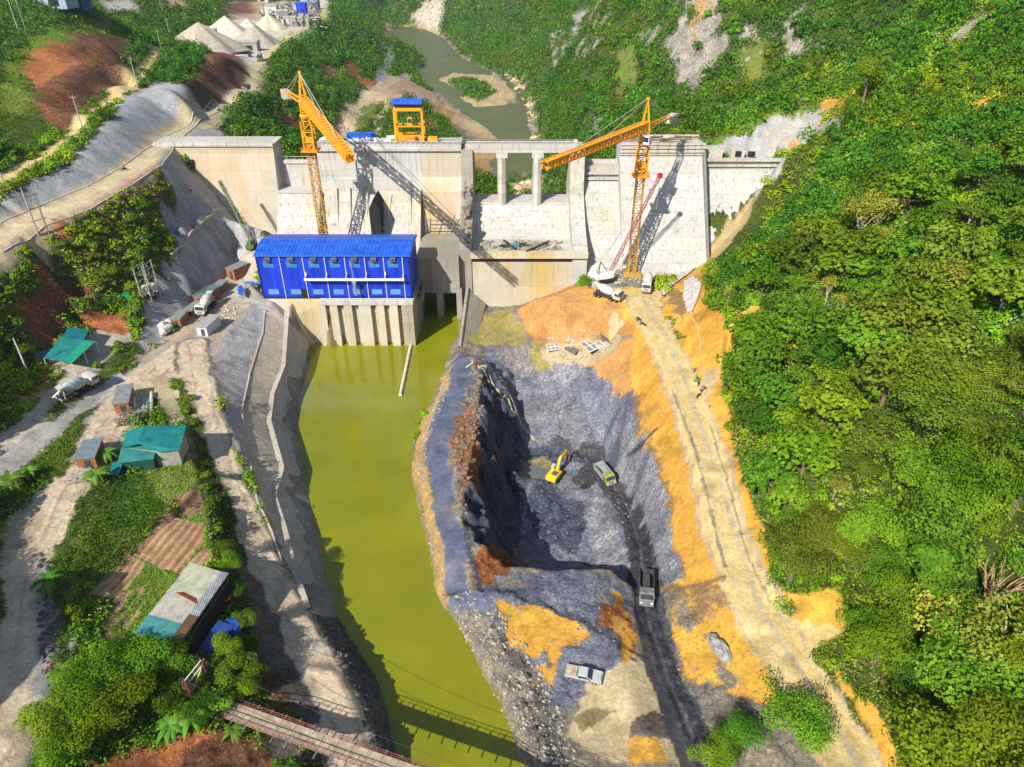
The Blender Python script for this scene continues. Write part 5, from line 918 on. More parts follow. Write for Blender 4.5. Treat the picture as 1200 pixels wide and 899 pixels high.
if RESTT:
    q = np.array(RESTT); far.append(tufts(q[:, 0], q[:, 1], q[:, 2] + 1.2, 150, rng.uniform(1.6, 3.2, len(q)), np.full(len(q), .72), 1.4, tints(q[:, 0], q[:, 1], rng, .6), rng))
stuff_leaves('distant_forest', far, LM['deep'], 'far woods on the mountain sides beyond the dam, reading as one green mass')
# ------------------------------------------------------------------ vehicles (local x points forward)
def face_to(p, q):
    a, b = P(*p), P(*q); return a, b, math.atan2(b.y - a.y, b.x - a.x)
def tilt(o, L):
    """lean a vehicle with the slope it stands on"""
    c, s = math.cos(o.rotation_euler[2]), math.sin(o.rotation_euler[2]); x, y = o.location[0], o.location[1]
    zf, zb = gz(x + c * L / 2, y + s * L / 2), gz(x - c * L / 2, y - s * L / 2); zl, zr = gz(x - s * 1.2, y + c * 1.2), gz(x + s * 1.2, y - c * 1.2)
    o.rotation_euler = (math.atan2(zl - zr, 2.4), -math.atan2(zf - zb, L), o.rotation_euler[2]); o.location.z = (zf + zb + zl + zr) / 4 + .02
def wheels(t, xs, r, w, half, hub):
    for x in xs:
        for s in (-1, 1):
            mb = MB(); y = s * half; pr = [(0, -w / 2), (r * .6, -w / 2), (r * .96, -w / 2), (r, -w * .3), (r, w * .3), (r * .96, w / 2), (r * .6, w / 2), (0, w / 2)]; k = 14
            for q, d in pr:
                for j in range(k): a = 2 * math.pi * j / k; mb.v.append((x + q * math.cos(a), y + d, r + q * math.sin(a)))
            for i in range(len(pr) - 1):
                for j in range(k): mb.f.append([i * k + j, i * k + (j + 1) % k, (i + 1) * k + (j + 1) % k, (i + 1) * k + j]); mb.mi.append(0)
            wo = mb.build('wheel', BLACK, t)
            m2 = MB(); m2.tube([(x, y + s * (w / 2 - .02), r), (x, y + s * (w / 2 + .03), r)], r * .5, 10); m2.build('rim', hub, wo)
def cabover(t, x0, body, w=2.4, L=1.9, h=2.0, z0=.95, visor=True):
    mb = MB(); xf = x0 + L; mb.prism([(x0, z0), (xf, z0), (xf + .05, z0 + .9), (xf - .28, z0 + h - .12), (xf - .5, z0 + h), (x0, z0 + h)], -w / 2, w / 2, 'y'); c = mb.build('cab', body, t, bevel=.05)
    MB().hexa([(xf + .03, -w / 2 + .12, z0 + 1.0), (xf + .09, -w / 2 + .12, z0 + 1.0), (xf + .09, w / 2 - .12, z0 + 1.0), (xf + .03, w / 2 - .12, z0 + 1.0), (xf - .24, -w / 2 + .18, z0 + h - .22), (xf - .19, -w / 2 + .18, z0 + h - .22), (xf - .19, w / 2 - .18, z0 + h - .22), (xf - .24, w / 2 - .18, z0 + h - .22)]).build('windscreen', GLASS, c)
    for s in (-1, 1):
        MB().box((x0 + L * .55, s * (w / 2 + .015), z0 + 1.4), (L * .55, .05, .68)).build('side_window', GLASS, c)
        MB().box((xf + .04, s * (w / 2 - .35), z0 + .2), (.08, .4, .22)).build('headlight', mat('lamp_glass', (.7, .7, .66), .2, .05), t)
    mb = MB(); mb.box((xf + .05, 0, z0 - .15), (.22, w, .36)); mb.box((xf + .06, 0, z0 + .5), (.06, w * .6, .3)); mb.build('bumper', STEEL, t)
    mb = MB()
    for s in (-1, 1): mb.box((xf - .1, s * (w / 2 + .22), z0 + 1.35), (.12, .2, .55))
    mb.build('mirror', BLACK, t)
DRUM = mat('drum_white', (.62, .60, .55), .5, .22, 1.5); DUSTY = mat('dusty_white', (.58, .55, .49), .6, .2, 2); FRAME = mat('truck_frame', (.06, .06, .065), .7, .3)
def mixer(label, rear, front, drum=DRUM, body=DUSTY, scale=1.0):
    a, b, rz = face_to(rear, front); c = (a + b) / 2; t = thing('mixer_truck', label, 'truck', c, rz, 'concrete mixer trucks'); t.scale = (scale,) * 3
    mb = MB(); mb.box((0, 0, .85), (8.4, .9, .3)); mb.box((-.6, 0, .78), (6.5, 2.2, .14)); mb.box((1.4, .95, .7), (1.4, .5, .6)); mb.box((1.4, -.95, .7), (1.4, .5, .6)); mb.build('chassis', FRAME, t)
    cabover(t, 2.45, body)
    mb = MB(); ax = Vector((-1, 0, .22)).normalized(); o0 = Vector((1.9, 0, 1.95)); pr = [(0, 0), (.65, .02), (.95, .5), (1.18, 1.5), (1.22, 2.6), (1.1, 3.4), (.75, 4.6), (.55, 5.1), (.42, 5.15), (0, 5.0)]; k = 16; up = Vector((0, 1, 0)); n2 = ax.cross(up)
    for r, d in pr:
        for j in range(k): q = o0 + ax * d + (up * math.cos(2 * math.pi * j / k) + n2 * math.sin(2 * math.pi * j / k)) * r; mb.v.append(tuple(q))
    for i in range(len(pr) - 1):
        for j in range(k): mb.f.append([i * k + j, i * k + (j + 1) % k, (i + 1) * k + (j + 1) % k, (i + 1) * k + j]); mb.mi.append(0)
    d = mb.build('drum', drum, t, smooth=True)
    m2 = MB(); prev = None
    for i in range(40):
        f = i / 39; dd = .6 + 3.9 * f; r = np.interp(dd, [p[1] for p in pr], [p[0] for p in pr]) + .03; an = f * 4 * math.pi; q = o0 + ax * dd + (up * math.cos(an) + n2 * math.sin(an)) * r
        if prev is not None: m2.bar(prev, q, .09)
        prev = q
    m2.build('spiral_band', mat('drum_band', (.30, .32, .34), .5, .2), d)
    mb = MB(); mb.hexa([(-3.9, -.3, 2.7), (-3.1, -.3, 2.7), (-3.1, .3, 2.7), (-3.9, .3, 2.7), (-4.2, -.7, 3.6), (-2.9, -.7, 3.6), (-2.9, .7, 3.6), (-4.2, .7, 3.6)]); mb.bar((-3.4, -.8, .9), (-3.4, -.5, 2.9), .14); mb.bar((-3.4, .8, .9), (-3.4, .5, 2.9), .14); mb.build('hopper', DUSTY, t)
    mb = MB(); mb.bar((-3.8, .1, 2.5), (-5.0, .5, 1.5), .45, .14); mb.bar((-4.2, -.9, 1.0), (-4.2, .9, 1.0), .12); mb.build('chute', DUSTY, t)
    mb = MB(); mb.tube([(2.15, -.9, 1.6), (2.15, .9, 1.6)], .38, 10); mb.build('water_tank', DUSTY, t); wheels(t, (3.3, 1.9, -2.0, -3.2), .52, .55, 1.0, STEEL); tilt(t, 7); return t
def dumper(label, rear, front, body, bed, load):
    a, b, rz = face_to(rear, front); t = thing('dump_truck', label, 'truck', (a + b) / 2, rz, 'dump trucks on the pit ramp')
    mb = MB(); mb.box((0, 0, .85), (7.8, .9, .3)); mb.box((.9, .95, .75), (1.5, .5, .6)); mb.box((.9, -.95, .75), (1.5, .5, .6)); mb.build('chassis', FRAME, t); cabover(t, 2.1, body, 2.45)
    mb = MB(); x0, x1, w, z0, z1, th = -3.9, 1.85, 1.22, 1.15, 2.55, .1
    mb.box(((x0 + x1) / 2, 0, z0), (x1 - x0, 2 * w, .12))
    for s in (-1, 1):
        mb.box(((x0 + x1) / 2, s * (w - th / 2), (z0 + z1) / 2 + .03), (x1 - x0, th, z1 - z0)); mb.box(((x0 + x1) / 2, s * w, z1 + .06), (x1 - x0, .18, .14))
        for i in range(6): mb.box((x0 + .4 + i * 1.0, s * (w + .05), (z0 + z1) / 2), (.14, .1, z1 - z0))
    mb.box((x1, 0, (z0 + z1) / 2 + .15), (.1, 2 * w, z1 - z0 + .3)); mb.box((x0, 0, (z0 + z1) / 2), (.1, 2 * w, z1 - z0)); mb.box((x1 + .35, 0, z1 + .28), (.8, 2 * w, .08)); be = mb.build('dump_bed', bed, t)
    if load: m2 = MB(); m2.hexa([(x0 + .2, -1.05, z0 + .1), (x1 - .2, -1.05, z0 + .1), (x1 - .2, 1.05, z0 + .1), (x0 + .2, 1.05, z0 + .1), (x0 + .9, -.5, z0 + load), (x1 - .9, -.5, z0 + load), (x1 - .9, .5, z0 + load), (x0 + .9, .5, z0 + load)]); m2.build('load', mat('broken_rock', (.09, .09, .10), .9, .5, 3, bump=.8), be)
    wheels(t, (3.0, 1.5, -2.0, -3.2), .52, .55, 1.0, STEEL); tilt(t, 6.5); return t
mixer('white mixer truck with a blue grey drum turning off the grey side road', (74, 470), (106, 452), mat('drum_grey_blue', (.42, .50, .52), .5, .2), scale=1.0)
mixer('white mixer truck parked in the yard beside the brick cabins', (254, 350), (229, 379))
mixer('white mixer truck standing crosswise on the orange platform under the red crane', (697, 345), (727, 354))
mixer('white mixer truck at the platform edge facing the camera, under the tower crane', (761, 328), (756, 349))
mixer('dark mixer truck driving on the shaded upper road beside the brown cutting', (287, 93), (283, 107), mat('drum_dark', (.12, .14, .17), .5, .2), mat('dark_cab', (.06, .07, .09), .5, .2))
mixer('grey mixer truck on the pale road below the gravel heaps', (306, 66), (304, 77), mat('drum_grey', (.25, .25, .24), .5, .2), mat('dark_cab', (.06, .07, .09), .5, .2))
dumper('grey green dump truck with a yellow cab front leaving the pit floor near the excavator', (703, 553), (717, 571), mat('olive_yellow', (.36, .33, .06), .5, .25), mat('grey_green_bed', (.30, .34, .32), .6, .25), 0)
dumper('dark laden dump truck climbing the black ramp out of the pit', (757, 683), (757, 712), mat('grey_cab', (.20, .20, .19), .5, .25), mat('dark_bed', (.05, .05, .055), .6, .3), 1.1)
# excavator
a = P(652, 560); t = thing('excavator', 'yellow tracked excavator digging on the pit floor', 'excavator', a, R(58))
for s in (-1, 1):
    mb = MB(); mb.prism([(-2.1, .35), (-1.7, .02), (1.7, .02), (2.1, .35), (2.1, .65), (1.7, .95), (-1.7, .95), (-2.1, .65)], s * 1.15 - .3, s * 1.15 + .3, 'y')
    for i in range(12): mb.box((-1.9 + i * .345, s * 1.15, .97), (.12, .62, .06))
    mb.build('track', BLACK, t)
EY = mat('excavator_yellow', (.80, .52, .02), .45, .12, 2)
mb = MB(); mb.box((0, 0, .75), (1.8, 2.0, .5)); mb.lathe([(.9, 0), (.9, .25)], (0, 0, 1.0), 14); mb.build('undercarriage', FRAME, t)
mb = MB(); mb.prism([(-2.3, 1.2), (.9, 1.2), (.9, 1.7), (.2, 2.1), (-1.9, 2.2), (-2.5, 1.9)], -1.3, 1.3, 'y'); bod = mb.build('body', EY, t, bevel=.06); MB().box((-.9, -.3, 2.2), (1.4, 1.4, .12)).build('engine_cover', mat('dark_cover', (.10, .10, .10), .6, .3), bod)
MB().prism([(-2.9, 1.3), (-2.2, 1.25), (-2.2, 2.25), (-2.7, 2.2)], -1.3, 1.3, 'y').build('counterweight', EY, t)
c = MB().prism([(.0, 1.7), (1.45, 1.7), (1.5, 2.4), (1.1, 3.1), (.0, 3.1)], .45, 1.3, 'y').build('cab', mat('cab_grey', (.45, .45, .42), .5, .15), t); MB().hexa([(1.46, .5, 1.8), (1.53, .5, 1.8), (1.53, 1.25, 1.8), (1.46, 1.25, 1.8), (1.13, .5, 3.0), (1.2, .5, 3.0), (1.2, 1.25, 3.0), (1.13, 1.25, 3.0)]).build('cab_window', GLASS, c); MB().box((.7, 1.31, 2.5), (1.0, .05, .8)).build('side_window', GLASS, c)
mb = MB(); mb.prism([(.3, 1.7), (.8, 1.6), (2.6, 3.8), (5.0, 3.9), (5.0, 4.25), (2.5, 4.45), (1.9, 4.1)], -.28, .28, 'y'); mb.build('boom', EY, t); mb = MB(); mb.prism([(4.7, 4.5), (5.3, 4.4), (6.3, 1.9), (6.0, 1.75)], -.2, .2, 'y'); mb.build('stick', EY, t)
mb = MB(); mb.prism([(5.9, 2.0), (6.5, 1.7), (6.4, .8), (5.7, .5), (5.3, .8), (5.6, 1.3)], -.55, .55, 'y'); mb.build('bucket', RUSTY, t); mb = MB(); mb.tube([(.9, .35, 1.6), (2.2, .35, 3.9)], .1, 7); mb.tube([(.9, -.35, 1.6), (2.2, -.35, 3.9)], .1, 7); mb.tube([(2.8, 0, 4.5), (4.8, 0, 4.7)], .1, 7); mb.build('ram', STEEL, t); tilt(t, 4)
# pickup
a, b, rz = face_to((667, 789), (702, 797)); t = thing('pickup_truck', 'silver pickup truck parked alone on the grey ground by the pit', 'pickup', (a + b) / 2, rz); SIL = mat('silver_paint', (.50, .52, .54), .3, .08, 2, metal=.3)
mb = MB(); mb.prism([(-2.65, .5), (2.6, .5), (2.65, .85), (2.45, 1.02), (1.2, 1.12), (-2.6, 1.12), (-2.7, .9)], -.92, .92, 'y'); mb.build('body', SIL, t, bevel=.06)
ca_ = MB().hexa([(-.95, -.86, 1.1), (1.25, -.86, 1.1), (1.25, .86, 1.1), (-.95, .86, 1.1), (-.75, -.72, 1.72), (.55, -.72, 1.72), (.55, .72, 1.72), (-.75, .72, 1.72)]).build('cabin', SIL, t, bevel=.04)
MB().hexa([(1.24, -.74, 1.16), (1.30, -.74, 1.16), (1.30, .74, 1.16), (1.24, .74, 1.16), (.62, -.64, 1.67), (.68, -.64, 1.67), (.68, .64, 1.67), (.62, .64, 1.67)]).build('windscreen', GLASS, ca_); MB().hexa([(-1.0, -.72, 1.16), (-.94, -.72, 1.16), (-.94, .72, 1.16), (-1.0, .72, 1.16), (-.82, -.62, 1.66), (-.76, -.62, 1.66), (-.76, .62, 1.66), (-.82, .62, 1.66)]).build('rear_window', GLASS, ca_)
for s in (-1, 1): MB().hexa([(-.8, s * .83, 1.2), (1.0, s * .83, 1.2), (1.0, s * .88, 1.2), (-.8, s * .88, 1.2), (-.68, s * .73, 1.62), (.5, s * .73, 1.62), (.5, s * .78, 1.62), (-.68, s * .78, 1.62)]).build('side_window', GLASS, ca_); MB().box((2.56, s * .65, .85), (.12, .4, .16)).build('headlight', mat('lamp_glass', (.7, .7, .66), .2, .05), t); MB().box((1.0, s * 1.0, 1.2), (.15, .18, .14)).build('mirror', BLACK, t)
MB().box((-1.8, 0, 1.14), (1.5, 1.5, .06)).build('cargo_bed', mat('bed_tan', (.38, .33, .22), .8, .3), t); MB().box((2.68, 0, .55), (.14, 1.8, .25)).build('bumper', STEEL, t); wheels(t, (1.65, -1.7), .38, .26, .82, SIL); tilt(t, 3.4)
# crawler crane with a red lattice boom
a = P(708, 330); t = thing('crawler_crane', 'white crawler crane with a tall red lattice boom on the orange platform', 'crane', a, R(20))
for s in (-1, 1): MB().prism([(-2.4, .4), (-2, 0), (2, 0), (2.4, .4), (2, .9), (-2, .9)], s * 1.5 - .35, s * 1.5 + .35, 'y').build('track', BLACK, t)
mb = MB(); mb.box((-.6, 0, 1.8), (4.6, 2.6, 1.5)); mb.box((-2.6, 0, 1.7), (.9, 2.8, 1.3)); mb.build('body', WHITE, t, bevel=.08); c = MB().box((1.6, -.9, 2.2), (1.3, .9, 1.8)).build('cab', WHITE, t); MB().box((2.27, -.9, 2.5), (.06, .8, .9)).build('cab_window', GLASS, c)
RED = mat('boom_red', (.34, .09, .08), .5, .2); aw = Vector((a.x + 1.2, a.y + .6, a.z + 1.6)); tipb = Vector((38.6, 183.5, 42.3)); mb = MB()
rb = Matrix.Rotation(-R(20), 4, 'Z'); la, lb = rb @ (aw - a), rb @ (tipb - a); lattice(mb, la, lb, .8, .6, step=1.6, th=.11, brace=.06); mb.build('boom', RED, t); mb = MB(); mb.box(lb, (1.0, 1.0, 1.2)); mb.build('boom_head', mat('head_red', (.60, .02, .03), .5, .2), t); mb = MB(); mb.tube([Vector((-2.4, 0, 2.5)), Vector((-1.5, 0, 6.0)), lb], .06, 5); mb.tube([lb, lb - Vector((0, 0, 9))], .04, 5); mb.build('cable', PEN, t); mb = MB(); mb.bar((-2.2, .6, 2.5), (-1.5, 0, 6), .16); mb.bar((-2.2, -.6, 2.5), (-1.5, 0, 6), .16); mb.bar((1, .5, 2.5), (-1.5, 0, 6), .14); mb.build('gantry_frame', BLACK, t)
# green derrick boom left of the powerhouse
base = P(296, 292); t = thing('mobile_crane', 'green mobile crane with its thin boom raised before the left abutment', 'crane', base, 0); DG = mat('boom_green', (.10, .16, .06), .6, .2)
mb = MB(); mb.box((0, 0, 1.3), (2.4, 4.5, 1.0)); mb.box((0, -1.4, 2.3), (1.2, 1.4, 1.2)); mb.build('body', DG, t, bevel=.06); tp = Vector(UY(257, 212, 199)) - base; mb = MB(); lattice(mb, (0, .5, 1.8), tp, .9, .6, step=1.8, th=.14, brace=.09); mb.build('boom', DG, t); mb = MB(); mb.tube([tp, Vector((4.5, 3.0, 1.5))], .06, 5); mb.tube([tp, Vector((0, -1.5, 2.8))], .05, 5); mb.build('cable', PEN, t); wheels(t, (.8, -.8), .5, .4, 1.2, STEEL)
# ------------------------------------------------------------------ houses and cabins
def ribbed(name, col, rough=.5, sc=.5):
    if name in MATS: return MATS[name]
    m = mat(name, col, rough, .22, .6); n = m.node_tree.nodes; l = m.node_tree.links; b = n['Principled BSDF']; w = n.new('ShaderNodeTexWave'); w.inputs['Scale'].default_value = 1.6; g = n.new('ShaderNodeNewGeometry'); l.new(g.outputs['Position'], w.inputs['Vector']); bp = n.new('ShaderNodeBump'); bp.inputs['Strength'].default_value = .5; bp.inputs['Distance'].default_value = .06; l.new(w.outputs[0], bp.inputs['Height']); l.new(bp.outputs[0], b.inputs['Normal']); return m
TEAL = ribbed('teal_sheet', (.015, .20, .21)); GREENR = ribbed('green_sheet', (.02, .32, .20)); GREYR = ribbed('grey_sheet', (.40, .39, .34)); WSH = ribbed('pale_sheet', (.56, .56, .58)); BRN = ribbed('rusty_sheet', (.26, .15, .07)); BLT = ribbed('blue_tarp', (.02, .06, .24), .6); BRICK = mat('brick_orange', (.36, .14, .06), .85, .25, 3, bump=.3, bscale=8); WALLG = mat('render_wall', (.34, .33, .30), .85, .2, 1.5); DWALL = mat('dark_wall', (.06, .065, .06), .85, .3); DGRN = mat('dark_green_sheet', (.012, .075, .05), .6, .2)
def slab_roof(name, pix3, m, t, th=.16):
    p = [Vector(U(*q)) for q in pix3]; n_ = len(p); mb = MB(); mb.add([tuple(q) for q in p] + [(q.x, q.y, q.z - th) for q in p], [list(range(n_)), list(range(n_, 2 * n_))[::-1]] + [(i, (i + 1) % n_, n_ + (i + 1) % n_, n_ + i) for i in range(n_)]); return mb.build(name, m, t, True)
def walls_below(name, pix3, m, t, zb, shrink=.93):
    p = [Vector(U(*q)) for q in pix3]; c = sum(p, Vector()) / len(p); p = [c + (q - c) * shrink for q in p]; n_ = len(p); mb = MB(); mb.add([(q.x, q.y, q.z - .18) for q in p] + [(q.x, q.y, zb) for q in p], [(i, (i + 1) % n_, n_ + (i + 1) % n_, n_ + i) for i in range(n_)]); return mb.build(name, m, t, True)
def posts(pix3, m, t, zb, r=.09):
    for q in pix3: p = Vector(U(*q)); MB().tube([(p.x, p.y, zb), (p.x, p.y, p.z - .1)], r, 6).build('post', m, t, True)
t = thing('roadside_house', 'farmhouse with overlapping teal metal roofs between the two roads', 'house', P(175, 530))
A = [(148, 506, 18.2), (167.5, 500, 19.2), (163, 520, 19.2), (142.6, 525, 18.2)]; B = [(167.5, 500, 19.2), (218, 499.5, 18.4), (211, 527.5, 17.6), (186, 530, 17.9), (163, 520, 19.2)]; C_ = [(142, 525.5, 18.0), (185, 520.5, 18.0), (180, 538, 17.2), (137.5, 543, 17.2)]; D_ = [(131, 543, 16.8), (144, 542, 16.8), (139, 556, 16.4), (126.5, 558, 16.4)]
for nm, q, m in (('roof', A, TEAL), ('roof', B, TEAL), ('porch_roof', C_, ribbed('teal_worn_sheet', (.035, .19, .175))), ('shed_roof', D_, TEAL)): slab_roof(nm, q, m, t)
walls_below('wall', [A[0], B[1], B[2], B[3], A[3]], WALLG, t, 13.5, .9); walls_below('porch_wall', C_, DGRN, t, 13.5, .9); walls_below('shed_wall', D_, DGRN, t, 13.6, .9); mb = MB(); q = U(184, 526, 16.2); mb.box((q[0] + 1.5, q[1] - 1.6, 15.4), (4.2, .2, 1.6)); mb.build('door_opening', DARK, t, True); mb = MB(); q = Vector(U(150, 550, 15)); mb.box(q, (2.2, .3, 1.0)); mb.build('window', GLASS, t, True)
mb = MB(); qa, qb = Vector(U(180, 540, 15.2)), Vector(U(209, 533, 15.2)); mb.bar(qa, qb, 1.8, .12); mb.bar(qa + Vector((0, 0, -.8)), qb + Vector((0, 0, -.8)), .1, 1.4); mb.build('lean_to', mat('black_sheet', (.035, .035, .04), .7, .3), t, True)
t = thing('long_shed', 'long shed with a patched grey and teal roof and a brown rust stain', 'house', P(212, 730))
def lerp3(a, b, f): return tuple(a[i] + (b[i] - a[i]) * f for i in range(3))
L0, L1, R0_, R1_ = (223, 659.5, 16.0), (157, 742, 16.0), (258, 670, 17.4), (197.5, 753, 17.4)
slab_roof('roof', [L0, R0_, lerp3(R0_, R1_, .36), lerp3(L0, L1, .36)], ribbed('grey_green_sheet', (.40, .42, .31)), t); slab_roof('roof', [lerp3(L0, L1, .36), lerp3(R0_, R1_, .36), lerp3(R0_, R1_, .74), lerp3(L0, L1, .74)], GREYR, t); slab_roof('roof_end', [lerp3(L0, L1, .74), lerp3(R0_, R1_, .74), R1_, L1], ribbed('faded_teal', (.06, .24, .25)), t)
E0, E1 = (268, 672, 16.6), (208.5, 757, 16.6); slab_roof('side_roof', [R0_, E0, lerp3(E0, E1, .6), lerp3(R0_, R1_, .6)], WSH, t); slab_roof('side_roof', [lerp3(R0_, R1_, .6), lerp3(E0, E1, .6), E1, R1_], BRN, t)
q0, q1 = Vector(U(*lerp3(lerp3(L0, L1, .40), lerp3(R0_, R1_, .40), .25))), Vector(U(*lerp3(lerp3(L0, L1, .42), lerp3(R0_, R1_, .46), 1.0))); mb = MB(); n_ = (q1 - q0); sd = Vector((-n_.y, n_.x, 0)).normalized(); up_ = Vector((0, 0, .06)); k_ = [(0, 0), (.25, .5), (.55, .62), (.8, .45), (1, .1), (1, 0)]
mb.add([tuple(q0 + n_ * a_ + sd * b_ * 1.6 + up_) for a_, b_ in k_], [list(range(6))]); mb.build('rust_patch', mat('rust_red', (.17, .035, .02), .85, .3), t, True)
walls_below('wall', [L0, E0, E1, L1], WALLG, t, 10.5, .94); mb = MB(); qa, qb = Vector(U(*E0)), Vector(U(*E1))
q = qa.lerp(qb, .45); mb.bar(qa.lerp(qb, .04) + Vector((.1, -.06, -2.2)), qb.lerp(qa, .1) + Vector((.1, -.06, -2.2)), .5, 3.2)
mb.build('opening', DARK, t, True)
t = thing('tarp_shelter', 'open shelter under a sagging dark blue sheet by the red bridge tower', 'shelter', P(258, 760)); S4 = [(256, 727, 14.3), (275, 734, 13.8), (248, 766, 13.6), (234, 758, 14.1)]; slab_roof('sheet_roof', S4, BLT, t, .1); posts(S4, WOOD, t, 9.5)
q = P(274, 742); o = MB().lathe([(0, 0), (1.1, 0), (1.2, .4), (1.2, 1.6), (1.0, 1.9), (0, 2.0)], q, 14).build('water_tank', mat('tank_blue', (.02, .10, .50), .4, .15), smooth=True); tag(o, 'round blue water tank standing behind the dark blue shelter', 'tank')
def drape(name, pixpoly, m, lift=.15, step=.5, fold=.12, label=None, cat=None, thick=.05):
    poly = gpoly(pixpoly); xs = [p[0] for p in poly]; ys = [p[1] for p in poly]; gx = np.arange(min(xs), max(xs) + step, step); gy = np.arange(min(ys), max(ys) + step, step); X, Y = np.meshgrid(gx, gy); M = inpoly(X, Y, poly); Z = height(X.ravel(), Y.ravel(), H2).reshape(X.shape) + lift + fold * fbm(X, Y, 1.3, 3, 7)
    ids = {}; mb = MB()
    for j in range(X.shape[0]):
        for i in range(X.shape[1]):
            if M[j, i]: ids[j, i] = len(mb.v); mb.v.append((X[j, i], Y[j, i], Z[j, i]))
    for (j, i) in list(ids):
        if all(k in ids for k in ((j, i + 1), (j + 1, i), (j + 1, i + 1))): mb.f.append([ids[j, i], ids[j, i + 1], ids[j + 1, i + 1], ids[j + 1, i]]); mb.mi.append(0)
    o = mb.build(name, m, smooth=True); sd_ = o.modifiers.new('thickness', 'SOLIDIFY'); sd_.thickness = thick; tag(o, label, cat); return o
drape('tarp', [(268, 712), (276, 702), (280, 700), (279, 708), (270, 718), (263, 716)], mat('orange_tarp', (.62, .16, .05), .6, .2), 1.4, .3, .3, 'crumpled orange tarpaulin among the plants beside the long shed', 'tarp')
t = thing('carport', 'open carport with a teal and bright green sheet roof on posts', 'carport', P(85, 410)); z_ = 20.6
Q = [(80, 384, z_ + .5), (104, 387, z_ + .5), (98, 399, z_), (72, 396, z_)]; Q2 = [(72, 396, z_), (98, 399, z_), (74, 424, z_ - .5), (51, 420, z_ - .5)]; Q3 = [(98, 399, z_), (112, 400.5, z_ - .2), (84, 426, z_ - .7), (74, 424, z_ - .5)]
slab_roof('roof', Q, ribbed('deep_teal', (.01, .13, .17)), t); slab_roof('roof', Q2, ribbed('sea_teal', (.02, .22, .22)), t); slab_roof('roof', Q3, GREENR, t); posts([Q[1], Q3[1], Q3[2], Q2[3], lerp3(Q3[1], Q3[2], .5), Q[0]], WHITE, t, 16.8)
q = P(54, 425); t = thing('brick_hut', 'small orange brick hut at the corner of the green carport', 'hut', q, R(35)); MB().box((0, 0, .9), (3, 2.4, 2.2)).build('wall', BRICK, t); MB().box((0, 0, 2.1), (3.4, 2.8, .14)).build('roof', mat('slate_sheet', (.10, .14, .18), .6, .2), t); MB().box((0, -1.21, .9), (.9, .08, 1.8)).build('door', DARK, t)
GTOP = mat('grey_top', (.22, .23, .24), .7, .2)
def cabin(label, p, q, w, h, top=GTOP, m=BRICK, dz=0, cat='cabin', name='brick_cabin', grp=None):
    a, b, rz = face_to(p, q); L = (b - a).length; t = thing(name, label, cat, ((a.x + b.x) / 2, (a.y + b.y) / 2, min(a.z, b.z, ((a + b) / 2).z) - .15 + dz), rz, grp)
    mb = MB(); mb.box((0, 0, h / 2), (L, w, h)); mb.build('wall', m, t); MB().box((0, 0, h + .09), (L + .4, w + .4, .18)).build('roof', top, t); MB().box((L / 2 + .02, .2, h * .42), (.08, w * .35, h * .8)).build('door', DWALL, t); MB().box((L * .1, -w / 2 - .02, h * .6), (L * .25, .08, h * .3)).build('window', GLASS, t); return t
cabin('orange brick cabin with a grey flat top above the stacked pipes', (151, 464), (145, 485), 2.6, 2.6); cabin('orange brick cabin with a blue grey top beside the roadside banana plants', (114, 529), (104, 550), 3.0, 2.6, mat('blue_grey_top', (.16, .21, .25), .6, .2))
cabin('small orange brick cabin nearest the concrete pipes in the yard', (217, 374), (207, 384), 2.4, 2.4); cabin('low orange brick cabin just behind the parked mixer truck', (236, 361), (222, 371), 2.2, 1.9); cabin('large orange brick cabin with a teal patched roof under the slope', (254, 347), (234, 358), 3.2, 3.0, ribbed('teal_grey_sheet', (.10, .19, .19))); cabin('narrow grey topped cabin between the two large brick cabins', (264, 337), (256, 344), 2.2, 2.2, m=mat('grey_brick', (.24, .18, .14), .85, .3)); cabin('tall orange brick cabin closest to the powerhouse corner', (288, 314), (272, 328), 3.0, 3.2)
cabin('white site container with a grey roof in the middle of the yard', (254, 381), (238, 394), 2.6, 2.7, mat('dust_grey_top', (.34, .34, .34), .7, .2), mat('white_sheet', (.60, .62, .66), .5, .15), cat='container', name='site_container')
for i, (a_, b_, lb_) in enumerate((((190, 395), (203, 386), 'longest white concrete drum lying by the small brick cabin'), ((189, 389), (195, 383), 'short white concrete drum behind the longer ones'), ((197, 384), (204, 379), 'white concrete drum resting against the brick cabin wall'))):
    a, b = P(*a_), P(*b_); mb = MB(); d = (b - a).normalized(); pr = [(0, -.05), (.5, 0), (.95, .5), (1.0, .9)]; L = (b - a).length; mb.tube([a + d * x + Vector((0, 0, .95)) for x in (0, .5, L - .9, L)], [.55, .95, .95, .5], 12); o = mb.build('mixer_drum', DRUM); tag(o, lb_, 'drum', 'spare mixer drums by the yard cabins')
drape('tarp', [(279, 342), (285, 340), (289, 346), (286, 353), (280, 352)], mat('bright_blue_tarp', (.02, .10, .55), .5, .2), 1.3, .3, .5, 'bright blue tarpaulin over gear at the yard edge by the powerhouse', 'tarp')
for i, (p, lb_) in enumerate((((293, 338), 'blue steel table standing at the foot of the powerhouse end wall'), ((303, 339), 'second blue steel table, tight against the powerhouse corner'))):
    q = P(*p); t = thing('work_table', lb_, 'table', q, 0, 'blue tables by the powerhouse'); MB().box((0, 0, 1.6), (2.3, 1.3, .25)).build('table_top', mat('sky_blue_paint', (.04, .22, .60), .5, .15), t)
    for sx in (-1, 1):
        for sy in (-.5, .5): MB().box((sx, sy, .75), (.14, .14, 1.7)).build('leg', STEEL, t)
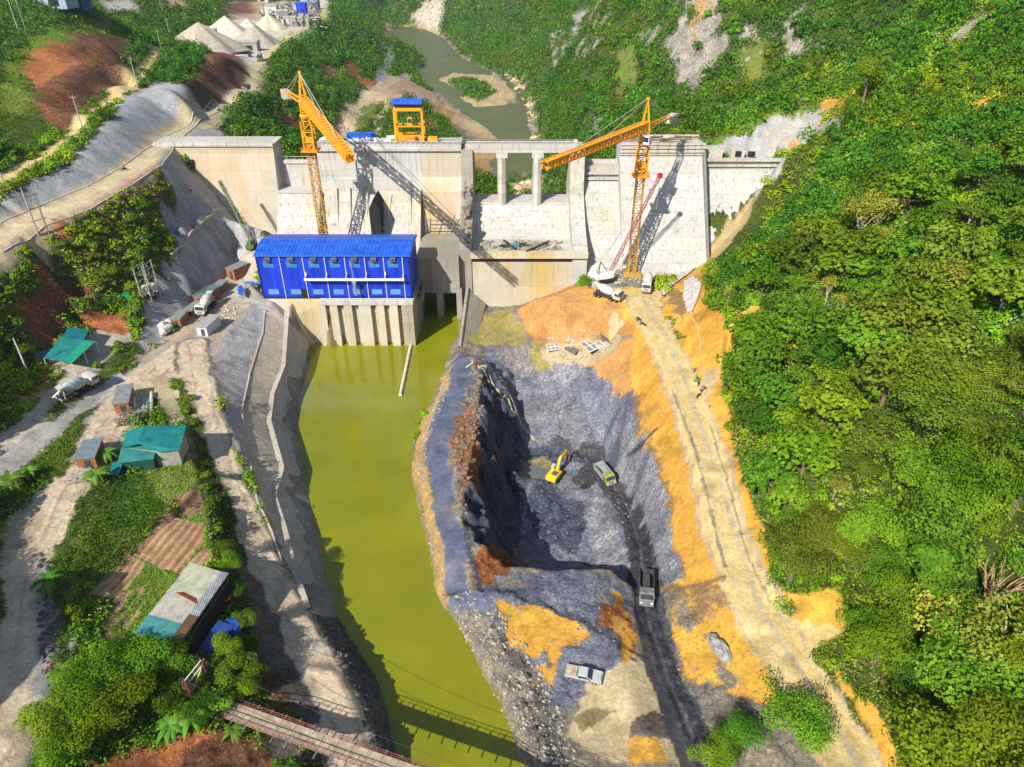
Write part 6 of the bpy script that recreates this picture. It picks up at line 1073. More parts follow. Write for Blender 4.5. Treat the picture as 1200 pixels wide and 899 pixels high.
o = MB().box(P(147, 352) + Vector((0, 0, .8)), (2.8, 1.8, 1.7), .4, taper=(.9, .85)).build('covered_crate', mat('green_cover', (.02, .26, .07), .6, .2)); tag(o, 'small box under a bright green cover on the bench below the trees', 'crate')
# stacked pipes behind the farmhouse
for i, (a_, b_, r, m_, lb_) in enumerate((((157, 465), (158, 479), .25, WHITE, 'short white pipe lying nearest the brick cabin'), ((169, 469), (168, 484), .3, mat('pipe_blue_grey', (.36, .42, .50), .4, .2), 'blue grey pipe left in the pipe stack'), ((172, 469), (172, 485), .3, mat('pipe_blue_grey', (.36, .42, .50), .4, .2), 'blue grey pipe in the middle of the pipe stack'), ((175, 470), (175, 486), .28, GTOP, 'grey pipe right in the pipe stack'), ((178, 462), (178, 484), .35, DUSTY, 'long pale beam lying beside the pipe stack'), ((177, 480), (176, 500), .22, mat('yellow_pole', (.50, .38, .14), .7, .2), 'long yellow pole pointing at the teal roof'))):
    a, b = P(*a_), P(*b_); o = MB().tube([a + Vector((0, 0, r)), b + Vector((0, 0, r))], r, 8).build('pipe', m_); tag(o, lb_, 'pipe')
mb = MB(); random.seed(4); q = P(155, 495)
for i in range(34): a_ = random.uniform(.3, 1.2) + (1.57 if i % 2 else 0); c_ = q + Vector((random.uniform(-1.8, 1.8), random.uniform(-1.8, 1.8), .2 + random.random() * 1.2)); d = Vector((math.cos(a_), math.sin(a_), random.uniform(-.2, .2))); mb.bar(c_ - d * 1.5, c_ + d * 1.5, .14)
o = mb.build('timber_pile', mat('old_timber', (.26, .21, .16), .9, .3)); tag(o, 'criss-crossed pile of old timber beside the teal roofed farmhouse', 'timber')
mb = MB(); random.seed(8); q = P(98, 560)
for i in range(26): c_ = q + Vector((random.uniform(-1.6, 1.6), random.uniform(-2.2, 2.2), .2 + random.random() * .5)); a_ = random.uniform(-.5, .5); d = Vector((math.cos(a_), math.sin(a_), 0)); mb.bar(c_ - d * 1.1, c_ + d * 1.1, .22, .12)
o = mb.build('timber_pile', mat('pale_timber', (.40, .37, .33), .9, .3)); tag(o, 'heap of pale planks at the roadside below the blue topped cabin', 'timber')
# rubble heap in the yard, litter along shed: stuff
def rocks(name, zones, n, smin, smax, m, label, seed, sink=.25, pw=2.2):
    rg = np.random.default_rng(seed); V = []; F = []; ico = [(0, 0, 1), (.9, 0, .3), (.28, .85, .35), (-.72, .53, .3), (-.72, -.53, .35), (.28, -.85, .3), (.6, .5, -.4), (-.3, .8, -.4), (-.8, -.1, -.4), (-.2, -.8, -.4), (.7, -.5, -.4)]; fi = [(0, 1, 2), (0, 2, 3), (0, 3, 4), (0, 4, 5), (0, 5, 1), (1, 6, 2), (2, 7, 3), (3, 8, 4), (4, 9, 5), (5, 10, 1), (2, 6, 7), (3, 7, 8), (4, 8, 9), (5, 9, 10), (1, 10, 6)]
    polys = [gpoly(z) for z in zones]; ar = []
    for p in polys: xs = [q[0] for q in p]; ys = [q[1] for q in p]; ar.append((max(xs) - min(xs)) * (max(ys) - min(ys)))
    for p, a_ in zip(polys, ar):
        xs = [q[0] for q in p]; ys = [q[1] for q in p]; k = int(n * a_ / sum(ar)); x = rg.uniform(min(xs), max(xs), k); y = rg.uniform(min(ys), max(ys), k); ok = inpoly(x, y, p); x, y = x[ok], y[ok]; z = height(x, y, H2)
        for X_, Y_, Z_ in zip(x, y, z):
            s = smin + (smax - smin) * rg.random() ** pw; R_ = Matrix.Rotation(rg.uniform(0, 6.28), 3, 'Z') @ Matrix.Diagonal((s * rg.uniform(.7, 1.4), s * rg.uniform(.7, 1.2), s * rg.uniform(.5, .9))); b0 = len(V)
            V += [tuple(R_ @ Vector((v[0] * rg.uniform(.8, 1.2), v[1] * rg.uniform(.8, 1.2), v[2])) + Vector((X_, Y_, Z_ + s * sink))) for v in ico]; F += [tuple(b0 + i for i in f) for f in fi]
    o = obj_from(name, V, F, m); tag(o, label, None, None, 'stuff'); return o
ROCKP = mat('rock_pale', (.36, .33, .28), .9, .35, .8, bump=.4); ROCKB = mat('rock_blue', (.19, .19, .22), .9, .35, .8, bump=.4); ROCKO = mat('rock_orange', (.42, .27, .12), .9, .35, .8, bump=.4); ROCKD = mat('rock_dark', (.10, .095, .095), .9, .4, .8, bump=.4)
rocks('bank_stones', [[(528, 700), (556, 692), (600, 730), (650, 810), (680, 899), (625, 899), (585, 830), (540, 745)], [(500, 500), (522, 440), (528, 450), (500, 530), (500, 600), (525, 700), (514, 700), (495, 600), (486, 545)]], 4200, .08, .36, ROCKP, 'pale stones covering the river bank below the pit', 3)
rocks('pit_stones', [[(600, 500), (700, 500), (740, 600), (735, 670), (610, 655), (600, 560)], [(630, 690), (700, 690), (740, 740), (690, 800), (670, 760), (680, 720)], [(560, 380), (690, 412), (650, 440), (580, 430)], [(745, 480), (790, 640), (780, 690), (745, 560)]], 2000, .08, .34, ROCKB, 'blue grey broken rock scattered over the pit', 4, pw=3)
rocks('shore_rubble', [[(365, 722), (400, 732), (440, 795), (460, 870), (470, 899), (440, 899), (420, 830)], [(45, 640), (62, 670), (58, 720), (75, 780), (62, 830), (46, 760)], [(570, 725), (592, 745), (650, 840), (665, 899), (640, 899), (600, 790)]], 3200, .10, .5, ROCKD, 'dark loose rubble along the road and river edges', 5)
rocks('slope_stones', [[(800, 690), (850, 700), (900, 800), (880, 830), (790, 790)], [(740, 400), (765, 400), (830, 620), (800, 640), (770, 560)], [(612, 365), (650, 345), (735, 360), (720, 400), (640, 400)]], 1500, .07, .28, ROCKO, 'small orange stones on the earth slopes by the road', 6, pw=3)
rocks('ridge_rocks', [[(548, 440), (566, 430), (566, 520), (552, 570), (545, 650), (560, 672), (548, 660), (538, 600), (532, 540), (540, 490)]], 700, .12, .7, mat('rock_rust', (.20, .15, .11), .9, .45, .5, bump=.5), 'rusty boulders along the crest between causeway and pit', 7)
rocks('yard_rubble', [[(255, 362), (275, 352), (282, 365), (262, 385), (254, 380)], [(222, 740), (256, 725), (260, 735), (235, 770), (222, 765)], [(640, 395), (690, 385), (730, 390), (720, 412), (640, 418)], [(690, 322), (770, 318), (770, 334), (740, 332), (692, 336)]], 1300, .12, .5, mat('rubble_pale', (.48, .44, .38), .9, .3, 2), 'pale broken concrete and litter in the yard and by the sheds', 8)
rocks('river_boulders', [[(583, 78), (612, 92), (628, 130), (632, 170), (622, 170), (618, 130), (600, 98)], [(478, 22), (500, 2), (525, 2), (512, 38)], [(640, 207), (682, 214), (680, 226), (600, 226), (610, 215)]], 900, .6, 2.6, mat('boulder_tan', (.50, .40, .25), .9, .25, .4), 'tan boulders along the upstream river banks', 9)
mb = MB(); q = P(843, 762); rg = random.Random(2); t = thing('boulder', 'single pale grey boulder lying in the yellow earth by the road', 'boulder', q); V = bmesh.new(); bmesh.ops.create_icosphere(V, subdivisions=3, radius=1)
for v in V.verts: f = 1 + .3 * (rg.random() - .5); v.co = Vector((v.co.x * 1.1 * f, v.co.y * 2.6 * f, v.co.z * 1.1 * f))
me_ = bpy.data.meshes.new('boulder_rock'); V.to_mesh(me_); V.free(); me_.materials.append(mat('boulder_grey', (.30, .30, .295), .85, .3, 1.5)); bo = bpy.data.objects.new('rock', me_); COL.objects.link(bo); bo.parent = t; bo.rotation_euler = (0, 0, .35); bo.location.z = .3
# formwork panels at the foot of the heap
for i, (p, w, h_, rz, lb_) in enumerate((((648, 409), 3.2, 2.6, .1, 'small pale formwork panel, leftmost below the orange heap'), ((671, 411), 3.0, 3.2, .9, 'square steel formwork panel left of the yellow trestle'), ((694, 406), 5.2, 4.2, .6, 'largest steel formwork panel with a raised frame below the heap'), ((708, 409), 3.4, 3.0, .6, 'pinkish formwork panel right of the largest one'), ((707, 397), 2.4, 2.2, .2, 'dark formwork panel tipped up above the others'))):
    q = P(*p); t = thing('steel_form', lb_, 'panel', q + Vector((0, 0, .25)), rz, 'formwork panels below the heap'); t.rotation_euler = (.15, -.1 if i < 4 else .6, rz); MB().box((0, 0, .1), (w, h_, .14)).build('sheet', (GTOP, STEEL, GTOP, mat('pink_grey', (.40, .33, .28), .7, .2), STEEL)[i], t); mb = MB()
    for k in range(4): mb.box((-w / 2 + k * w / 3, 0, .25), (.16, h_, .2))
    for k in range(3): mb.box((0, -h_ / 2 + k * h_ / 2, .28), (w, .16, .22))
    mb.build('rib', (WHITE, STEEL, WHITE, DUSTY, STEEL)[i], t)
q = P(681, 410); t = thing('trestle', 'small yellow steel trestle between the formwork panels', 'trestle', q, .3); mb = MB()
for s in (-1, 1): mb.bar((-.8, s * .9, 0), (0, s * .3, 1.8), .16); mb.bar((.8, s * .9, 0), (0, s * .3, 1.8), .16)
mb.bar((0, -.9, 1.8), (0, .9, 1.8), .2); mb.build('frame', YEL, t)
# white sheeting on the slope right of the dam
drape('sheeting', [(800, 332), (812, 326), (823, 336), (818, 352), (809, 374), (803, 366), (799, 350)], mat('white_sheeting', (.50, .48, .46), .7, .2, 1.5), .2, .28, .7, 'white sheeting hanging down the orange slope right of the dam', 'sheet')
drape('sheeting', [(815, 298), (820, 301), (800, 312), (778, 328), (775, 322), (795, 308)], mat('white_sheeting', (.62, .60, .58), .7, .15), .25, .28, .4, 'upper white strip laid across the cut slope toward the platform', 'sheet'); drape('sheeting', [(818, 303), (822, 308), (800, 328), (778, 350), (774, 344), (796, 322)], mat('white_sheeting', (.62, .60, .58), .7, .15), .25, .28, .4, 'lower white strip laid across the cut slope toward the platform', 'sheet'); drape('sheeting', [(824, 278), (838, 276), (840, 284), (830, 290), (822, 287)], mat('grey_sheeting', (.50, .50, .52), .7, .15), .3, .4, .3, 'small grey sheet at the top corner of the cut slope', 'sheet')
def hose(name, pixs, r, m, label, lift=.2, cat='hose'):
    w = [P(*p) + Vector((0, 0, lift)) for p in pixs]; q = []
    for a, b in zip(w, w[1:]):
        k = max(2, int((b - a).length / 1.2))
        for i in range(k): c_ = a.lerp(b, i / k); q.append((c_.x, c_.y, gz(c_.x, c_.y) + lift))
    q.append(tuple(w[-1])); o = MB().tube(q, r, 6).build(name, m); tag(o, label, cat)
hose('hose', [(553, 424), (562, 432), (580, 455), (600, 482), (612, 500), (626, 518)], .2, mat('hose_tan', (.50, .44, .28), .7, .2), 'tan pump hose running down from the causeway into the pit'); hose('hose', [(557, 424), (568, 436), (586, 462), (608, 492), (632, 520)], .13, mat('hose_grey', (.34, .34, .30), .7, .2), 'thinner grey hose beside the tan one on the pit wall'); hose('drain_pipe', [(810, 372), (818, 385), (820, 400), (822, 415)], .14, mat('hose_tan', (.50, .44, .28), .7, .2), 'thin tan pipe winding down the orange cut by the road', cat='pipe')
q = P(560, 427); t = thing('pump', 'small rusty pump set at the head of the causeway', 'pump', q, .4); MB().box((0, 0, .5), (2.2, 1.2, .8)).build('engine', RUSTY, t, bevel=.06); MB().tube([(-1.2, 0, .6), (-2.4, -.5, .5), (-3.4, -.8, .2)], .16, 7).build('outlet_pipe', WHITE, t)
# bars and machine in the stilling basin
random.seed(6); q0 = Vector(U(603, 290, 19.2)); bars = [((585, 289), (617, 286), 'long dark beam lying flattest across the basin litter'), ((590, 282), (603, 291), 'dark beam leaning over the teal machine'), ((617, 295), (643, 284), 'dark beam lying apart at the right of the basin')]
for a_, b_, lb_ in bars: o = MB().bar(Vector(U(*a_, 19.5)), Vector(U(*b_, 20.1)), .5).build('steel_beam', mat('dark_steel', (.05, .045, .04), .7, .3)); tag(o, lb_, 'beam', 'steel beams in the stilling basin')
t = thing('compressor', 'teal machine standing among the beams on the stilling basin floor', 'machine', (q0.x, q0.y, 18.8), .3); MB().box((0, 0, .9), (2.6, 1.6, 1.2)).build('housing', mat('machine_teal', (.10, .28, .33), .5, .2), t, bevel=.1); mb = MB(); mb.box((0, 0, .25), (2.9, 1.7, .3)); mb.build('skid', STEEL, t); MB().tube([(.6, 0, 1.4), (.6, 0, 2.2)], .14, 8).build('exhaust', RUSTY, t)
mb = MB()
for i in range(130): x = random.uniform(-10, 14); y = random.uniform(189.8, 197.5); a_ = random.random() * 3; L = random.uniform(.5, 2.8); mb.bar((x, y, 18.95), (x + L * math.cos(a_), y + L * math.sin(a_) * .5, 19.0 + random.random() * .8), random.uniform(.1, .4))
o = mb.build('basin_litter', mat('litter_grey', (.30, .27, .22), .9, .4, 2)); tag(o, 'reinforcement offcuts and boards strewn on the basin floor', None, None, 'stuff')
# ------------------------------------------------------------------ concrete lining of the left bank and kerbs
def resample(w, n):
    w = np.array(w, float); d = np.r_[0, np.cumsum(np.linalg.norm(np.diff(w[:, :2], axis=0), axis=1))]; t = np.linspace(0, d[-1], n); return np.stack([np.interp(t, d, w[:, k]) for k in range(3)], 1)
LIN = concrete('lining_concrete', (.40, .385, .355), (.48, .46, .42), stain=(.26, .20, .11), stain_amt=.5, grime=.7, lift=2.6, panel=4.5)
lo = resample([U(x + 2, y, -.9) for x, y in W_LEFT[:9]], 60); hi = resample([U(x + 1, y, z + .12) for x, y, z in REV_TOP], 60); mb = MB(); nn = 7; KB = concrete('kerb_concrete', (.42, .38, .31), (.48, .44, .37), lift=50, panel=50)
def ribbon(A, B, name, m, nn=7, seal=.5):
    mb = MB(); n = len(A)
    for i in range(n):
        for k in range(nn): mb.v.append(tuple(A[i] + (B[i] - A[i]) * k / (nn - 1)))
        mb.v.append(tuple(B[i] + np.array([-.5, .1, -.0]))); mb.v.append(tuple(B[i] + np.array([-.6, .1, -seal])))
    w = nn + 2
    for i in range(n - 1):
        for k in range(w - 1): mb.f.append([i * w + k, (i + 1) * w + k, (i + 1) * w + k + 1, i * w + k + 1]); mb.mi.append(0)
    o = mb.build(name, m); tag(o, None, None, None, 'structure'); return o
ribbon(lo, hi, 'bank_lining', LIN, seal=1.5)
def kerb(name, w, width, h, m, label=None, step=1.0):
    w = np.array([(p[0], p[1], gz(p[0], p[1])) for p in w]); L = np.r_[0, np.cumsum(np.linalg.norm(np.diff(w[:, :2], axis=0), axis=1))]; n = max(2, int(L[-1] / step)); q = np.stack([np.interp(np.linspace(0, L[-1], n), L, w[:, k]) for k in range(2)], 1); mb = MB(); z = height(q[:, 0], q[:, 1], H2); z = np.convolve(np.r_[z[0], z, z[-1]], [.25, .5, .25], 'valid')
    for i in range(n):
        t = q[min(i + 1, n - 1)] - q[max(i - 1, 0)]; t = t / np.linalg.norm(t); s = np.array([-t[1], t[0]]) * width / 2
        for dx, dz in ((-1, -.6), (-1, h), (1, h), (1, -.6)): mb.v.append((q[i][0] + s[0] * dx, q[i][1] + s[1] * dx, z[i] + dz))
    for i in range(n - 1):
        for k in range(3): mb.f.append([i * 4 + k, i * 4 + k + 1, (i + 1) * 4 + k + 1, (i + 1) * 4 + k]); mb.mi.append(0)
    o = mb.build(name, m); tag(o, None, None, None, 'structure'); return o
kerb('bank_kerb', [U(x - 1, y, z) for x, y, z in REV_TOP], 1.5, .22, KB); kerb('bench_kerb', [U(x, y, z) for x, y, z in BENCH_UP], .35, .15, KB); kerb('road_kerb', [U(x + 1, y, z) for x, y, z in R3_O[1:9]], .35, .14, KB)
kerb('slope_gutter', [P(*p) for p in ((262, 243), (240, 258), (215, 285), (200, 300))], .7, .15, KB); kerb('road_gutter', [P(*p) for p in ((0, 262), (50, 240), (100, 220), (140, 198), (168, 177), (195, 160), (225, 140), (255, 120))], .35, .1, KB)
# ------------------------------------------------------------------ suspension footbridge
RP = mat('bridge_red', (.20, .075, .065), .75, .4, 3); DECK = mat('deck_planks', (.40, .33, .24), .9, .25, 1.2, bump=.3); br = thing('footbridge', 'narrow suspension footbridge with red rails and a pair of red lattice towers', 'bridge', (-38, 54, 11))
A0 = Vector((-38.6, 54.2, 11.0)); dv = Vector((10.3, -3.3, 0)).normalized(); sd = Vector((-dv.y, dv.x, 0)); LEN = 76; W2 = 1.1
def dk(s, o=0, h=0): return A0 + dv * s + sd * o + Vector((0, 0, h - 1.1 * math.sin(math.pi * s / LEN)))
mb = MB(); N_ = 38
for i in range(N_): a, b = dk(LEN * i / N_), dk(LEN * (i + 1) / N_ - .05); mb.bar(a, b, 2 * W2, .14)
mb.build('deck', DECK, br, True)
for s in (-1, 1):
    mb = MB()
    for h in (.1, .6, 1.1): mb.tube([dk(LEN * i / N_, s * W2, h) for i in range(N_ + 1)], .035 if h < 1 else .05, 5)
    for i in range(0, N_ * 2): u = LEN * i / N_ / 2; mb.bar(dk(u, s * W2, -.25), dk(u, s * W2, 1.1), .05)
    mb.build('railing', RP, br, True)
mb = MB()
for i in range(N_ + 1): u = LEN * i / N_; mb.bar(dk(u, -1.9, -.2), dk(u, 1.9, -.2), .16)
mb.build('cross_beam', STEEL, br, True)
for s in (-1, 1):
    mb = MB(); top = dk(-.8, s * 1.5, 6.2); end = dk(LEN + 1, s * 1.5, 6.2); C0 = []
    for i in range(33): f = i / 32; q = top.lerp(end, f); q.z -= 4.8 * 4 * f * (1 - f); C0.append(q)
    mb.tube(C0, .025, 5); mb.tube([top, dk(-12, s * 2.2, 0)], .06, 5)
    for i in range(1, 32, 2): q = C0[i]; mb.tube([q, (q.x, q.y, A0.z - .3)], .012, 4)
    mb.build('suspension_cable', mat('dark_cable', (.05, .045, .045), .6, .2), br, True)
for u in (-.8, LEN + 1):
    for s in (-1, 1):
        mb = MB(); p = dk(u, s * 1.5, 0); p.z = A0.z - 2.5; lattice(mb, p, dk(u, s * 1.5, 6.3), .6, .5, step=.6, th=.12, brace=.08); mb.build('tower_leg', RP, br, True)
    mb = MB()
    for h in (6.2, 5.3): mb.bar(dk(u, -1.5, h), dk(u, 1.5, h), .12)
    mb.bar(dk(u, -1.5, 3.2), dk(u, 1.5, 5.3), .08); mb.build('tower_crossbar', WHITE, br, True)
mb = MB(); mb.box((A0.x - 1.2, A0.y + .3, 9.2), (3.2, 4.6, 3.3), -.31); mb.build('abutment', CG, br, True)
# ------------------------------------------------------------------ poles
POLE = mat('pole_concrete', (.42, .41, .38), .8, .15); INS = mat('insulator', (.30, .28, .26), .4, .2)
def pole(p, h, label, lean=0, white=False):
    b = P(*p); t = thing('utility_pole', label, 'pole', b, 0, 'utility poles'); MB().tube([(0, 0, -.5), (0, 0, h)], [.18, .11], 8).build('shaft', WHITE if white else POLE, t); mb = MB()
    if not white: mb.bar((-.9, 0, h - .5), (.9, 0, h - .5), .12)
    for x in (-.8, 0, .8): mb.lathe([(.0, 0), (.08, 0), (.08, .25), (0, .28)], (x, 0, h - .45 if x else h), 6)
    mb.build('crossarm', INS, t)
for p, h, lb in (((97, 152), 9, 'thin utility pole on the yellow road beside the brown cutting'), ((161, 101), 9, 'thin utility pole at the upper bend of the yellow road'), ((190, 62), 9, 'thin utility pole at the top of the yellow road near the bushes'), ((4, 214), 9, 'thin utility pole on the yellow road at the left edge of the photo'), ((30, 36), 17, 'tall pale pole on the green hilltop, right of the pair'), ((22, 38), 17, 'tall pale pole on the green hilltop, left of the pair'), ((108, 18), 10, 'utility pole beside the pale terrace at the top of the photo'), ((96, 17), 10, 'utility pole left of the pale terrace at the top of the photo'), ((268, 44), 11, 'slim mast between the two rear gravel heaps'), ((276, 43), 11, 'slim mast right beside the heaps of gravel'), ((200, 46), 10, 'utility pole standing left of the gravel heaps')): pole(p, h, lb)
pole((34, 440), 8.5, 'white painted pole leaning over the slope beside the carport path', white=True)
def hframe(label, bases, h, gear):
    b = [P(*q) for q in bases]; c = sum(b, Vector()) / len(b); t = thing('transformer_frame', label, 'pylon', c, 0, 'electricity frames')
    for q in b: MB().tube([q + Vector((0, 0, -.5)), Vector((q.x, q.y, c.z + h))], [.2, .14], 8).build('post', POLE, t, True)
    mb = MB(); prs = list(zip(b[::2], b[1::2]))
    for a, e in prs:
        for f in (.98, .80, .55, .3): z = Vector((0, 0, c.z + h * f)); A_, E_ = Vector((a.x, a.y, 0)) + z, Vector((e.x, e.y, 0)) + z; x_ = (E_ - A_).normalized() * .7; mb.bar(A_ - x_, E_ + x_, .14)
        for f in (.9, .7):
            for k in range(3): q = a.lerp(e, k / 2); mb.lathe([(0, 0), (.12, 0), (.14, .3), (.06, .5), (0, .5)], (q.x, q.y, c.z + h * f - .2), 7)
    mb.build('crossarm', INS, t, True)
    if gear:
        for a, e in prs:
            q = a.lerp(e, .5); m2 = MB(); m2.box((q.x, q.y, c.z + h * .28), (1.6, 1.1, 1.5))
            for k in range(5): m2.box((q.x - .7 + k * .35, q.y - .65, c.z + h * .28), (.08, .3, 1.2))
            m2.build('transformer', DUSTY, t, True); m2 = MB(); m2.box((q.x, q.y, c.z + h * .16), (2.2, 1.4, .16)); m2.tube([(q.x - .5, q.y - .3, c.z), (q.x - .5, q.y - .3, c.z + 1.0)], .35, 8); m2.build('switchgear', DUSTY, t, True)
hframe('two legged electricity frame standing at the outer edge of the pale upper road', ((45, 276), (57, 274)), 11, False); hframe('four legged transformer station on the bench below the dark trees', ((166, 349), (177, 343), (178, 353), (188, 346)), 8.5, True)
# ------------------------------------------------------------------ quarry yard, far behind
GRV = mat('gravel_heap', (.52, .47, .39), .95, .15, .4, bump=.5, bscale=2)
def heap(p, r, h, m, label, rx=1.0):
    b = P(*p); rg = np.random.default_rng(int(p[0] * 7 + p[1])); mb = MB(); k = 40; rings = 9
    for i in range(rings):
        f = i / (rings - 1)
        for j in range(k): a = 2 * math.pi * j / k; rr = r * (1 - f) * (1 + .12 * math.sin(3 * a + p[0]) + .06 * math.sin(7 * a) + rg.uniform(-.02, .02)); mb.v.append((rr * math.cos(a) * rx, rr * math.sin(a), -2.0 + (h + 2) * f ** .92))
    for i in range(rings - 1):
        for j in range(k): mb.f.append([i * k + j, i * k + (j + 1) % k, (i + 1) * k + (j + 1) % k, (i + 1) * k + j]); mb.mi.append(0)
    o = mb.build('gravel_heap', m, smooth=True); o.location = b; tag(o, label, 'heap', 'gravel heaps in the quarry yard')
heap((238, 56), 19, 12, mat('heap_tan', (.42, .37, .29), .95, .15, .4, bump=.5), 'broad tan gravel heap behind the three silos', 1.2); heap((268, 45), 17, 12, GRV, 'tallest pale gravel heap in the quarry yard', 1.2); heap((300, 50), 15, 9, mat('heap_grey', (.37, .34, .28), .95, .15, .4, bump=.5), 'greyer gravel heap beside the quarry road', 1.1); heap((316, 34), 13, 9, mat('heap_cream', (.56, .50, .38), .95, .12, .4, bump=.5), 'cream coloured pointed gravel heap nearest the crushing plant'); heap((292, 38), 12, 8, GRV, 'small pale gravel heap between the two bigger ones')
for i, (p, lb) in enumerate((((238, 54), 'leftmost of the three upright silos by the quarry'), ((246, 55), 'middle one of the three upright silos by the quarry'), ((255, 57), 'rightmost of the three silos, where the conveyor ends'))):
    b = P(*p); t = thing('silo', lb, 'silo', b, 0, 'silos by the gravel heaps'); MB().lathe([(.0, 2), (.9, 2.2), (1.5, 4), (1.5, 9), (.9, 9.8), (0, 10)], (0, 0, 0), 14).build('tank', mat('silo_grey', (.36, .34, .30), .6, .25), t, smooth=True)
    for sx in (-1, 1):
        for sy in (-1, 1): MB().bar((sx * 1.1, sy * 1.1, -.5), (sx * 1.1, sy * 1.1, 4.2), .2).build('leg', STEEL, t)
    MB().bar((1.5, 0, 0), (1.5, 0, 10), .12, .5).build('ladder', STEEL, t)
a, b = P(256, 60), P(283, 63); t = thing('conveyor', 'long grey conveyor sloping down from the right silo', 'conveyor', a); mb = MB(); mb.bar(a + Vector((0, 0, 5)), b + Vector((0, 0, 1)), 1.1, .7); mb.build('belt', STEEL, t, True); mb = MB()
for f in (.2, .5, .8): q = a.lerp(b, f); mb.bar(q, q + Vector((0, 0, 5 - 4 * f)), .25)
mb.build('trestle', STEEL, t, True)
def plant(p, w, d, h, m, label, rz=0, name='plant_building', roofm=None):
    b = P(*p); t = thing(name, label, 'building', b, rz); MB().box((0, 0, h / 2 - .5), (w, d, h + 1)).build('wall', m, t); mb = MB(); mb.prism([(-d / 2 - .4, h), (0, h + .9), (d / 2 + .4, h), (d / 2 + .4, h - .2), (-d / 2 - .4, h - .2)], -w / 2 - .4, w / 2 + .4); mb.build('roof', roofm or GREYR, t); MB().box((w * .2, -d / 2 - .03, h * .3), (w * .25, .1, h * .6)).build('door', DARK, t); return t
plant((288, 59), 15, 6, 4.2, mat('shed_grey', (.34, .32, .31), .8, .2), 'long grey shed with open bays beside the gravel heaps'); plant((355, 20), 7, 6, 9, BLUE, 'bright blue boxy building among the crushing plant', roofm=BLUER); plant((368, 11), 9, 7, 8, mat('blue_grey_wall', (.16, .20, .32), .7, .2), 'blue grey building behind the bright blue one', roofm=BLT); plant((320, 21), 9, 7, 8, DUSTY, 'white crusher house at the left of the crushing plant'); plant((333, 24), 8, 6, 6, GTOP, 'grey crusher house in the middle of the crushing plant'); plant((342, 28), 7, 5, 4, DUSTY, 'low white shed in front of the crushing plant')
plant((62, 7), 16, 9, 5, mat('pale_blue_wall', (.30, .38, .50), .7, .2), 'pale blue roofed building at the top left edge', roofm=mat('pale_blue_roof', (.22, .34, .52), .6, .2)); plant((90, 10), 9, 7, 5, BLT, 'small dark blue building at the top left beside the terrace', roofm=mat('mid_blue_roof', (.06, .14, .34), .6, .2)); plant((305, 2), 18, 9, 5, DUSTY, 'white building at the far end of the quarry yard')
def car(p, q, m, label):
    a, b, rz = face_to(p, q); t = thing('parked_car', label, 'car', a, rz); MB().prism([(-2.1, .35), (2.1, .35), (2.15, .8), (1.2, .95), (-2.15, .95)], -.85, .85, 'y').build('body', m, t, bevel=.05); MB().hexa([(-1.5, -.8, .9), (1.0, -.8, .9), (1.0, .8, .9), (-1.5, .8, .9), (-1.1, -.65, 1.5), (.4, -.65, 1.5), (.4, .65, 1.5), (-1.1, .65, 1.5)]).build('cabin_glass', GLASS, t); wheels(t, (1.35, -1.35), .33, .22, .76, SIL)
car((281, 67), (286, 68), WHITE, 'white car parked by the grey shed in the quarry yard'); car((293, 67), (290, 64), mat('car_dark', (.06, .07, .08), .4, .1), 'dark car parked beside the grey shed in the quarry yard')
random.seed(41); mb = MB()
for i in range(150):
    q = P(random.uniform(308, 372), random.uniform(8, 33)); w_ = random.uniform(1.5, 5); h_ = random.uniform(1, 5); mb.box((q.x, q.y, q.z + h_ / 2), (w_, random.uniform(1.5, 5), h_), random.random() * 3)
    if i % 3 == 0: a_ = random.random() * 6.28; mb.bar((q.x, q.y, q.z + h_), (q.x + 9 * math.cos(a_), q.y + 9 * math.sin(a_), q.z + h_ + random.uniform(-2, 5)), .8, .6)
o = mb.build('plant_machinery', mat('machinery_grey', (.38, .36, .33), .8, .5, .15)); tag(o, 'jumble of conveyors, hoppers and bins of the crushing plant far behind', None, None, 'stuff')
# ------------------------------------------------------------------ motorbikes and people
def motorbike(p, rz, col, label):
    b = P(*p); t = thing('motorbike', label, 'motorbike', b, rz, 'motorbikes on the site')
    for x in (-.62, .62):
        mb = MB(); ring = [(x + .3 * math.cos(a), 0, .32 + .3 * math.sin(a)) for a in np.linspace(0, 2 * math.pi, 15)]; mb.tube(ring, .06, 6, caps=False); mb.tube([(x, -.06, .32), (x, .06, .32)], .1, 8); mb.build('wheel', BLACK, t)
    mb = MB(); mb.prism([(-.6, .55), (-.2, .4), (.25, .35), (.45, .75), (.3, .85), (-.1, .72), (-.7, .8)], -.11, .11, 'y'); mb.build('body', col, t); mb = MB(); mb.box((-.3, 0, .82), (.75, .26, .1)); mb.build('seat', BLACK, t); mb = MB(); mb.bar((.62, 0, .35), (.42, 0, .98), .07); mb.bar((.42, -.34, 1.0), (.42, .34, 1.0), .05); mb.build('handlebar', STEEL, t); mb = MB(); mb.lathe([(0, -.05), (.1, 0), (.1, .1), (0, .13)], (.58, 0, .82), 8); mb.build('headlight', mat('lamp_glass', (.7, .7, .66), .2, .05), t); return t
SKIN = mat('skin', (.36, .21, .13), .6, .08); HAIR = mat('dark_hair', (.012, .010, .010), .7, .2)
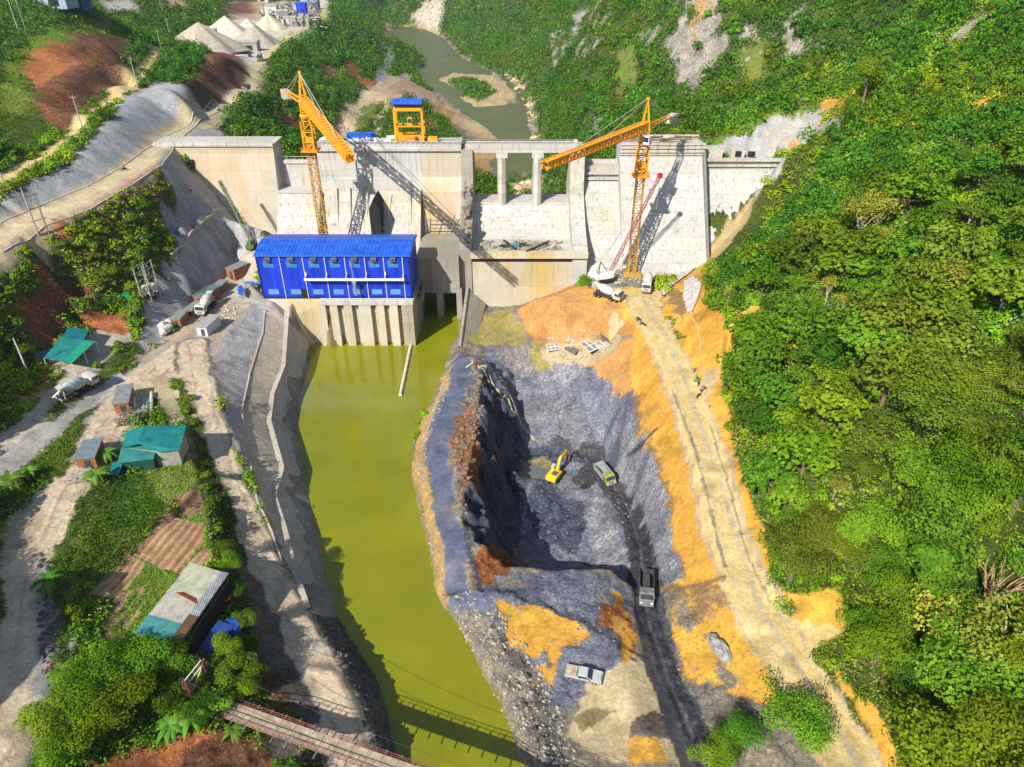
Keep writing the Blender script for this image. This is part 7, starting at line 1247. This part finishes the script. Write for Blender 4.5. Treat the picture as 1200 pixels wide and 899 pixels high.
def person(p, rz, shirt, legs, label, pose='stand', hat=None, z=0):
    b = P(*p); b.z += z; t = thing('person', label, 'person', b, rz)
    if pose == 'ride': J = dict(hip=(-.2, 0, .86), chest=(-.08, 0, 1.28), neck=(-.03, 0, 1.42), head=(.02, 0, 1.58), sL=(-.05, .19, 1.34), eL=(.14, .27, 1.1), wL=(.38, .26, 1.04), hL=(-.16, .10, .84), kL=(.22, .17, .78), aL=(.12, .2, .40), tL=(.28, .2, .36))
    else: J = dict(hip=(0, 0, .92), chest=(.01, 0, 1.28), neck=(.01, 0, 1.46), head=(.03, 0, 1.62), sL=(0, .19, 1.38), eL=(.0, .25, 1.1), wL=(.1, .25, .86), hL=(0, .09, .88), kL=(.03, .10, .48), aL=(-.02, .11, .07), tL=(.14, .12, .03))
    def mir(q): return (q[0], -q[1], q[2])
    def skin(name, chain, m):
        V = []; E = []; Rr = []
        for path in chain:
            prev = None
            for q, r in path:
                try: k = V.index(q)
                except ValueError: k = len(V); V.append(q); Rr.append(r)
                if prev is not None: E.append((prev, k))
                prev = k
        me = bpy.data.meshes.new(name); me.from_pydata(V, E, []); me.update(); o = bpy.data.objects.new(name, me); COL.objects.link(o); o.parent = t; md = o.modifiers.new('skin', 'SKIN'); md.use_smooth_shade = True
        sv = me.skin_vertices[0].data if len(me.skin_vertices) else None
        if sv:
            for i, r in enumerate(Rr): sv[i].radius = (r, r)
            sv[0].use_root = True
        s2 = o.modifiers.new('smooth', 'SUBSURF'); s2.levels = 1; s2.render_levels = 1; me.materials.append(m); return o
    j = J; ar = []; lg = []
    for f in (lambda q: q, mir):
        w = f(j['wL']); h = (w[0] + .09, w[1], w[2] - .05); ar.append([(j['chest'], .14), (f(j['sL']), .062), (f(j['eL']), .045), (w, .033), (h, .03)]); lg.append([(j['hip'], .13), (f(j['hL']), .088), (f(j['kL']), .06), (f(j['aL']), .042), (f(j['tL']), .035)])
    skin('body', [[(j['hip'], .13), (j['chest'], .14), (j['neck'], .055), (j['head'], .092)]] + ar + lg, SKIN)
    def grow(ch, k): return [[(q, r * k) for q, r in c] for c in ch]
    skin('shirt', grow([[(j['hip'], .125), (j['chest'], .14)], ar[0][:3], ar[1][:3]], 1.14), shirt); skin('trousers', grow([c[:4] for c in lg], 1.16), legs)
    hd = j['head']; mb = MB(); mb.lathe([(.118, -.02), (.125, .03), (.10, .10), (.05, .135), (0, .14)] if not hat else [(.17, .02), (.125, .03), (.12, .09), (.07, .15), (0, .16)], (hd[0] - .01, hd[1], hd[2]), 10); mb.build('hat' if hat else 'hair', hat or HAIR, t, smooth=True); mb = MB(); mb.bar((hd[0] + .085, 0, hd[2] - .005), (hd[0] + .12, 0, hd[2] - .02), .03, .05); mb.build('nose', SKIN, t); return t
NAVY = mat('cloth_navy', (.03, .04, .09), .9, .2); GRYC = mat('cloth_grey', (.20, .20, .21), .9, .2); PINK = mat('cloth_pink', (.70, .12, .18), .9, .15); WHC = mat('cloth_white', (.60, .58, .55), .9, .15); BRC = mat('cloth_brown', (.12, .07, .05), .9, .2); REDC = mat('cloth_red', (.45, .04, .04), .9, .15); HELM = mat('helmet_yellow', (.75, .45, .02), .4, .1)
CR = mat('bike_red', (.30, .03, .03), .4, .2); CB_ = mat('bike_black', (.03, .03, .035), .4, .2); CBL = mat('bike_blue', (.04, .08, .22), .4, .2)
motorbike((818, 452), R(70), CB_, 'black motorbike parked alone above the other two by the haul road'); motorbike((824, 458), R(20), CR, 'red motorbike parked behind the person in a white shirt by the haul road'); motorbike((819, 466), R(40), CB_, 'black motorbike parked nearest the camera by the haul road')
person((822, 461), R(-100), WHC, NAVY, 'person in a white shirt standing among the parked motorbikes'); person((813, 438), R(-60), GRYC, BRC, 'person in dark clothes walking beside the haul road above the motorbikes', hat=HELM)
motorbike((748, 376), R(-50), CB_, 'black motorbike at the bend of the haul road below the mixer truck'); motorbike((753, 382), R(-30), CR, 'red motorbike at the bend of the haul road below the mixer truck'); person((746, 378), R(-20), WHC, GRYC, 'person in a pale shirt standing by the bikes at the haul road bend')
motorbike((146, 201), R(215), CB_, 'black motorbike ridden along the pale upper road'); person((146, 201), R(215), NAVY, BRC, 'person in navy riding a motorbike down the pale upper road', 'ride'); motorbike((257, 131), R(225), CBL, 'blue motorbike ridden in the shade below the brown cutting'); person((257, 131), R(225), GRYC, NAVY, 'person in grey riding a motorbike in the shade of the cutting', 'ride')
person((62, 787), R(120), PINK, BRC, 'person in a pink top standing at the shaded roadside'); person((224, 226), R(-60), REDC, NAVY, 'person in a red top standing on the concrete slope below the abutment')
# ------------------------------------------------------------------ single trees and plants
def special(p, kind, s, label, name='tree', i=0, cat='tree', dz=0, grp=None): b = P(*p); put_tree(name, PRO[kind][i % len(PRO[kind])], (b.x, b.y, b.z - dz), s, random.uniform(0, 6), label, cat, grp)
random.seed(31)
cm, tm = tree_proto('tree', LM['bright'], 77, R0=4.3, ht=6.5, n=7000, leaf=.27, lobes=26, flat=.85); b = P(930, 862); put_tree('round_tree', (cm, tm), (b.x, b.y, b.z - 1.6), 1.0, 0, 'single round bushy tree beside the haul road at the bottom')
for i, (p, k, s, lb) in enumerate((((872, 872), 'near_deep', (.8, .75), 'dark tree in the brown scrub left of the round tree'), ((848, 885), 'near_deep', (.7, .6), 'small dark tree by the black ramp at the bottom edge'), ((832, 897), 'near_bright', (.85, .7), 'bright green tree cut by the bottom edge beside the ramp'))): special(p, k, s, lb, 'scrub_tree', i, dz=1.0)
GB = [(175, 785, 1.15, 'mid'), (212, 788, 1.0, 'bright'), (135, 800, 1.2, 'bright'), (95, 835, 1.05, 'mid'), (150, 838, 1.2, 'mid'), (198, 828, .95, 'deep'), (62, 865, .95, 'bright'), (110, 868, 1.0, 'mid'), (225, 808, .8, 'mid'), (155, 812, 1.1, 'bright'), (80, 893, .9, 'mid'), (240, 840, .7, 'deep')]
for i, (x_, y_, s, k) in enumerate(GB): special((x_, y_), 'near_' + k, (s, s * .8), 'leafy green tree in the grove left of the red bridge tower', 'grove_tree', i, dz=1.4 * s, grp='grove trees beside the footbridge')
for i, (x_, y_, s, k) in enumerate([(278, 798, .8, 'bright'), (292, 815, .7, 'mid'), (268, 775, .7, 'mid')]): special((x_, y_), 'near_' + k, (s, s * .9), ('leafy tree just right of the red bridge tower', 'pale leafed tree between the bridge tower and the river road', 'leafy tree at the corner of the dark blue shelter')[i], 'bank_tree', i, dz=.8)
for i, (x_, y_, s) in enumerate([(243, 560, .75), (249, 590, .8), (256, 622, .8), (236, 530, .8), (222, 470, .8), (228, 500, .8), (240, 575, .7), (219, 485, .7)]): special((x_, y_), 'bush', (s, s * .8), 'low dark bush on the steep bank above the river road', 'bank_bush', i, 'bush', .2, grp='bushes along the bank above the river road')
for i, (x_, y_, s) in enumerate([(264, 655, .55), (273, 676, .6), (281, 702, .55), (289, 738, .5), (268, 700, .45), (296, 765, .45), (306, 800, .4)]): special((x_, y_), ('near_deep', 'near_mid', 'near_deep')[i % 3], (s, s * 1.0), 'dark green tree on the steep bank above the river road', 'bank_tree', i, dz=.5, grp='trees along the bank above the river road')
for i, (p, s, lb) in enumerate((((965, 362), (.9, 1.0), 'pale yellow tree highest of the yellowing trees on the hill'), ((1052, 398), (1.0, 1.15), 'tall yellow tree with a fine pale trunk in mid hillside'), ((940, 398), (.7, .95), 'almost bare pale trunked tree at the edge of the hillside'), ((1028, 300), (.8, .8), 'yellowing tree high on the hillside near the grey patch'), ((1130, 275), (.85, .85), 'yellow topped tree among dark crowns to the right'), ((985, 372), (.6, .7), 'small yellow tree tucked right of the pale one'), ((1010, 400), (.6, .7), 'thin olive yellow tree between two taller yellow trees'))): special(p, 'yellow', s, lb, 'yellow_tree', i, dz=.3)
for i, (p, s, lb) in enumerate((((1075, 662), 1.75, 'big dark crowned tree at the left rim of the deep shade near the bare limbs'), ((1118, 622), 1.7, 'big dark crowned tree above the bare limbed tree'), ((1185, 600), 1.8, 'big dark crowned tree at the right edge above the bare limbed tree'), ((1050, 742), 1.2, 'broad dark tree below the deep shade at lower right'), ((1120, 815), 1.0, 'broad dark tree low in the lower right wood'), ((1195, 815), 1.0, 'broad tree at the right edge below the bare limbed tree'), ((1010, 128), 1.5, 'tall bright tree where the grey concreted slope meets the wood'))): special(p, ('near_deep', 'near_mid')[i % 2 if i < 6 else 1], (s, s * 1.15), lb, 'tall_tree', i, dz=.4)
b = P(1152, 716); t = thing('spreading_tree', 'huge spreading tree with bare sunlit limbs in the dark lower right woods', 'tree', b); LB_ = mat('limb_bark', (.42, .27, .15), .85, .3, 3); rg = random.Random(14); mb = MB(); mb.tube([(0, 0, -2), (.1, 0, 1.6)], [.6, .45], 9)
for i in range(9):
    a = i * .7 + rg.uniform(-.2, .2); q = Vector((.1, 0, 1.4)); pts_ = [q]; d = Vector((math.cos(a) * .6, math.sin(a) * .6, 1)).normalized()
    for k in range(4):
        q = q + d * rg.uniform(1.1, 1.6); pts_.append(q.copy()); d = (d + Vector((rg.uniform(-.4, .4), rg.uniform(-.4, .4), rg.uniform(-.15, .25)))).normalized()
        if k > 0: e = (d + Vector((rg.uniform(-.8, .8), rg.uniform(-.8, .8), .3))).normalized(); mb.tube([q, q + e * 1.2, q + e * 2.1 + Vector((rg.uniform(-.3, .3), rg.uniform(-.3, .3), .3))], [.10, .06, .03], 5)
    mb.tube(pts_, [.26, .2, .15, .11, .06], 6)
mb.build('limb', LB_, t); rn = np.random.default_rng(8); Cs = []; Ns = []
for i in range(40):
    a = rn.uniform(0, 6.28); rr = rn.uniform(4.2, 9.5); cx, cy, cz, r_ = rr * math.cos(a), rr * math.sin(a), rn.uniform(2.2, 4.8) + (1.5 if math.sin(a) > .3 else 0), rn.uniform(1.8, 2.9)
    if cy < -3.2 and abs(cx) < 4: continue
    d = rn.normal(size=(260, 3)); d[:, 2] = np.abs(d[:, 2]) - .2; d /= np.linalg.norm(d, axis=1, keepdims=True); Cs.append(np.array([cx, cy, cz]) + d * r_ * np.array([1, 1, .6]) * rn.uniform(.7, 1.05, (260, 1))); Ns.append(d + np.array([0, 0, .6]) + rn.normal(size=(260, 3)) * .35)
o = bpy.data.objects.new('crown', quads_mesh('crown', np.concatenate(Cs), np.concatenate(Ns), rn.uniform(.3, .62, sum(map(len, Cs))), LM['deep'])); COL.objects.link(o); o.parent = t
BL = leaf_mat('banana_leaf', (.06, .16, .02), (.12, .27, .03), (.22, .40, .07), .35)
def banana(p, s, label):
    b = P(*p); t = thing('banana_plant', label, 'plant', b, 0, 'banana plants'); rg = random.Random(int(p[0] * 3 + p[1])); mb = MB(); stem = MB()
    for k in range(2): ox, oy = rg.uniform(-.5, .5), rg.uniform(-.5, .5); stem.tube([(ox, oy, -.3), (ox * 1.1, oy * 1.1, 1.6 * s)], [.14, .09], 7)
    for i in range(13):
        a = i * 2.4 + rg.uniform(-.3, .3); L = rg.uniform(1.6, 2.5) * s; z = 1.6 * s; w = .30 * s; dx, dy = math.cos(a), math.sin(a); up_ = rg.uniform(.5, 1.0); pr = []
        for k in range(6): f = k / 5; ww = w * math.sin(math.pi * min(1, .12 + f * .88)) + .02; c = Vector((dx * L * f, dy * L * f, z + L * (up_ * f - 1.05 * f * f) * .9)); pr.append((c - Vector((-dy, dx, .25)) * ww, c + Vector((0, 0, .0)), c + Vector((-dy, dx, -.25)) * ww))
        for (a0, m0, b0), (a1, m1, b1) in zip(pr, pr[1:]): mb.add([a0, m0, m1, a1], [(0, 1, 2, 3)]); mb.add([m0, b0, b1, m1], [(0, 1, 2, 3)])
    o = mb.build('leaves', BL, t); ca = o.data.color_attributes.new('Tint', 'FLOAT_COLOR', 'POINT'); ca.data.foreach_set('color', np.ones(len(o.data.vertices) * 4, np.float32)); stem.build('stem', mat('banana_stem', (.20, .22, .08), .8, .2), t)
for p, s, lb in (((17, 574), 1.3, 'banana plant in the scrub strip left of the main road'), ((38, 560), .9, 'smaller banana plant in the scrub strip left of the main road'), ((128, 540), 1.1, 'banana plant between the blue topped cabin and the farmhouse'), ((116, 568), 1.3, 'large banana plant below the blue topped cabin'), ((60, 690), 1.1, 'banana plant at the lower corner of the crop field'), ((77, 795), 1.0, 'banana plant behind the person in pink'), ((215, 838), 1.2, 'banana plant under the red bridge tower, leftmost of the clump'), ((229, 846), 1.3, 'banana plant in the middle of the clump under the bridge'), ((203, 860), 1.1, 'banana plant at the lower end of the clump under the bridge'), ((277, 862), .8, 'lone banana plant on bare soil below the footbridge'), ((1090, 632), 1.3, 'pale star shaped palm on the right hillside'), ((158, 370), 1.1, 'banana plant on the bank below the transformer station')): banana(p, s, lb)
# crop rows and roadside wood
rng = np.random.default_rng(23); poly = gpoly([(140, 563), (165, 558), (195, 600), (172, 632), (118, 690), (85, 680), (98, 628)]); x, y = jitter(-75, -40, 60, 125, .42, rng); pr_ = x * (-_dir.y) + y * _dir.x; x = x - (-_dir.y) * (pr_ - np.round(pr_ / 1.15) * 1.15) * .6; y = y - _dir.x * (pr_ - np.round(pr_ / 1.15) * 1.15) * .6; ok = inpoly(x, y, poly); x, y = x[ok], y[ok]; z = height(x, y, H2)
stuff_leaves('crop_rows', [tufts(x, y, z, 5, np.full(len(x), .42), rng.uniform(.3, .5, len(x)), 3.2, tints(x, y, rng, .4) * np.array([.75, .75, .8]), rng, .2)], LM['deep'], 'tall dark green crop growing in close rows on the farm terrace', .45)
x, y = jitter(-74, -68.5, 54, 66, 2.4, rng); z = height(x, y, H2); x, y, z = x.copy(), y.copy(), z
stuff_leaves('roadside_bushes', [tufts(x, y, z, 90, rng.uniform(1.2, 1.9, len(x)), np.full(len(x), .5), 1.6, tints(x, y, rng, .4) * .8, rng)], LM['deep'], 'dark bushes at the left edge along the main road')
mb = MB()
for X_, Y_, Z_ in zip(x, y, z): mb.tube([(X_, Y_, Z_ - 1), (X_, Y_, Z_ + 1.6)], [.16, .08], 6)
o = mb.build('bush_stems', BARK); tag(o, 'stems of the dark bushes at the left edge', None, None, 'stuff')
# ------------------------------------------------------------------ the valley air
hz = MB().box((20, 1050, 120), (2400, 2500, 330)).build('haze', None or bpy.data.materials.new('haze')); tag(hz, 'thin pale blue haze filling the valley', None, None, 'stuff')
hm = hz.data.materials[0]; hm.use_nodes = True; n = hm.node_tree.nodes; n.clear(); out = n.new('ShaderNodeOutputMaterial'); pv = n.new('ShaderNodeVolumePrincipled'); pv.inputs['Color'].default_value = (.80, .90, 1, 1); pv.inputs['Density'].default_value = .00009; pv.inputs['Anisotropy'].default_value = .2; hm.node_tree.links.new(pv.outputs[0], out.inputs['Volume'])
scene.cycles.volume_bounces = 0; scene.cycles.volume_max_steps = 64
